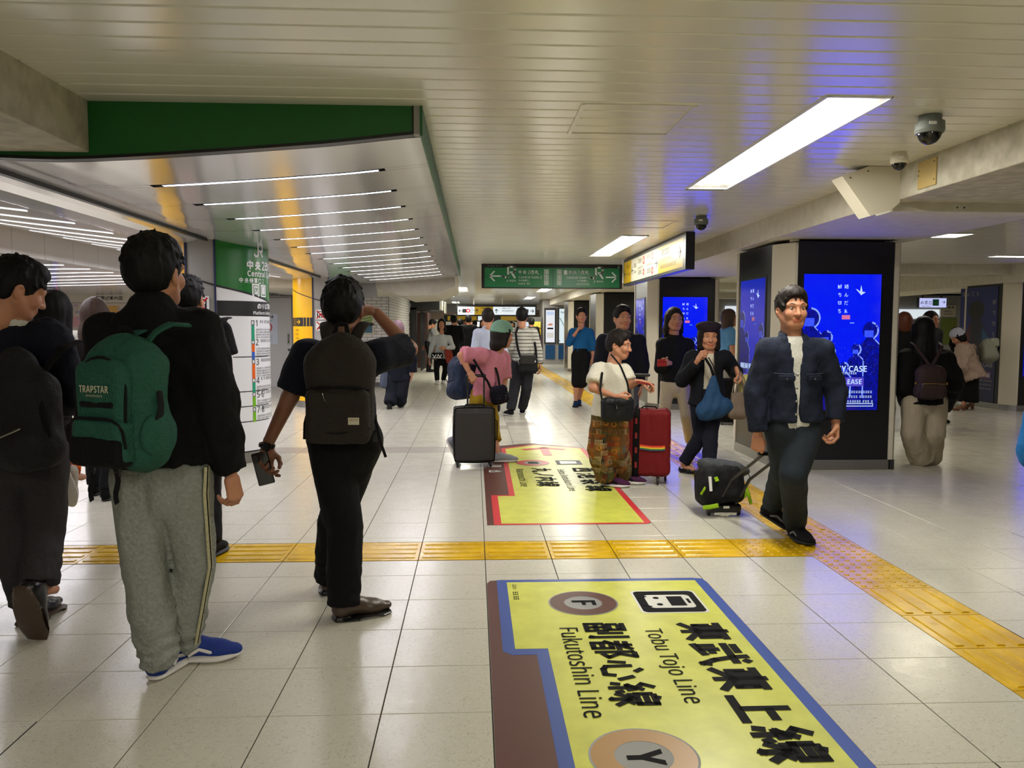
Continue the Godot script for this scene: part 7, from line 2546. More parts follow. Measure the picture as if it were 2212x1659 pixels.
		"c4":
			return [0.028, 1.538, -31.529, 0.028, 1.396, -31.5, -0.143, 1.338, -31.5, 0.199, 1.338, -31.5, -0.192, 1.064, -31.471, 0.247, 1.064, -31.529, -0.182, 0.84, -31.451, 0.238, 0.84, -31.744, -0.06, 0.859, -31.5, 0.116, 0.859, -31.5, -0.07, 0.478, -31.607, 0.125, 0.478, -31.529, -0.07, 0.093, -31.568, 0.125, 0.093, -31.432]
		"c5":
			return [0.305, 1.556, -29.97, 0.305, 1.413, -30, 0.132, 1.354, -30, 0.478, 1.354, -30, 0.083, 1.077, -29.97, 0.528, 1.077, -30.03, 0.093, 0.85, -29.753, 0.518, 0.85, -30.049, 0.216, 0.87, -30, 0.394, 0.87, -30, 0.207, 0.484, -29.911, 0.404, 0.484, -29.99, 0.207, 0.094, -29.931, 0.404, 0.094, -30.069]
		"c6":
			return [1.329, 1.482, -27.972, 1.329, 1.346, -28, 1.164, 1.289, -28, 1.494, 1.289, -28, 1.117, 1.026, -27.972, 1.541, 1.026, -28.028, 1.126, 0.809, -27.765, 1.531, 0.809, -28.047, 1.244, 0.828, -28, 1.414, 0.828, -28, 1.235, 0.461, -27.986, 1.423, 0.461, -27.873, 1.235, 0.089, -28.099, 1.423, 0.089, -27.901]
		"c7":
			return [1.728, 1.556, -24.03, 1.728, 1.413, -24, 1.555, 1.354, -24, 1.901, 1.354, -24, 1.506, 1.077, -23.97, 1.95, 1.077, -24.03, 1.515, 0.85, -23.951, 1.94, 0.85, -24.247, 1.639, 0.87, -24, 1.817, 0.87, -24, 1.629, 0.484, -24.109, 1.827, 0.484, -24.03, 1.629, 0.094, -24.069, 1.827, 0.094, -23.931]
		"c8":
			return [0.781, 1.575, -33.97, 0.781, 1.43, -34, 0.606, 1.37, -34, 0.956, 1.37, -34, 0.556, 1.09, -33.97, 1.006, 1.09, -34.03, 0.566, 0.86, -33.75, 0.996, 0.86, -34.05, 0.691, 0.88, -34, 0.871, 0.88, -34, 0.681, 0.49, -33.985, 0.881, 0.49, -33.865, 0.681, 0.095, -34.105, 0.881, 0.095, -33.895]
		"c9":
			return [1.334, 1.538, -34.971, 1.334, 1.396, -35, 1.164, 1.338, -35, 1.505, 1.338, -35, 1.115, 1.064, -34.971, 1.554, 1.064, -35.029, 1.124, 0.84, -34.756, 1.544, 0.84, -35.049, 1.247, 0.859, -35, 1.422, 0.859, -35, 1.237, 0.478, -34.956, 1.432, 0.478, -34.917, 1.237, 0.093, -35.034, 1.432, 0.093, -34.966]
		"c10":
			return [-0.537, 1.594, -20.83, -0.537, 1.447, -20.8, -0.714, 1.386, -20.8, -0.36, 1.386, -20.8, -0.764, 1.103, -20.77, -0.309, 1.103, -20.83, -0.754, 0.87, -20.749, -0.319, 0.87, -21.053, -0.628, 0.89, -20.8, -0.446, 0.89, -20.8, -0.638, 0.496, -20.937, -0.436, 0.496, -20.815, -0.638, 0.096, -20.906, -0.436, 0.096, -20.694]
		"c11":
			return [-0.094, 1.575, -35.97, -0.094, 1.43, -36, -0.269, 1.37, -36, 0.081, 1.37, -36, -0.319, 1.09, -35.97, 0.131, 1.09, -36.03, -0.309, 0.86, -35.75, 0.121, 0.86, -36.05, -0.184, 0.88, -36, -0.004, 0.88, -36, -0.194, 0.49, -35.955, 0.006, 0.49, -35.915, -0.194, 0.095, -36.035, 0.006, 0.095, -35.965]
	return []

# ------------------------------------------------------------------ the passers-by
func build_people() -> void:
	mat("hair_black", Color(0.05, 0.046, 0.045), 0.6, 0.0, 0.3)
	mat("hair_dark", Color(0.11, 0.085, 0.075), 0.6, 0.0, 0.3)
	mat("hair_brown", Color(0.27, 0.21, 0.18), 0.55, 0.0, 0.35)
	mat("hair_pink", Color(0.50, 0.38, 0.42), 0.5)
	mat("hair_red", Color(0.30, 0.14, 0.08), 0.55, 0.0, 0.35)
	mat("rubber_black", Color(0.03, 0.03, 0.03), 0.6)
	mat("rubber_white", Color(0.80, 0.78, 0.76), 0.5)
	mat("rubber_gum", Color(0.55, 0.40, 0.28), 0.6)
	mat("leather_black", Color(0.03, 0.028, 0.027), 0.3)
	mat("leather_brown", Color(0.27, 0.21, 0.17), 0.35)
	mat("chrome", Color(0.75, 0.75, 0.75), 0.2, 1.0)
	mat("plastic_black", Color(0.025, 0.025, 0.027), 0.35)
	var black := cloth(Color(0.055, 0.055, 0.06))
	var soft_black := cloth(Color(0.09, 0.09, 0.10))
	var navy := cloth(Color(0.08, 0.09, 0.14))
	var white := cloth(Color(0.84, 0.83, 0.79))
	var dark_shoe := {"kind": "sneaker", "upper": black, "sole": M.rubber_black}
	var grey_sweat := cloth(Color(0.58, 0.59, 0.56), 0.9, 0.5, 6.0)
	var denim := cloth(Color(0.12, 0.145, 0.21), 0.8, 0.7, 14.0)
	var jean := cloth(Color(0.16, 0.19, 0.22), 0.8, 0.7, 14.0)
	var cream := cloth(Color(0.72, 0.67, 0.58))
	var blue_suede := cloth(Color(0.14, 0.22, 0.52), 0.7)

	# -- foreground, walking away
	person({"who": "p4", "label": "person in black jacket and grey sweatpants walking away with the green backpack", "yaw": 8.0, "fine": true, "seed": 4, "skin_color": Color(0.70, 0.48, 0.36), "head_size": 1.1, "head_yaw": 14.0,
		"hair": {"style": "short", "seed": 3}, "toes": [8.0, 80.0],
		"tops": [{"mat": black, "called": "jacket", "thick": 0.026, "hem_y": 0.865, "flare": 0.045, "hood": true, "sleeve_r": [0.082, 0.074, 0.056], "fold": 0.016, "collar": true}],
		"legs": {"mat": grey_sweat, "r": [0.102, 0.084, 0.078], "bunch": 0.009, "fold": 0.012, "lift": -0.035, "stripe": [cloth(Color(0.75, 0.72, 0.58)), black]},
		"shoes": {"kind": "sneaker", "upper": blue_suede, "sole": M.rubber_white, "trim": M.rubber_white, "size": 1.06},
		"hands": {"a": {"pose": "grip"}, "b": {"pose": "hold", "palm": Vector3(-0.9, 0, -0.4)}}})
	person({"who": "p6", "label": "person in dark T-shirt and black trousers scratching the head, dark brown backpack on the back", "yaw": 3.0, "fine": true, "seed": 6, "skin": "skin_b", "skin_color": Color(0.52, 0.34, 0.25), "head_size": 1.06,
		"hair": {"style": "short", "seed": 8}, "toes": [62.0, 0.0],
		"tops": [{"mat": navy, "called": "t_shirt", "thick": 0.018, "hem_y": 0.93, "sleeve": "short", "sleeve_len": 0.86, "sleeve_r": [0.070, 0.068, 0.06], "fold": 0.008, "collar": true}],
		"legs": {"mat": black, "r": [0.105, 0.085, 0.078], "bunch": 0.004, "fold": 0.008, "lift": -0.02},
		"shoes": {"kind": "dress", "upper": M.leather_brown, "sole": M.leather_black, "size": 1.08},
		"hands": {"a": {"pose": "hold", "palm": Vector3(0.6, 0, 0.5), "dir": Vector3(-0.12, -1, 0.05)}, "b": {"pose": "hold", "palm": Vector3(-0.5, -0.75, -0.3), "dir": Vector3(-0.85, 0.35, 0.1)}}})
	person({"who": "p1", "label": "person in dark jacket and grey trousers at the left edge, head bent", "yaw": 20.0, "fine": true, "seed": 1, "skin_color": Color(0.72, 0.50, 0.38), "head_size": 1.1, "head_yaw": 48.0, "head_pitch": 22.0,
		"hair": {"style": "short", "seed": 5}, "toes": [5.0, 10.0], "toe_pitch": [0.0, -72.0],
		"tops": [{"mat": white, "called": "shirt", "thick": 0.008, "hem": 0.1, "sleeve": "none", "collar": true}, {"mat": navy, "called": "jacket", "thick": 0.026, "hem_y": 0.80, "flare": 0.035, "sleeve_r": [0.080, 0.072, 0.052], "fold": 0.014}],
		"legs": {"mat": cloth(Color(0.22, 0.21, 0.215)), "r": [0.105, 0.086, 0.076], "bunch": 0.004, "fold": 0.010},
		"shoes": {"kind": "dress", "upper": M.leather_black, "sole": M.leather_brown, "size": 1.08},
		"hands": {"a": {"pose": "grip"}, "b": {"pose": "grip"}}})
	var pleat := cloth(Color(0.17, 0.15, 0.165))
	var p2 := person({"who": "p2", "label": "person with long black hair in a black striped dress, left of the green backpack", "yaw": 5.0, "seed": 2, "skin_color": Color(0.78, 0.58, 0.48), "build": 0.88,
		"hair": {"style": "long", "length": 0.30, "seed": 7}, "toe_pitch": [0.0, -78.0],
		"tops": [{"mat": pleat, "called": "dress", "thick": 0.03, "hem_y": 0.66, "flare": 0.10, "sleeve": "short", "sleeve_len": 0.8, "sleeve_r": [0.07, 0.075, 0.06], "fold": 0.006, "pleats": 30.0, "flat": 0.85}],
		"shoes": {"kind": "sneaker", "upper": cloth(Color(0.72, 0.68, 0.62)), "sole": M.rubber_white, "size": 0.9}})
	var jf := joints("p2")
	var so := Acc.new()
	var an := Vector3(jf[39], jf[40], jf[41]) - p2.position
	var kn := Vector3(jf[33], jf[34], jf[35]) - p2.position
	so.tube([an, an.lerp(kn, 0.22)], 0.041, 14)
	put(so.mesh(), cloth(Color(0.92, 0.38, 0.07)), "sock", p2)
	person({"who": "p3", "label": "person with long brown hair seen between the black dress and the black jacket", "yaw": 0.0, "seed": 12, "skin_color": Color(0.78, 0.58, 0.48), "build": 0.88,
		"hair": {"style": "long", "length": 0.30, "seed": 9, "color": "hair_brown"},
		"tops": [{"mat": white, "called": "blouse", "thick": 0.02, "hem": -0.05, "flare": 0.02}],
		"legs": {"mat": soft_black}, "shoes": dark_shoe})
	person({"who": "p5", "label": "person in black T-shirt with a black backpack, just ahead of the black jacket", "yaw": 5.0, "seed": 13, "skin_color": Color(0.70, 0.48, 0.36), "head_size": 1.05, "fine": true,
		"hair": {"style": "short", "seed": 11},
		"tops": [{"mat": black, "called": "t_shirt", "thick": 0.02, "hem": -0.02, "flare": 0.02, "sleeve": "short", "sleeve_r": [0.075, 0.075, 0.06]}],
		"legs": {"mat": soft_black, "r": [0.1, 0.08, 0.07]}, "shoes": dark_shoe})

	# -- middle distance, left
	person({"who": "p7", "label": "person with pinkish grey bobbed hair in a dark jacket walking away by the brick wall", "yaw": 0.0, "seed": 14, "left_a": true,
		"hair": {"style": "bob", "length": 0.12, "seed": 4, "color": "hair_pink"}, "toe_pitch": [-60.0, 0.0],
		"tops": [{"mat": navy, "called": "jacket", "thick": 0.03, "hem": -0.06, "flare": 0.05, "sleeve_r": [0.07, 0.065, 0.055]}],
		"legs": {"mat": cloth(Color(0.12, 0.13, 0.17)), "r": [0.12, 0.11, 0.11]}, "shoes": dark_shoe})
	person({"who": "p8", "label": "person leaning at the dark shop entrance on the left", "yaw": 75.0, "seed": 15, "far": true, "head_pitch": 30.0, "left_a": true,
		"hair": {"style": "short", "seed": 3}, "tops": [{"mat": cloth(Color(0.5, 0.5, 0.5)), "called": "shirt", "thick": 0.02}], "legs": {"mat": soft_black}, "shoes": dark_shoe})
	person({"who": "p9", "label": "person in white top and black trousers walking toward the viewer past the shop", "yaw": 180.0, "seed": 16, "far": true, "face": true,
		"hair": {"style": "bob", "length": 0.13, "seed": 6}, "tops": [{"mat": cloth(Color(0.76, 0.78, 0.77)), "called": "top", "thick": 0.022, "hem": 0.0, "flare": 0.02}],
		"legs": {"mat": black, "r": [0.085, 0.07, 0.06]}, "shoes": {"kind": "sneaker", "upper": white, "sole": M.rubber_white}})
	person({"who": "p10", "label": "person in white shirt walking away just behind the pink blouse", "yaw": 0.0, "seed": 17,
		"hair": {"style": "short", "seed": 5, "color": "hair_dark"}, "tops": [{"mat": cloth(Color(0.72, 0.75, 0.83)), "called": "shirt", "thick": 0.022, "hem": -0.02, "flare": 0.02, "collar": true}],
		"legs": {"mat": soft_black, "r": [0.1, 0.085, 0.075]}, "shoes": {"kind": "sneaker", "upper": cloth(Color(0.3, 0.32, 0.34)), "sole": M.rubber_white}})
	var mustard := cloth(Color(0.62, 0.50, 0.10))
	person({"who": "p11", "label": "person in pink blouse and mustard trousers striding right with the dark grey suitcase", "yaw": 72.0, "seed": 18, "left_a": true, "skin_color": Color(0.74, 0.53, 0.42), "head_pitch": 10.0, "build": 1.0,
		"hair": {"style": "bob", "length": 0.09, "seed": 7, "color": "hair_dark"}, "hat": {"kind": "sun", "color": Color(0.50, 0.66, 0.57)}, "toes": [75.0, 82.0], "toe_pitch": [-62.0, 0.0],
		"tops": [{"mat": cloth(Color(0.83, 0.52, 0.58)), "called": "blouse", "thick": 0.03, "hem": 0.02, "flare": 0.01, "sleeve": "short", "sleeve_len": 0.97, "sleeve_r": [0.07, 0.068, 0.068], "fold": 0.016, "flat": 0.95}],
		"legs": {"mat": mustard, "r": [0.105, 0.095, 0.085], "hem": 0.55, "fold": 0.014}, "shoes": {"kind": "sneaker", "upper": cloth(Color(0.62, 0.63, 0.66)), "sole": M.rubber_white},
		"hands": {"a": {"pose": "grip", "dir": Vector3(0.5, -0.8, 0.1), "palm": Vector3(0.2, -0.6, -0.8)}}})
	var stripes := cloth(Color(0.70, 0.69, 0.66))
	stripes.albedo_texture = paint_image(8, 64, func(im: Image):
		im.fill(Color(1, 1, 1))
		im.fill_rect(Rect2i(0, 20, 8, 13), Color(0.16, 0.16, 0.17)))
	stripes.uv1_scale = Vector3(18, 18, 18)
	stripes.normal_enabled = false
	person({"who": "p12", "label": "person in striped sweater walking away with a black messenger bag", "yaw": 0.0, "seed": 19, "toes": [-25.0, 5.0],
		"hair": {"style": "short", "seed": 8}, "tops": [{"mat": white, "called": "undershirt", "thick": 0.016, "hem": -0.03, "sleeve": "none", "flare": 0.016}, {"mat": stripes, "called": "sweater", "thick": 0.026, "hem": 0.03, "flare": 0.02, "sleeve_r": [0.068, 0.06, 0.05]}],
		"legs": {"mat": cloth(Color(0.17, 0.17, 0.19)), "r": [0.1, 0.085, 0.072]}, "shoes": {"kind": "sneaker", "upper": soft_black, "sole": M.rubber_white}})
	# the far crowd
	var crowd := [["c0", 0.0, "person in black suit seen from behind in the far hall, left of the white shirt", Color(0.03, 0.03, 0.035), "short"], ["c1", 0.0, "person in dark hooded coat seen from behind at the far shop side", Color(0.06, 0.065, 0.07), "short"], ["c2", 180.0, "person coming toward the viewer at the far left of the crowd", Color(0.10, 0.10, 0.12), "short"], ["c3", 180.0, "person in the far crowd just right of the dark hooded coat", Color(0.05, 0.05, 0.06), "bob"], ["c4", 0.0, "person in the far crowd left of the white shirt collar", Color(0.04, 0.04, 0.05), "short"], ["c5", 180.0, "person in the far crowd nearly hidden by the white shirt", Color(0.12, 0.12, 0.14), "bob"], ["c6", 180.0, "person with pale face in the far crowd beside the striped sweater", Color(0.20, 0.17, 0.15), "bob"], ["c7", 0.0, "person in dark jacket just right of the striped sweater, far away", Color(0.05, 0.06, 0.08), "short"], ["c8", 180.0, "person in the far crowd above the mint hat", Color(0.08, 0.08, 0.09), "short"], ["c9", 180.0, "person in the far crowd between the white shirt and the striped sweater", Color(0.06, 0.06, 0.07), "bob"], ["c10", 0.0, "person in dark jacket with white shirt tail beside the white top near the shop", Color(0.05, 0.05, 0.055), "short"], ["c11", 180.0, "farthest person in the crowd under the distant signs", Color(0.04, 0.04, 0.045), "short"]]
	for k in crowd.size():
		var q: Array = crowd[k]
		person({"who": q[0], "label": q[2], "yaw": q[1], "seed": 30 + k, "far": true, "group": "far crowd under the distant signs", "hair": {"style": q[4], "length": 0.12, "seed": 2 + k % 3},
			"tops": [{"mat": cloth(q[3]), "called": "jacket", "thick": 0.028, "hem": -0.08, "flare": 0.03, "hood": k == 1}], "legs": {"mat": soft_black}, "shoes": dark_shoe})

	# -- right side
	var teal := cloth(Color(0.09, 0.34, 0.55))
	person({"who": "p13", "label": "person in blue long-sleeved top and black knee shorts, hand at the chin", "yaw": 180.0, "seed": 20, "face": true, "toes": [190.0, 190.0],
		"hair": {"style": "short", "seed": 9}, "tops": [{"mat": teal, "called": "top", "thick": 0.018, "hem": -0.01, "sleeve_len": 0.62, "sleeve_r": [0.06, 0.055, 0.05]}],
		"legs": {"mat": black, "r": [0.105, 0.098, 0.09], "hem": 0.06, "kind": "shorts"}, "shoes": {"kind": "sneaker", "upper": cloth(Color(0.04, 0.15, 0.30)), "sole": M.rubber_black},
		"hands": {"a": {"pose": "grip", "dir": Vector3(0.5, 0.8, 0.2)}}})
	person({"who": "p14", "label": "person in long dark navy coat standing behind the white T-shirt", "yaw": 170.0, "seed": 21, "face": true,
		"hair": {"style": "short", "seed": 10}, "tops": [{"mat": cloth(Color(0.08, 0.085, 0.13)), "called": "coat", "thick": 0.035, "hem": -0.03, "flare": 0.03, "sleeve_r": [0.075, 0.07, 0.055], "collar": true}],
		"legs": {"mat": cloth(Color(0.34, 0.34, 0.35)), "r": [0.1, 0.085, 0.075]}, "shoes": dark_shoe})
	var batik := cloth(Color(0.99, 1, 1))
	batik.albedo_texture = paint_image(192, 192, func(im: Image):
		var r := RandomNumberGenerator.new()
		r.seed = 77
		var cols := [Color(0.36, 0.25, 0.13), Color(0.55, 0.30, 0.10), Color(0.18, 0.29, 0.28), Color(0.45, 0.36, 0.15), Color(0.28, 0.28, 0.13), Color(0.48, 0.20, 0.12), Color(0.11, 0.14, 0.17)]
		im.fill(cols[0])
		for k in 120:
			im.fill_rect(Rect2i(r.randi() % 180, r.randi() % 180, r.randi_range(8, 34), r.randi_range(8, 30)), cols[r.randi() % 7])
		for k in 26: # combs of pale bars and rings
			var x := r.randi() % 160
			var y := r.randi() % 170
			for q in 5:
				im.fill_rect(Rect2i(x + q * 5, y, 3, 16), Color(0.68, 0.60, 0.46))
			im.fill_rect(Rect2i(x, y, 24, 3), Color(0.68, 0.60, 0.46))
		for k in 16:
			var c := Vector2(r.randi() % 170 + 10, r.randi() % 170 + 10)
			for q in 40:
				var p := c + Vector2.from_angle(q * TAU / 40) * 7.0
				im.fill_rect(Rect2i(int(p.x), int(p.y), 3, 3), Color(0.75, 0.45, 0.13)))
	batik.uv1_scale = Vector3(1.9, 1.9, 1.9)
	batik.normal_enabled = false
	person({"who": "p15", "label": "short elderly person in white T-shirt and brightly patterned trousers beside the red suitcase", "yaw": 125.0, "left_a": false, "seed": 22, "face": true, "build": 0.92, "head_pitch": 8.0, "head_yaw": 120.0, "skin_color": Color(0.70, 0.48, 0.36), "head_size": 1.0,
		"hair": {"style": "short", "seed": 12, "color": "hair_dark"}, "toes": [112.0, 115.0],
		"tops": [{"mat": cloth(Color(0.88, 0.86, 0.79)), "called": "t_shirt", "thick": 0.026, "hem": 0.03, "flare": 0.03, "sleeve": "short", "sleeve_len": 0.75, "sleeve_r": [0.062, 0.068, 0.07], "fold": 0.012, "flat": 0.9}],
		"legs": {"mat": batik, "r": [0.108, 0.098, 0.108], "fold": 0.014, "lift": -0.02}, "shoes": {"kind": "sneaker", "upper": cloth(Color(0.30, 0.14, 0.27)), "sole": M.rubber_white, "trim": black},
		"hands": {"a": {"pose": "grip", "dir": Vector3(0.9, -0.25, 0.2)}, "b": {"pose": "hold", "dir": Vector3(0.95, -0.1, 0.25), "palm": Vector3(0, -1, 0)}}})
	person({"who": "p16", "label": "person in black denim jacket and cream trousers holding a red wallet", "yaw": 175.0, "seed": 23, "face": true, "build": 0.9, "skin_color": Color(0.76, 0.56, 0.46),
		"hair": {"style": "long", "length": 0.22, "seed": 13, "color": "hair_dark"},
		"tops": [{"mat": cloth(Color(0.09, 0.09, 0.10)), "called": "denim_jacket", "thick": 0.026, "hem": 0.03, "flare": 0.02, "collar": true, "sleeve_r": [0.068, 0.06, 0.05]}],
		"legs": {"mat": cloth(Color(0.80, 0.74, 0.64)), "r": [0.092, 0.07, 0.055]}, "shoes": {"kind": "flat", "upper": M.leather_black, "sole": M.rubber_black},
		"hands": {"a": {"pose": "hold", "dir": Vector3(-0.8, 0.1, 0.5), "palm": Vector3(0.3, 0.2, 1.0)}}})
	person({"who": "p17", "label": "person in dark blazer and beret striding with a blue shoulder bag and a taupe tote", "yaw": 185.0, "seed": 24, "face": true, "build": 0.92, "skin_color": Color(0.76, 0.56, 0.45), "toes": [125.0, 180.0], "head_pitch": 4.0,
		"hair": {"style": "bob", "length": 0.1, "seed": 14, "color": "hair_dark"}, "hat": {"kind": "beret", "color": Color(0.14, 0.10, 0.15)},
		"tops": [{"mat": cloth(Color(0.82, 0.78, 0.70)), "called": "white_top", "thick": 0.01, "hem": 0.06, "sleeve": "none"}, {"mat": cloth(Color(0.08, 0.085, 0.11)), "called": "blazer", "thick": 0.028, "hem": -0.03, "flare": 0.04, "open": 0.045, "open_hem": 0.06, "open_rate": 1.0, "sleeve_r": [0.068, 0.06, 0.048]}],
		"legs": {"mat": cloth(Color(0.09, 0.10, 0.15)), "r": [0.098, 0.082, 0.062]}, "shoes": {"kind": "flat", "upper": M.leather_black, "sole": M.rubber_black},
		"hands": {"a": {"pose": "grip", "dir": Vector3(0.3, 0.75, 0.5)}, "b": {"pose": "grip", "dir": Vector3(0.2, -0.9, 0.3)}}})
	person({"who": "p18", "label": "person in light blue top seen in profile between the first two advertising pillars", "yaw": 95.0, "left_a": true, "seed": 25, "hair": {"style": "bob", "length": 0.1, "seed": 3, "color": "hair_brown"},
		"tops": [{"mat": cloth(Color(0.38, 0.60, 0.80)), "called": "top", "thick": 0.025, "hem": 0.05, "sleeve": "short"}], "legs": {"mat": cloth(Color(0.5, 0.48, 0.44))}, "shoes": dark_shoe})
	var p19 := person({"who": "p19", "label": "person in dark denim jacket walking toward the viewer, pulling a wheeled bag", "yaw": 183.0, "fine": true, "face": true, "seed": 26, "skin_color": Color(0.70, 0.47, 0.34), "head_size": 1.08, "toes": [128.0, 176.0], "toe_pitch": [-22.0, 0.0], "build": 1.04,
		"hair": {"style": "short", "seed": 16, "color": "hair_dark"},
		"tops": [{"mat": white, "called": "white_t_shirt", "thick": 0.012, "hem_y": 0.765, "sleeve": "none", "flare": 0.018, "fold": 0.002}, {"mat": denim, "called": "denim_jacket", "thick": 0.028, "hem_y": 0.80, "flare": 0.030, "collar": true, "open": 0.050, "open_hem": 0.010, "open_rate": 1.9, "open_shift": -0.006, "sleeve_r": [0.064, 0.060, 0.050], "fold": 0.016}],
		"legs": {"mat": jean, "r": [0.102, 0.084, 0.068], "bunch": 0.003, "fold": 0.010}, "shoes": {"kind": "sneaker", "upper": soft_black, "sole": M.rubber_black, "trim": M.ink_grey, "size": 1.06},
		"hands": {"a": {"pose": "grip", "dir": Vector3(0.05, -1, 0.05), "palm": Vector3(0.1, 0, -1)}, "b": {"pose": "hold"}}})
	denim_details(p19)
	person({"who": "p20", "label": "person in loose black top and wide cream trousers beside the nearest pillar", "yaw": 12.0, "seed": 27, "build": 1.05, "skin_color": Color(0.75, 0.55, 0.44),
		"hair": {"style": "long", "length": 0.34, "seed": 17},
		"tops": [{"mat": black, "called": "loose_top", "thick": 0.035, "hem": -0.02, "flare": 0.05, "sleeve_r": [0.095, 0.09, 0.07], "fold": 0.016}],
		"legs": {"mat": cream, "r": [0.112, 0.104, 0.125], "fold": 0.014, "lift": -0.035}, "shoes": {"kind": "sneaker", "upper": soft_black, "sole": M.rubber_black}})
	person({"who": "p21", "label": "person in white cap, beige cape jacket and long black skirt by the poster pillar", "yaw": 270.0, "left_a": true, "seed": 28, "head_pitch": 35.0, "build": 0.95,
		"hat": {"kind": "sun", "color": Color(0.72, 0.73, 0.80)}, "hair": {"style": "bob", "length": 0.05, "seed": 5},
		"tops": [{"mat": cloth(Color(0.70, 0.61, 0.55)), "called": "cape_jacket", "thick": 0.04, "hem": -0.12, "flare": 0.09, "sleeve_r": [0.11, 0.12, 0.07], "fold": 0.035, "flat": 1.0}],
		"legs": {"mat": black, "kind": "skirt", "hem": 0.14, "r": [0.21]}, "shoes": {"kind": "heel", "upper": cloth(Color(0.55, 0.40, 0.30)), "sole": cloth(Color(0.48, 0.34, 0.26))}})
	var masked := person({"who": "p22", "label": "person with a white face mask partly hidden behind the poster pillar at right", "yaw": 195.0, "seed": 29, "face": true, "hair": {"style": "short", "seed": 6}, "tops": [{"mat": black, "called": "jacket", "thick": 0.03}], "legs": {"mat": soft_black}, "shoes": dark_shoe})
	var mk := Blob.new(0.007)
	var mf := joints("p22")
	var hc := Vector3(mf[0], mf[1], mf[2]) - masked.position
	mk.ell(hc + heading(195.0) * 0.065 - Vector3(0, 0.05, 0), Vector3(0.065, 0.052, 0.052))
	put(mk.mesh(), white, "face_mask", masked)
	person({"who": "p23", "label": "person with reddish brown hair in black, mostly hidden left of the long black hair", "yaw": 0.0, "seed": 40, "hair": {"style": "bob", "length": 0.06, "seed": 7, "color": "hair_red"}, "tops": [{"mat": black, "called": "jacket", "thick": 0.03}], "legs": {"mat": soft_black}, "shoes": dark_shoe})
	person({"who": "p24", "label": "person facing the viewer, only part of the face showing right of the long black hair", "yaw": 160.0, "seed": 41, "face": true, "hair": {"style": "bob", "length": 0.1, "seed": 8, "color": "hair_dark"}, "tops": [{"mat": soft_black, "called": "jacket", "thick": 0.03}], "legs": {"mat": soft_black}, "shoes": dark_shoe})
	build_bags()

# seams, pockets and buttons of the open denim jacket
func denim_details(p: Node3D) -> void:
	var jf := joints("p19")
	var J := func(k: int) -> Vector3: return Vector3(jf[k * 3], jf[k * 3 + 1], jf[k * 3 + 2]) - p.position
	var c: Vector3 = (J.call(2) + J.call(3)) * 0.5
	var fr := heading(183.0)
	var rt := Vector3(1, 0, 0)
	var thread := mat("denim_seam", Color(0.24, 0.26, 0.33), 0.8)
	var jacket: Node = p.get_node("denim_jacket")
	for s in [-1.0, 1.0]:
		var fl := Blob.new(0.006)
		var q: Vector3 = c + rt * 0.088 * s + Vector3(0, -0.17, 0) + fr * 0.118
		fl.box(q, Vector3(0.052, 0.018, 0.007), 0.005, Basis(Vector3(0, 1, 0), s * 0.35))
		put(fl.mesh(), M[cloth(Color(0.12, 0.145, 0.21), 0.8, 0.7, 14.0).resource_name], "pocket_flap", jacket)
		var bt := Acc.new()
		bt.ball(q + fr * 0.011 - Vector3(0, 0.006, 0), Vector3(0.007, 0.007, 0.004), 10)
		put(bt.mesh(), M.steel_dark, "button", jacket)
		var sm := Acc.new()
		sm.tube([c + rt * 0.03 * s + Vector3(0, -0.145, 0) + fr * 0.135, c + rt * 0.10 * s + Vector3(0, -0.145, 0) + fr * 0.112, c + rt * 0.155 * s + Vector3(0, -0.142, 0) + fr * 0.07], 0.0022, 5)
		put(sm.mesh(), thread, "seam", jacket)
	for k in 5:
		var bt := Acc.new()
		bt.ball(c + rt * -0.026 + Vector3(0, -0.15 - 0.082 * k, 0) + fr * (0.132 - 0.002 * k), Vector3(0.008, 0.008, 0.005), 10)
		put(bt.mesh(), M.steel, "button", jacket)

# ------------------------------------------------------------------ bags
func bag_node(called: String, at: Vector3, yaw: float, label: String, category := "bag") -> Node3D:
	return base(called, at, label, category, "", deg_to_rad(yaw))

# soft pack: local +z points away from the wearer's back, origin at its middle
func pack_body(sz: Vector3, cell: float, sag := 0.0, sd := 1, fold := 0.008) -> ArrayMesh:
	var b := Blob.new(cell)
	var w := sz.x * 0.5
	var h := sz.y * 0.5
	var d := sz.z * 0.5
	b.box(Vector3(0, -h * 0.12, 0), Vector3(w, h * 0.86, d), minf(d * 0.95, 0.07), Basis.IDENTITY, 0.03)
	b.ell(Vector3(0, h * 0.42, 0), Vector3(w * 0.93, h * 0.58, d * 0.96), Basis.IDENTITY, 0.05)
	if sag > 0.0:
		b.ell(Vector3(0, -h * 0.55, d * 0.35), Vector3(w * 1.02, h * 0.42, d * (0.8 + sag)), Basis.IDENTITY, 0.05)
	return b.mesh(folds(sd, fold, 8.0, 0.7))

func strap(parent: Node, pts: Array, w: float, m: Material, nrm := Vector3(0, 0, 1), called := "strap", th := 0.004) -> void:
	# smooth the points a little before sweeping
	var c := Curve3D.new()
	for k in pts.size():
		var tan: Vector3 = (pts[mini(k + 1, pts.size() - 1)] - pts[maxi(k - 1, 0)]) * 0.17
		c.add_point(pts[k], -tan, tan)
	var out := []
	var n := maxi(6, int(c.get_baked_length() / 0.03))
	for k in n + 1:
		out.append(c.sample_baked(c.get_baked_length() * k / n))
	var a := Acc.new()
	a.tube(out, w * 0.5, 8, th, nrm)
	put(a.mesh(), m, called, parent)

func buckle(parent: Node, at: Vector3, m: Material, s := 1.0) -> void:
	var a := Acc.new()
	a.box(at, Vector3(0.014, 0.02, 0.005) * s, 0.003 * s)
	a.box(at - Vector3(0, 0.022, 0) * s, Vector3(0.011, 0.008, 0.004) * s, 0.002 * s)
	put(a.mesh(), m, "buckle", parent)

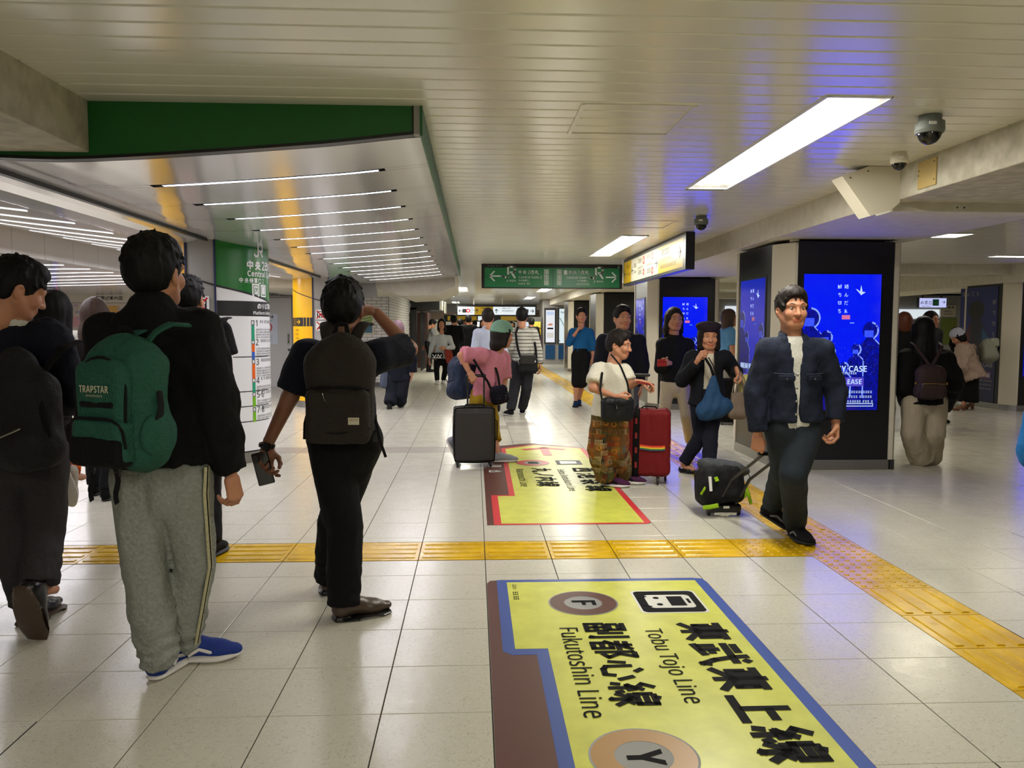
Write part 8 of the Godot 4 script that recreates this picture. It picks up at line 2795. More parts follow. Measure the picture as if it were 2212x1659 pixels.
func zip_pull(parent: Node, at: Vector3, nrm := Vector3(0, 0, 1)) -> void:
	var a := Acc.new()
	a.tube([at, at + Vector3(0.004, -0.018, 0) + nrm * 0.003, at + Vector3(0.008, -0.034, 0)], 0.0045, 6, 0.002)
	put(a.mesh(), M.chrome, "zip_pull", parent)

func build_bags() -> void:
	var pack_green := cloth(Color(0.15, 0.335, 0.275), 0.75, 0.5, 8.0)
	var blk := cloth(Color(0.055, 0.055, 0.065))
	var web := cloth(Color(0.07, 0.07, 0.075), 0.8, 0.8, 20.0)
	# ---- green backpack
	var g := bag_node("backpack", Vector3(-1.205, 1.125, -2.79), -24.0, "green backpack with black panels and hanging straps on the black jacket", "backpack")
	g.scale = Vector3(0.95, 0.95, 0.95)
	var b := Blob.new(0.009)
	b.box(Vector3(0, -0.02, -0.01), Vector3(0.15, 0.215, 0.085), 0.07, Basis.IDENTITY, 0.03)
	b.ell(Vector3(0, 0.12, -0.01), Vector3(0.138, 0.13, 0.085), Basis.IDENTITY, 0.05)
	b.ell(Vector3(0.06, -0.12, -0.02), Vector3(0.115, 0.13, 0.085), Basis.IDENTITY, 0.04)
	put(b.mesh(folds(61, 0.010, 7.0, 0.8)), pack_green, "body", g)
	b = Blob.new(0.008)
	b.box(Vector3(-0.012, 0.015, 0.075), Vector3(0.115, 0.13, 0.035), 0.034, Basis.IDENTITY, 0.03)
	b.ell(Vector3(-0.012, 0.08, 0.075), Vector3(0.115, 0.09, 0.036), Basis.IDENTITY, 0.04)
	put(b.mesh(folds(62, 0.006)), pack_green, "front_panel", g)
	b = Blob.new(0.008)
	b.box(Vector3(-0.012, -0.13, 0.085), Vector3(0.126, 0.085, 0.045), 0.036, Basis.IDENTITY, 0.02)
	var low := put(b.mesh(folds(63, 0.006)), pack_green, "lower_pocket", g)
	b = Blob.new(0.008)
	b.box(Vector3(-0.016, -0.165, 0.096), Vector3(0.122, 0.058, 0.043), 0.03)
	put(b.mesh(folds(64, 0.005)), blk, "black_panel", low)
	b = Blob.new(0.009)
	b.ell(Vector3(0.150, -0.11, -0.005), Vector3(0.032, 0.085, 0.075), Basis.IDENTITY, 0.02)
	put(b.mesh(folds(65, 0.01)), pack_green, "side_pocket", g)
	var arc := []
	for k in 17:
		var an := PI * k / 16.0
		arc.append(Vector3(-0.012 - cos(an) * 0.117, 0.05 + sin(an) * 0.116, 0.094))
	arc.push_front(Vector3(-0.129, -0.05, 0.096))
	arc.append(Vector3(0.105, -0.06, 0.098))
	strap(g, arc, 0.014, web, Vector3(0, 0, 1), "zip")
	strap(g, [Vector3(-0.138, -0.062, 0.11), Vector3(-0.1, -0.048, 0.122), Vector3(0.06, -0.048, 0.124), Vector3(0.108, -0.075, 0.118), Vector3(0.118, -0.15, 0.112)], 0.012, web, Vector3(0, 0, 1), "zip")
	b = Blob.new(0.006)
	b.box(Vector3(-0.012, 0.0, 0.113), Vector3(0.078, 0.010, 0.006), 0.003)
	put(b.mesh(), web, "black_band", g)
	zip_pull(g, Vector3(-0.135, -0.045, 0.105))
	var cream_ink := mat("cream_ink", Color(0.72, 0.70, 0.6), 0.6)
	text_on(g, "TRAPSTAR", Vector3(-0.012, 0.055, 0.1235), Basis.IDENTITY, 0.034, cream_ink, font_b, false, "lettering", 0.85)
	var tp := Acc.new()
	fine_print(tp, Vector3(-0.05, 0.028, 0.1235), Vector3(1, 0, 0), Vector3(0, 1, 0), 0.08, 0.008, 4)
	tag(put(tp.mesh(), cream_ink, "print", g), "", "", "", "stuff")
	for x in [-0.085, 0.035]:
		buckle(g, Vector3(x, -0.222, 0.075), M.plastic_black, 1.2)
		strap(g, [Vector3(x, -0.235, 0.075), Vector3(x + 0.004, -0.28, 0.078), Vector3(x - 0.004, -0.325, 0.085), Vector3(x + 0.012, -0.35, 0.092)], 0.026, web, Vector3(0, 0, 1), "hanging_strap")
	strap(g, [Vector3(0.03, 0.21, -0.03), Vector3(0.01, 0.265, -0.02), Vector3(-0.03, 0.27, -0.015), Vector3(-0.04, 0.215, -0.02)], 0.026, web, Vector3(0, 0, 1), "grab_loop")
	strap(g, [Vector3(0.05, 0.17, -0.03), Vector3(0.085, 0.245, -0.05), Vector3(0.125, 0.285, -0.09), Vector3(0.15, 0.28, -0.16)], 0.06, pack_green, Vector3(0, 1, 0.4), "shoulder_strap", 0.008)
	strap(g, [Vector3(-0.07, 0.17, -0.05), Vector3(-0.06, 0.24, -0.08), Vector3(-0.055, 0.26, -0.14)], 0.06, pack_green, Vector3(0, 1, 0.4), "shoulder_strap", 0.008)
	strap(g, [Vector3(0.14, 0.06, -0.02), Vector3(0.172, -0.02, 0.0), Vector3(0.16, -0.12, 0.04)], 0.03, web, Vector3(1, 0, 0), "compression_strap")
	# ---- dark brown backpack
	var brown := cloth(Color(0.185, 0.16, 0.145), 0.8, 0.5, 10.0)
	var k6 := bag_node("backpack", Vector3(-0.585, 1.115, -3.50), -3.0, "dark brown backpack with a cream label on the dark T-shirt", "backpack")
	b = Blob.new(0.009)
	b.box(Vector3(0, -0.03, 0), Vector3(0.148, 0.205, 0.075), 0.07, Basis.IDENTITY, 0.03)
	b.ell(Vector3(0, 0.11, 0), Vector3(0.128, 0.14, 0.075), Basis.IDENTITY, 0.06)
	put(b.mesh(folds(66, 0.010, 8.0, 0.5)), brown, "body", k6)
	b = Blob.new(0.008)
	b.box(Vector3(0, -0.115, 0.065), Vector3(0.138, 0.118, 0.032), 0.032, Basis.IDENTITY, 0.02)
	var pk := put(b.mesh(folds(67, 0.006)), brown, "front_pocket", k6)
	strap(k6, [Vector3(-0.135, 0.0, 0.05), Vector3(-0.09, 0.012, 0.085), Vector3(0, 0.014, 0.092), Vector3(0.09, 0.012, 0.085), Vector3(0.135, 0.0, 0.05)], 0.012, web, Vector3(0, 0, 1), "zip")
	var arc6 := []
	for k in 13:
		var an := PI * k / 12.0
		arc6.append(Vector3(-cos(an) * 0.128, 0.06 + sin(an) * 0.165, 0.035 - 0.02 * sin(an)))
	strap(k6, arc6, 0.012, web, Vector3(0, 0, 1), "zip")
	strap(k6, [Vector3(-0.14, -0.165, 0.075), Vector3(0, -0.185, 0.104), Vector3(0.14, -0.165, 0.075)], 0.006, web, Vector3(0, 0, 1), "seam")
	zip_pull(k6, Vector3(-0.055, -0.01, 0.098))
	put(box_mesh(Vector3(0.024, 0.0155, 0.0015), 0.001), cream_ink, "label_patch", pk, Vector3(0.075, -0.13, 0.099))
	var lt := Acc.new()
	fine_print(lt, Vector3(0.055, -0.128, 0.1015), Vector3(1, 0, 0), Vector3(0, 1, 0), 0.042, 0.008, 7)
	tag(put(lt.mesh(), mat("label_orange", Color(0.55, 0.32, 0.18), 0.6), "label_print", pk), "", "", "", "stuff")
	strap(k6, [Vector3(0.14, -0.12, -0.03), Vector3(0.158, -0.16, 0.0), Vector3(0.17, -0.22, 0.01), Vector3(0.195, -0.30, 0.0)], 0.013, web, Vector3(0, 0, 1), "hanging_strap")
	strap(k6, [Vector3(-0.145, -0.09, -0.03), Vector3(-0.162, -0.15, -0.02), Vector3(-0.165, -0.225, -0.02)], 0.02, web, Vector3(0, 0, 1), "hanging_strap")
	buckle(k6, Vector3(0.145, -0.205, -0.02), M.plastic_black)
	for s in [-1.0, 1.0]:
		strap(k6, [Vector3(s * 0.05, 0.19, -0.02), Vector3(s * 0.07, 0.255, -0.05), Vector3(s * 0.085, 0.29, -0.11), Vector3(s * 0.09, 0.285, -0.18)], 0.06, brown, Vector3(0, 1, 0.4), "shoulder_strap", 0.008)
	strap(k6, [Vector3(-0.03, 0.235, -0.02), Vector3(-0.02, 0.285, -0.03), Vector3(0.02, 0.285, -0.03), Vector3(0.03, 0.235, -0.02)], 0.022, web, Vector3(0, 0, 1), "grab_loop")
	# ---- black slouching backpack at the left edge
	var k1 := bag_node("backpack", Vector3(-1.92, 1.02, -3.47), -12.0, "black slouching backpack with a pale zip at the left edge", "backpack")
	b = Blob.new(0.010)
	b.box(Vector3(0, -0.03, 0), Vector3(0.155, 0.20, 0.07), 0.065, Basis.IDENTITY, 0.03)
	b.ell(Vector3(0.02, -0.14, 0.03), Vector3(0.165, 0.11, 0.10), Basis.IDENTITY, 0.05)
	b.ell(Vector3(-0.03, 0.15, 0), Vector3(0.11, 0.13, 0.06), Basis.IDENTITY, 0.05)
	var sb := put(b.mesh(folds(68, 0.014, 7.0, 0.7)), cloth(Color(0.14, 0.135, 0.14), 0.7), "body", k1)
	strap(k1, [Vector3(-0.14, -0.135, 0.115), Vector3(-0.06, -0.115, 0.135), Vector3(0.05, -0.07, 0.128), Vector3(0.08, -0.055, 0.12)], 0.008, M.chrome, Vector3(0, 0, 1), "pale_zip", 0.003)
	strap(k1, [Vector3(0.07, 0.16, -0.02), Vector3(0.12, 0.27, -0.08), Vector3(0.13, 0.30, -0.18)], 0.055, web, Vector3(0, 1, 0.4), "shoulder_strap", 0.007)
	strap(k1, [Vector3(0.10, 0.12, 0.04), Vector3(0.13, 0.02, 0.06), Vector3(0.16, -0.10, 0.06)], 0.03, web, Vector3(0, 0, 1), "side_strap")
	# ---- black backpack of the person ahead
	var k5 := bag_node("backpack", Vector3(-1.60, 1.20, -4.70), 0.0, "black backpack seen past the right shoulder of the black jacket", "backpack")
	put(pack_body(Vector3(0.30, 0.46, 0.17), 0.012, 0.3, 69), cloth(Color(0.12, 0.12, 0.13), 0.7), "body", k5)
	strap(k5, [Vector3(0.10, 0.18, -0.03), Vector3(0.125, 0.235, -0.08), Vector3(0.12, 0.24, -0.17)], 0.05, web, Vector3(0, 1, 0.4), "shoulder_strap", 0.007)
	strap(k5, [Vector3(0.11, 0.15, 0.05), Vector3(0.15, 0.02, 0.05), Vector3(0.155, -0.12, 0.05)], 0.02, M.ink_grey, Vector3(0.6, 0, 1), "pale_edge")
	put(box_mesh(Vector3(0.012, 0.008, 0.003)), M.white, "zip_charm", k5, Vector3(0.08, 0.215, 0.04))
	# ---- small brown backpack
	var k20 := bag_node("backpack", Vector3(4.385, 0.885, -7.42), -12.0, "small dark brown backpack with a gold zip on the loose black top", "backpack")
	var brn := cloth(Color(0.22, 0.165, 0.155), 0.7)
	put(pack_body(Vector3(0.27, 0.34, 0.13), 0.011, 0.3, 70), brn, "body", k20)
	b = Blob.new(0.010)
	b.box(Vector3(0, -0.09, 0.06), Vector3(0.115, 0.075, 0.03), 0.028)
	put(b.mesh(folds(73, 0.005)), brn, "front_pocket", k20)
	strap(k20, [Vector3(-0.10, -0.022, 0.085), Vector3(0, -0.018, 0.098), Vector3(0.10, -0.022, 0.085)], 0.007, mat("brass", Color(0.75, 0.6, 0.3), 0.3, 0.9), Vector3(0, 0, 1), "zip", 0.004)
	zip_pull(k20, Vector3(-0.10, -0.02, 0.092))
	for s in [-1.0, 1.0]:
		strap(k20, [Vector3(s * 0.015, 0.16, 0.0), Vector3(s * 0.06, 0.23, -0.02), Vector3(s * 0.12, 0.335, -0.07), Vector3(s * 0.13, 0.37, -0.18)], 0.03, brn, Vector3(0, 0.3, 1), "shoulder_strap", 0.005)
		put(box_mesh(Vector3(0.008, 0.012, 0.004), 0.003), M.brass, "clasp", k20, Vector3(s * 0.14, -0.02, 0.03))
	# ---- grey square backpack on the bending figure
	var k21 := bag_node("backpack", Vector3(8.70, 1.03, -13.05), 70.0, "grey square backpack with a dark patch, on the beige cape jacket", "backpack")
	k21.rotation.z = -0.28
	put(pack_body(Vector3(0.34, 0.40, 0.22), 0.014, 0.2, 74), cloth(Color(0.58, 0.58, 0.52)), "body", k21)
	b = Blob.new(0.012)
	b.box(Vector3(0, 0.10, 0.06), Vector3(0.172, 0.08, 0.075), 0.04)
	put(b.mesh(), cloth(Color(0.62, 0.62, 0.56)), "flap", k21)
	put(box_mesh(Vector3(0.035, 0.04, 0.004), 0.002), blk, "patch", k21, Vector3(-0.10, 0.02, 0.13))
	strap(k21, [Vector3(-0.17, 0.02, 0.07), Vector3(0, 0.015, 0.145), Vector3(0.17, 0.02, 0.07)], 0.014, cloth(Color(0.2, 0.2, 0.19)), Vector3(0, 0, 1), "band")
	# ---- navy backpack behind the pink blouse
	var nv := cloth(Color(0.15, 0.19, 0.28), 0.7)
	var k11 := bag_node("backpack", Vector3(-0.125, 0.872, -8.30), -60.0, "large navy backpack on the pink blouse", "backpack")
	k11.rotation.z = 0.12
	put(pack_body(Vector3(0.30, 0.46, 0.24), 0.013, 0.35, 75, 0.018), nv, "body", k11)
	strap(k11, [Vector3(-0.08, -0.02, 0.15), Vector3(0.0, -0.05, 0.175), Vector3(0.1, -0.03, 0.15)], 0.01, web, Vector3(0, 0, 1), "seam")

	# ---- phone and watch of the figure with the brown backpack
	var ph := bag_node("phone", Vector3(-0.978, 0.732, -3.69), 10.0, "dark phone held upright in the hand beside the near column", "phone")
	ph.rotation.z = 0.22
	put(box_mesh(Vector3(0.037, 0.078, 0.0045), 0.004), mat("phone_glass", Color(0.03, 0.032, 0.03), 0.12), "body", ph)
	put(box_mesh(Vector3(0.0105, 0.017, 0.002), 0.0015), M.plastic_black, "camera_bump", ph, Vector3(-0.02, 0.052, 0.006))
	var wt := bag_node("wristwatch", Vector3(-0.966, 0.835, -3.72), 0.0, "black wristwatch on the wrist above the held phone", "watch")
	wt.rotation.z = -0.15
	var wa := Acc.new()
	var ring := []
	for k in 16:
		ring.append(Vector3(cos(TAU * k / 16) * 0.036, 0, sin(TAU * k / 16) * 0.032))
	wa.tube(ring, 0.003, 6, 0.011, Vector3(0, 1, 0), true)
	put(wa.mesh(), M.plastic_black, "band", wt)
	put(box_mesh(Vector3(0.017, 0.019, 0.005), 0.004), M.phone_glass, "case", wt, Vector3(0.006, 0, 0.036))

	suitcases()
	handbags()

func wheel(parent: Node, at: Vector3, r: float, m: Material, ax := Vector3(1, 0, 0)) -> void:
	var a := Acc.new()
	var b := Basis(Quaternion(Vector3.UP, ax))
	a.lathe([Vector2(0.001, -0.011), Vector2(r * 0.8, -0.011), Vector2(r, -0.006), Vector2(r, 0.006), Vector2(r * 0.8, 0.011), Vector2(0.001, 0.011)], at, 18, b)
	a.box(at + Vector3(0, r * 0.9, 0), Vector3(0.014, r * 0.55, 0.014), 0.004)
	put(a.mesh(), m, "wheel", parent)

func suitcases() -> void:
	# ---- dark grey soft suitcase
	var g := bag_node("suitcase", Vector3(-0.003, 0, -7.90), 4.0, "dark grey upright suitcase with a raised black handle, held by the pink blouse", "suitcase")
	var grey := cloth(Color(0.24, 0.225, 0.22), 0.7, 0.4, 12.0)
	var edge := cloth(Color(0.02, 0.02, 0.022), 0.7)
	var b := Blob.new(0.009)
	b.box(Vector3(0, 0.325, 0), Vector3(0.205, 0.275, 0.115), 0.05)
	put(b.mesh(), grey, "shell", g)
	b = Blob.new(0.008)
	b.box(Vector3(0, 0.315, 0.105), Vector3(0.178, 0.245, 0.022), 0.02)
	put(b.mesh(folds(80, 0.003)), grey, "front_pocket", g)
	for z in [0.092, -0.092]:
		var pts := []
		for k in 48:
			var an := TAU * k / 48
			var cx := clampf(cos(an) * 1.6, -1, 1)
			var cy := clampf(sin(an) * 1.6, -1, 1)
			pts.append(Vector3(cx * 0.157 + cos(an) * 0.048, 0.325 + cy * 0.227 + sin(an) * 0.048, z))
		var a := Acc.new()
		a.tube(pts, 0.006, 6, -1.0, Vector3(0, 0, 1), true)
		put(a.mesh(), edge, "piping", g)
	strap(g, [Vector3(-0.10, 0.602, 0.03), Vector3(-0.08, 0.625, 0.03), Vector3(0.08, 0.625, 0.03), Vector3(0.10, 0.602, 0.03)], 0.03, edge, Vector3(0, 1, 0), "carry_handle", 0.006)
	strap(g, [Vector3(0.205, 0.47, 0.0), Vector3(0.232, 0.45, 0.0), Vector3(0.232, 0.27, 0.0), Vector3(0.205, 0.25, 0.0)], 0.025, edge, Vector3(1, 0, 0), "side_handle", 0.006)
	zip_pull(g, Vector3(0.0, 0.585, 0.11))
	zip_pull(g, Vector3(0.025, 0.585, 0.11))
	var h := Acc.new()
	for x in [-0.06, 0.105]:
		h.box(Vector3(x, 0.745, -0.06), Vector3(0.009, 0.155, 0.006), 0.002)
	put(h.mesh(), M.plastic_black, "handle_poles", g)
	b = Blob.new(0.006)
	b.cone(Vector3(-0.062, 0.905, -0.06), Vector3(0.108, 0.905, -0.06), 0.016, 0.016, 0.01)
	b.cone(Vector3(0.108, 0.905, -0.06), Vector3(0.108, 0.865, -0.06), 0.014, 0.012, 0.01)
	put(b.mesh(), M.plastic_black, "handle_grip", g)
	for x in [-0.17, 0.16]:
		for z in [-0.08, 0.085]:
			wheel(g, Vector3(x, 0.028, z), 0.028, M.plastic_black)
	# ---- red suitcase
	var r := bag_node("suitcase", Vector3(1.565, 0, -7.0), -14.0, "tall dark red suitcase with a black strap and a rainbow luggage belt", "suitcase")
	var red := cloth(Color(0.46, 0.09, 0.105), 0.65, 0.3, 12.0)
	b = Blob.new(0.010)
	b.box(Vector3(0.0, 0.37, 0), Vector3(0.19, 0.30, 0.13), 0.05)
	b.cut_plane(Vector3(0.16, 0.66, 0), Vector3(1, 1, 0).normalized())
	put(b.mesh(folds(81, 0.008)), red, "cover", r)
	strap(r, [Vector3(-0.105, 0.672, -0.12), Vector3(-0.105, 0.674, 0.1), Vector3(-0.105, 0.63, 0.136), Vector3(-0.107, 0.36, 0.139), Vector3(-0.112, 0.09, 0.136), Vector3(-0.112, 0.068, 0.1)], 0.055, edge, Vector3(0, 0.0, 1), "black_strap", 0.005)
	for k in 4:
		put(box_mesh(Vector3(0.010, 0.026, 0.0015)), mat("strap_red", Color(0.5, 0.05, 0.07), 0.6) if k == 0 else M.strap_red, "strap_mark", r, Vector3(-0.108, 0.18 + 0.13 * k, 0.1455))
	var rb := [Color(0.80, 0.12, 0.08), Color(0.90, 0.42, 0.05), Color(0.92, 0.78, 0.15), Color(0.20, 0.50, 0.20), Color(0.18, 0.20, 0.35)]
	for k in 5:
		var y := 0.352 - 0.0095 * k
		strap(r, [Vector3(-0.075, y + 0.006, 0.137), Vector3(0.02, y - 0.004, 0.140), Vector3(0.12, y - 0.002, 0.138), Vector3(0.178, y + 0.008, 0.115), Vector3(0.192, y + 0.006, 0.0)], 0.0105, mat("rainbow_%d" % k, rb[k], 0.6), Vector3(0, 0, 1), "rainbow_belt", 0.003)
	for p in [Vector3(0.085, 0.034, 0.10), Vector3(0.15, 0.034, -0.09), Vector3(-0.14, 0.034, 0.10), Vector3(-0.14, 0.034, -0.09)]:
		wheel(r, p, 0.033, mat("wheel_maroon", Color(0.13, 0.04, 0.05), 0.5) if not M.has("wheel_maroon") else M.wheel_maroon)
	var hp := Acc.new()
	hp.box(Vector3(-0.03, 0.81, -0.03), Vector3(0.011, 0.155, 0.007), 0.002)
	put(hp.mesh(), M.steel, "handle_pole", r)
	hp = Acc.new()
	hp.box(Vector3(-0.15, 0.81, -0.03), Vector3(0.011, 0.155, 0.007), 0.002)
	put(hp.mesh(), M.steel, "handle_pole", r)
	b = Blob.new(0.007)
	b.cone(Vector3(-0.17, 0.965, -0.03), Vector3(-0.01, 0.965, -0.03), 0.014, 0.014, 0.01)
	put(b.mesh(), M.plastic_black, "handle_grip", r)
	strap(r, [Vector3(-0.07, 0.672, 0.03), Vector3(-0.05, 0.69, 0.03), Vector3(0.05, 0.69, 0.03), Vector3(0.07, 0.672, 0.03)], 0.03, edge, Vector3(0, 1, 0), "carry_handle", 0.006)

	# ---- wheeled bag, tilted as it is pulled
	var w := bag_node("wheeled_bag", Vector3(1.85, 0, -5.72), 0.0, "black and grey wheeled sports bag with lime straps, pulled by its long handle", "suitcase")
	var bl := cloth(Color(0.07, 0.07, 0.075), 0.7)
	var gr := cloth(Color(0.24, 0.25, 0.26), 0.7)
	var lime := cloth(Color(0.56, 0.72, 0.08), 0.6)
	b = Blob.new(0.010)
	b.box(Vector3(-0.015, 0.21, -0.09), Vector3(0.16, 0.14, 0.15), 0.06, Basis(Vector3(1, 0, 0), -0.3))
	b.ell(Vector3(-0.12, 0.19, -0.03), Vector3(0.08, 0.13, 0.10), Basis.IDENTITY, 0.04)
	put(b.mesh(folds(82, 0.012)), bl, "body", w)
	b = Blob.new(0.010)
	b.box(Vector3(0.005, 0.345, -0.12), Vector3(0.155, 0.045, 0.12), 0.04, Basis(Vector3(0, 0, 1), -0.1))
	b.ell(Vector3(0.14, 0.325, -0.06), Vector3(0.07, 0.035, 0.07), Basis.IDENTITY, 0.03)
	put(b.mesh(folds(83, 0.014, 12.0)), gr, "grey_top", w)
	b = Blob.new(0.008)
	b.box(Vector3(-0.005, 0.062, 0.0), Vector3(0.125, 0.034, 0.05), 0.025)
	put(b.mesh(), M.plastic_black, "wheel_housing", w)
	for x in [-0.115, 0.11]:
		wheel(w, Vector3(x, 0.03, -0.01), 0.03, M.plastic_black)
	put(box_mesh(Vector3(0.022, 0.009, 0.002)), M.reflector, "white_label", w, Vector3(0.0, 0.075, 0.052))
	b = Blob.new(0.006)
	b.box(Vector3(0, 0.024, 0.03), Vector3(0.085, 0.012, 0.012), 0.006)
	b.box(Vector3(-0.005, 0.012, 0.032), Vector3(0.03, 0.009, 0.012), 0.006)
	put(b.mesh(folds(84, 0.006, 60.0)), M.reflector, "foot_plate", w)
	for x in [-0.055, 0.075]:
		var h2 := Acc.new()
		h2.tube([Vector3(x, 0.09, 0.03), Vector3(x + 0.055, 0.30, 0.16), Vector3(x + 0.105, 0.555, 0.62)], 0.013, 10, 0.01)
		put(h2.mesh(), mat("pole_brown", Color(0.075, 0.065, 0.06), 0.4) if not M.has("pole_brown") else M.pole_brown, "handle_pole", w)
	b = Blob.new(0.006)
	b.cone(Vector3(0.03, 0.565, 0.62), Vector3(0.20, 0.565, 0.62), 0.017, 0.017, 0.01)
	put(b.mesh(), M.plastic_black, "handle_grip", w)
	strap(w, [Vector3(-0.175, 0.075, 0.06), Vector3(-0.13, 0.088, 0.095), Vector3(-0.075, 0.10, 0.10)], 0.034, lime, Vector3(0, 0.5, 1), "lime_strap")
	strap(w, [Vector3(-0.19, 0.17, 0.05), Vector3(-0.17, 0.215, 0.065), Vector3(-0.14, 0.25, 0.05)], 0.018, lime, Vector3(-0.4, 0, 1), "lime_strap")
	strap(w, [Vector3(-0.085, 0.30, 0.05), Vector3(-0.075, 0.27, 0.065)], 0.03, lime, Vector3(0, 0, 1), "lime_strap")
	strap(w, [Vector3(0.145, 0.23, 0.03), Vector3(0.165, 0.16, 0.06), Vector3(0.18, 0.10, 0.06)], 0.03, lime, Vector3(0.3, 0, 1), "lime_strap")
	strap(w, [Vector3(0.155, 0.18, 0.05), Vector3(0.13, 0.15, 0.05), Vector3(0.12, 0.16, 0.04)], 0.025, lime, Vector3(0, 0.5, 1), "lime_strap")
	var ub := Acc.new()
	ub.tube([Vector3(-0.125, 0.20, 0.075), Vector3(-0.13, 0.305, 0.06)], 0.012, 8)
	put(ub.mesh(), M.white, "umbrella", w)
	var kc := Acc.new()
	kc.tube([Vector3(0.185, 0.31, -0.03), Vector3(0.195, 0.285, -0.02), Vector3(0.19, 0.262, -0.02)], 0.004, 6)
	put(kc.mesh(), M.chrome, "key_ring", w)

func handbags() -> void:
	var web := cloth(Color(0.07, 0.07, 0.075), 0.8, 0.8, 20.0)
	var leather := cloth(Color(0.10, 0.105, 0.11), 0.5, 0.3, 8.0)
	# blue hobo bag
	var t := bag_node("shoulder_bag", Vector3(2.235, 0.73, -7.24), 0.0, "slate blue soft shoulder bag held against the dark blazer", "handbag")
	var blue := cloth(Color(0.15, 0.29, 0.44), 0.7)
	var b := Blob.new(0.010)
	b.cone(Vector3(-0.10, -0.12, 0), Vector3(0.10, -0.06, 0), 0.075, 0.065, 0.04, Vector3(0, 0, 1), 0.7)
	b.cone(Vector3(-0.02, 0.20, 0), Vector3(-0.03, -0.07, 0), 0.03, 0.11, 0.05, Vector3(0, 0, 1), 0.55)
	put(b.mesh(folds(90, 0.016, 9.0, 0.5)), blue, "bag_body", t)
	strap(t, [Vector3(-0.02, 0.21, 0.0), Vector3(-0.06, 0.30, 0.04), Vector3(-0.12, 0.385, 0.06)], 0.025, web, Vector3(0, 0, 1))
	strap(t, [Vector3(-0.005, 0.21, 0.0), Vector3(-0.03, 0.31, 0.02), Vector3(-0.09, 0.39, 0.06)], 0.012, M.ink_soft, Vector3(0, 0, 1), "chain_strap")
	strap(t, [Vector3(0.0, 0.20, 0.0), Vector3(0.0, 0.34, 0.0), Vector3(0.01, 0.42, -0.06)], 0.03, web, Vector3(0, 0, 1))
	# taupe tote
	t = bag_node("tote_bag", Vector3(2.475, 0.69, -7.27), 8.0, "taupe leather tote bag hanging from the outstretched hand of the blazer", "handbag")
	var taupe := cloth(Color(0.50, 0.44, 0.385), 0.55)
	b = Blob.new(0.010)
	b.cone(Vector3(-0.07, -0.09, 0), Vector3(0.08, -0.09, 0), 0.05, 0.045, 0.03, Vector3(0, 0, 1), 1.0)
	b.cone(Vector3(-0.005, 0.10, 0), Vector3(0.0, -0.06, 0), 0.085, 0.10, 0.03, Vector3(0, 0, 1), 0.42, 1)
	put(b.mesh(folds(91, 0.010)), taupe, "bag_body", t)
	for z in [-0.03, 0.03]:
		strap(t, [Vector3(-0.06, 0.09, z), Vector3(-0.035, 0.22, z), Vector3(-0.005, 0.305, 0.0), Vector3(0.03, 0.22, z), Vector3(0.06, 0.09, z)], 0.016, taupe, Vector3(0, 0, 1), "handle")
	t = bag_node("paper_bag", Vector3(2.555, 0.845, -7.37), 12.0, "pale yellow paper bag tucked behind the taupe tote", "bag")
	var pb := Acc.new()
	pb.prism(PackedVector2Array([Vector2(-0.055, 0.10), Vector2(0.03, 0.11), Vector2(0.075, -0.04), Vector2(0.03, -0.09), Vector2(-0.05, -0.09)]), Vector3(0, 0, -0.03), Vector3(1, 0, 0), Vector3(0, 1, 0), 0.06)
	put(pb.mesh(), mat("paper_yellow", Color(0.76, 0.73, 0.45), 0.6), "bag_body", t)
	# black crossbody
	t = bag_node("crossbody_bag", Vector3(1.185, 0.715, -6.50), 18.0, "black nylon crossbody bag in front of the white T-shirt", "handbag")
	b = Blob.new(0.009)
	b.box(Vector3(0, 0, 0), Vector3(0.145, 0.105, 0.05), 0.045)
	b.cut_plane(Vector3(-0.12, 0.09, 0), Vector3(-0.5, 1, 0).normalized())
	put(b.mesh(folds(92, 0.010)), leather, "bag_body", t)
	strap(t, [Vector3(-0.12, 0.055, 0.045), Vector3(0, 0.04, 0.058), Vector3(0.12, 0.055, 0.045)], 0.006, web, Vector3(0, 0, 1), "zip")
	zip_pull(t, Vector3(-0.045, 0.045, 0.062))
	strap(t, [Vector3(0.12, 0.08, 0.0), Vector3(0.085, 0.22, 0.01), Vector3(0.04, 0.36, -0.03), Vector3(0.0, 0.45, -0.12)], 0.024, web, Vector3(0.3, 0.2, 1))
	strap(t, [Vector3(-0.13, 0.07, -0.02), Vector3(-0.12, 0.16, -0.08), Vector3(-0.07, 0.30, -0.14)], 0.024, web, Vector3(0.3, 0.2, 1))
	# red phone and red wallet
	t = bag_node("phone", Vector3(1.435, 0.922, -6.60), 0.0, "phone in a dark red case in the hand above the red suitcase", "phone")
	t.rotation.z = -0.2
	put(box_mesh(Vector3(0.075, 0.009, 0.036), 0.004), mat("case_red", Color(0.50, 0.10, 0.09), 0.4), "case", t)
	put(box_mesh(Vector3(0.070, 0.002, 0.033)), M.phone_glass, "display", t, Vector3(0, 0.0092, 0))
	t = bag_node("wallet", Vector3(2.01, 1.015, -8.42), 10.0, "red wallet in the hand of the black denim jacket", "wallet")
	put(box_mesh(Vector3(0.052, 0.038, 0.012), 0.006), mat("wallet_red", Color(0.66, 0.14, 0.11), 0.45), "wallet_body", t)
	put(box_mesh(Vector3(0.053, 0.002, 0.013), 0.0), M.rubber_black, "edge", t, Vector3(0, 0.012, 0))
	# messenger bag
	t = bag_node("messenger_bag", Vector3(0.845, 0.845, -12.33), 0.0, "black messenger bag across the striped sweater", "handbag")
	b = Blob.new(0.012)
	b.box(Vector3(0, -0.04, 0), Vector3(0.145, 0.115, 0.05), 0.045)
	put(b.mesh(folds(93, 0.010)), cloth(Color(0.11, 0.11, 0.115)), "bag_body", t)
	b = Blob.new(0.010)
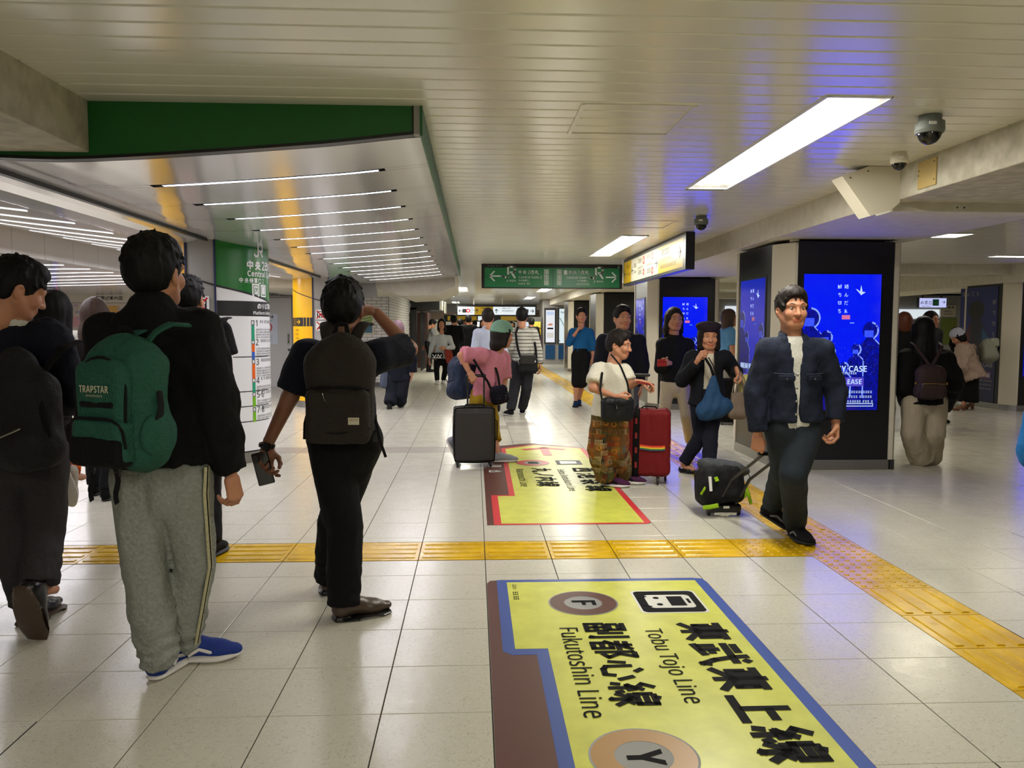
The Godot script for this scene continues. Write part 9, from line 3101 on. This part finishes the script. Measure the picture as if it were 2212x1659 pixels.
	b.box(Vector3(-0.01, 0.045, 0.035), Vector3(0.125, 0.075, 0.028), 0.02)
	put(b.mesh(), cloth(Color(0.17, 0.16, 0.155), 0.5), "flap", t)
	strap(t, [Vector3(-0.13, 0.09, 0.02), Vector3(-0.17, 0.22, 0.03), Vector3(-0.20, 0.45, 0.0), Vector3(-0.16, 0.56, -0.1)], 0.035, web, Vector3(0, 0, 1))
	strap(t, [Vector3(0.12, 0.07, 0.02), Vector3(0.11, 0.2, 0.03), Vector3(0.09, 0.32, 0.02)], 0.035, web, Vector3(0, 0, 1))
	put(box_mesh(Vector3(0.006, 0.014, 0.002)), M.white, "tag", t, Vector3(0.10, 0.02, 0.064))
	# floral crossbody of the pink blouse
	t = bag_node("crossbody_bag", Vector3(0.255, 0.71, -8.0), 10.0, "navy printed bag hanging in front of the mustard trousers", "handbag")
	var flor := cloth(Color(1, 1, 0.99))
	flor.albedo_texture = paint_image(96, 96, func(im: Image):
		var r := RandomNumberGenerator.new()
		r.seed = 5
		im.fill(Color(0.035, 0.04, 0.08))
		for k in 70:
			im.fill_rect(Rect2i(r.randi() % 92, r.randi() % 92, r.randi_range(2, 6), r.randi_range(1, 3)), [Color(0.45, 0.45, 0.48), Color(0.40, 0.08, 0.12), Color(0.12, 0.16, 0.30)][k % 3]))
	flor.uv1_scale = Vector3(4, 4, 4)
	b = Blob.new(0.011)
	b.box(Vector3(0, 0, 0), Vector3(0.095, 0.095, 0.06), 0.05, Basis(Vector3(0, 0, 1), 0.2))
	put(b.mesh(folds(94, 0.010)), flor, "bag_body", t)
	strap(t, [Vector3(-0.085, 0.05, 0), Vector3(-0.12, 0.13, 0.0), Vector3(-0.2, 0.24, 0.03), Vector3(-0.27, 0.36, 0.02)], 0.026, web, Vector3(0, 0.4, 1))
	strap(t, [Vector3(0.0, 0.09, 0), Vector3(-0.005, 0.19, -0.05), Vector3(-0.03, 0.30, -0.10)], 0.026, web, Vector3(0.2, 0, 1))
	# small things far away
	t = bag_node("handbag", Vector3(8.33, 0.37, -13.3), 20.0, "small beige handbag held low beside the black skirt", "handbag")
	b = Blob.new(0.012)
	b.box(Vector3(0, 0, 0), Vector3(0.09, 0.10, 0.04), 0.02, Basis(Vector3(0, 0, 1), -0.15))
	put(b.mesh(), cloth(Color(0.70, 0.60, 0.40), 0.6), "bag_body", t)
	strap(t, [Vector3(-0.07, 0.09, 0.0), Vector3(-0.03, 0.22, 0.0), Vector3(0.0, 0.30, 0.0), Vector3(0.05, 0.2, 0.0), Vector3(0.07, 0.09, 0.0)], 0.016, cloth(Color(0.6, 0.55, 0.45)), Vector3(0, 0, 1), "handle")
	t = bag_node("waist_bag", Vector3(-0.90, 0.70, -19.27), 0.0, "black bag with a white pattern at the waist of the white top", "handbag")
	b = Blob.new(0.014)
	b.box(Vector3(0, 0, 0), Vector3(0.14, 0.08, 0.04), 0.035)
	put(b.mesh(), cloth(Color(0.03, 0.03, 0.03)), "bag_body", t)
	var wp := Acc.new()
	strokes(wp, [[-0.11, 0.04, -0.06, -0.03, -0.02, 0.04], [0.0, -0.03, 0.03, 0.04, 0.07, -0.03, 0.11, 0.04], [-0.12, -0.045, 0.12, -0.045]], Vector3(0, 0, 0.042), Vector3(1, 0, 0), Vector3(0, 1, 0), 1.0, 0.016)
	tag(put(wp.mesh(), M.white, "pattern", t), "", "", "", "stuff")
	t = bag_node("folded_knit", Vector3(-0.62, 0.70, -19.27), 0.0, "rust red quilted garment hanging from the arm of the white top", "garment")
	b = Blob.new(0.014)
	for k in 6:
		b.cone(Vector3(-0.08 + 0.01 * k, 0.13 - 0.055 * k, 0), Vector3(0.05 + 0.012 * k, 0.11 - 0.055 * k, 0), 0.035, 0.035, 0.012, Vector3(0, 0, 1), 0.8)
	put(b.mesh(), cloth(Color(0.55, 0.22, 0.17)), "garment", t)
	t = bag_node("suitcase", Vector3(3.66, 0, -11.25), 0.0, "black upright suitcase standing beyond the taupe tote, between the pillars", "suitcase")
	b = Blob.new(0.014)
	b.box(Vector3(0, 0.36, 0), Vector3(0.15, 0.31, 0.11), 0.04)
	put(b.mesh(), cloth(Color(0.03, 0.028, 0.03)), "shell", t)
	for x in [-0.11, 0.11]:
		wheel(t, Vector3(x, 0.03, 0.07), 0.03, M.plastic_black)
		wheel(t, Vector3(x, 0.03, -0.07), 0.03, M.plastic_black)
	t = bag_node("coat_over_arm", Vector3(-1.54, 0.62, -13.6), 0.0, "grey blue garment hanging from the arm beside the pink haired figure", "garment")
	b = Blob.new(0.014)
	b.cone(Vector3(0.02, 0.20, 0), Vector3(0, -0.2, 0), 0.05, 0.075, 0.03, Vector3(0, 0, 1), 0.8)
	put(b.mesh(folds(95, 0.02, 12.0, 0.3)), cloth(Color(0.33, 0.36, 0.43)), "garment", t)
	# blue bag at the right edge, with its bearer just outside the picture
	t = bag_node("tote_bag", Vector3(3.40, 0.80, -4.55), 0.0, "large bright blue bag cut by the right edge of the picture", "bag")
	b = Blob.new(0.010)
	b.cone(Vector3(0.02, 0.36, 0), Vector3(0.0, -0.11, 0), 0.075, 0.155, 0.04, Vector3(0, 0, 1), 0.55)
	b.cone(Vector3(-0.04, -0.16, 0), Vector3(0.1, -0.16, 0), 0.085, 0.085, 0.04, Vector3(0, 0, 1), 0.9)
	put(b.mesh(folds(96, 0.016, 7.0, 0.5)), cloth(Color(0.10, 0.40, 0.66), 0.6), "bag_body", t)
	strap(t, [Vector3(-0.06, 0.30, 0.06), Vector3(-0.02, 0.42, 0.05), Vector3(0.06, 0.52, 0.0), Vector3(0.14, 0.42, 0.0), Vector3(0.10, 0.3, 0.0)], 0.03, cloth(Color(0.3, 0.4, 0.45)), Vector3(0, 0, 1), "handle")
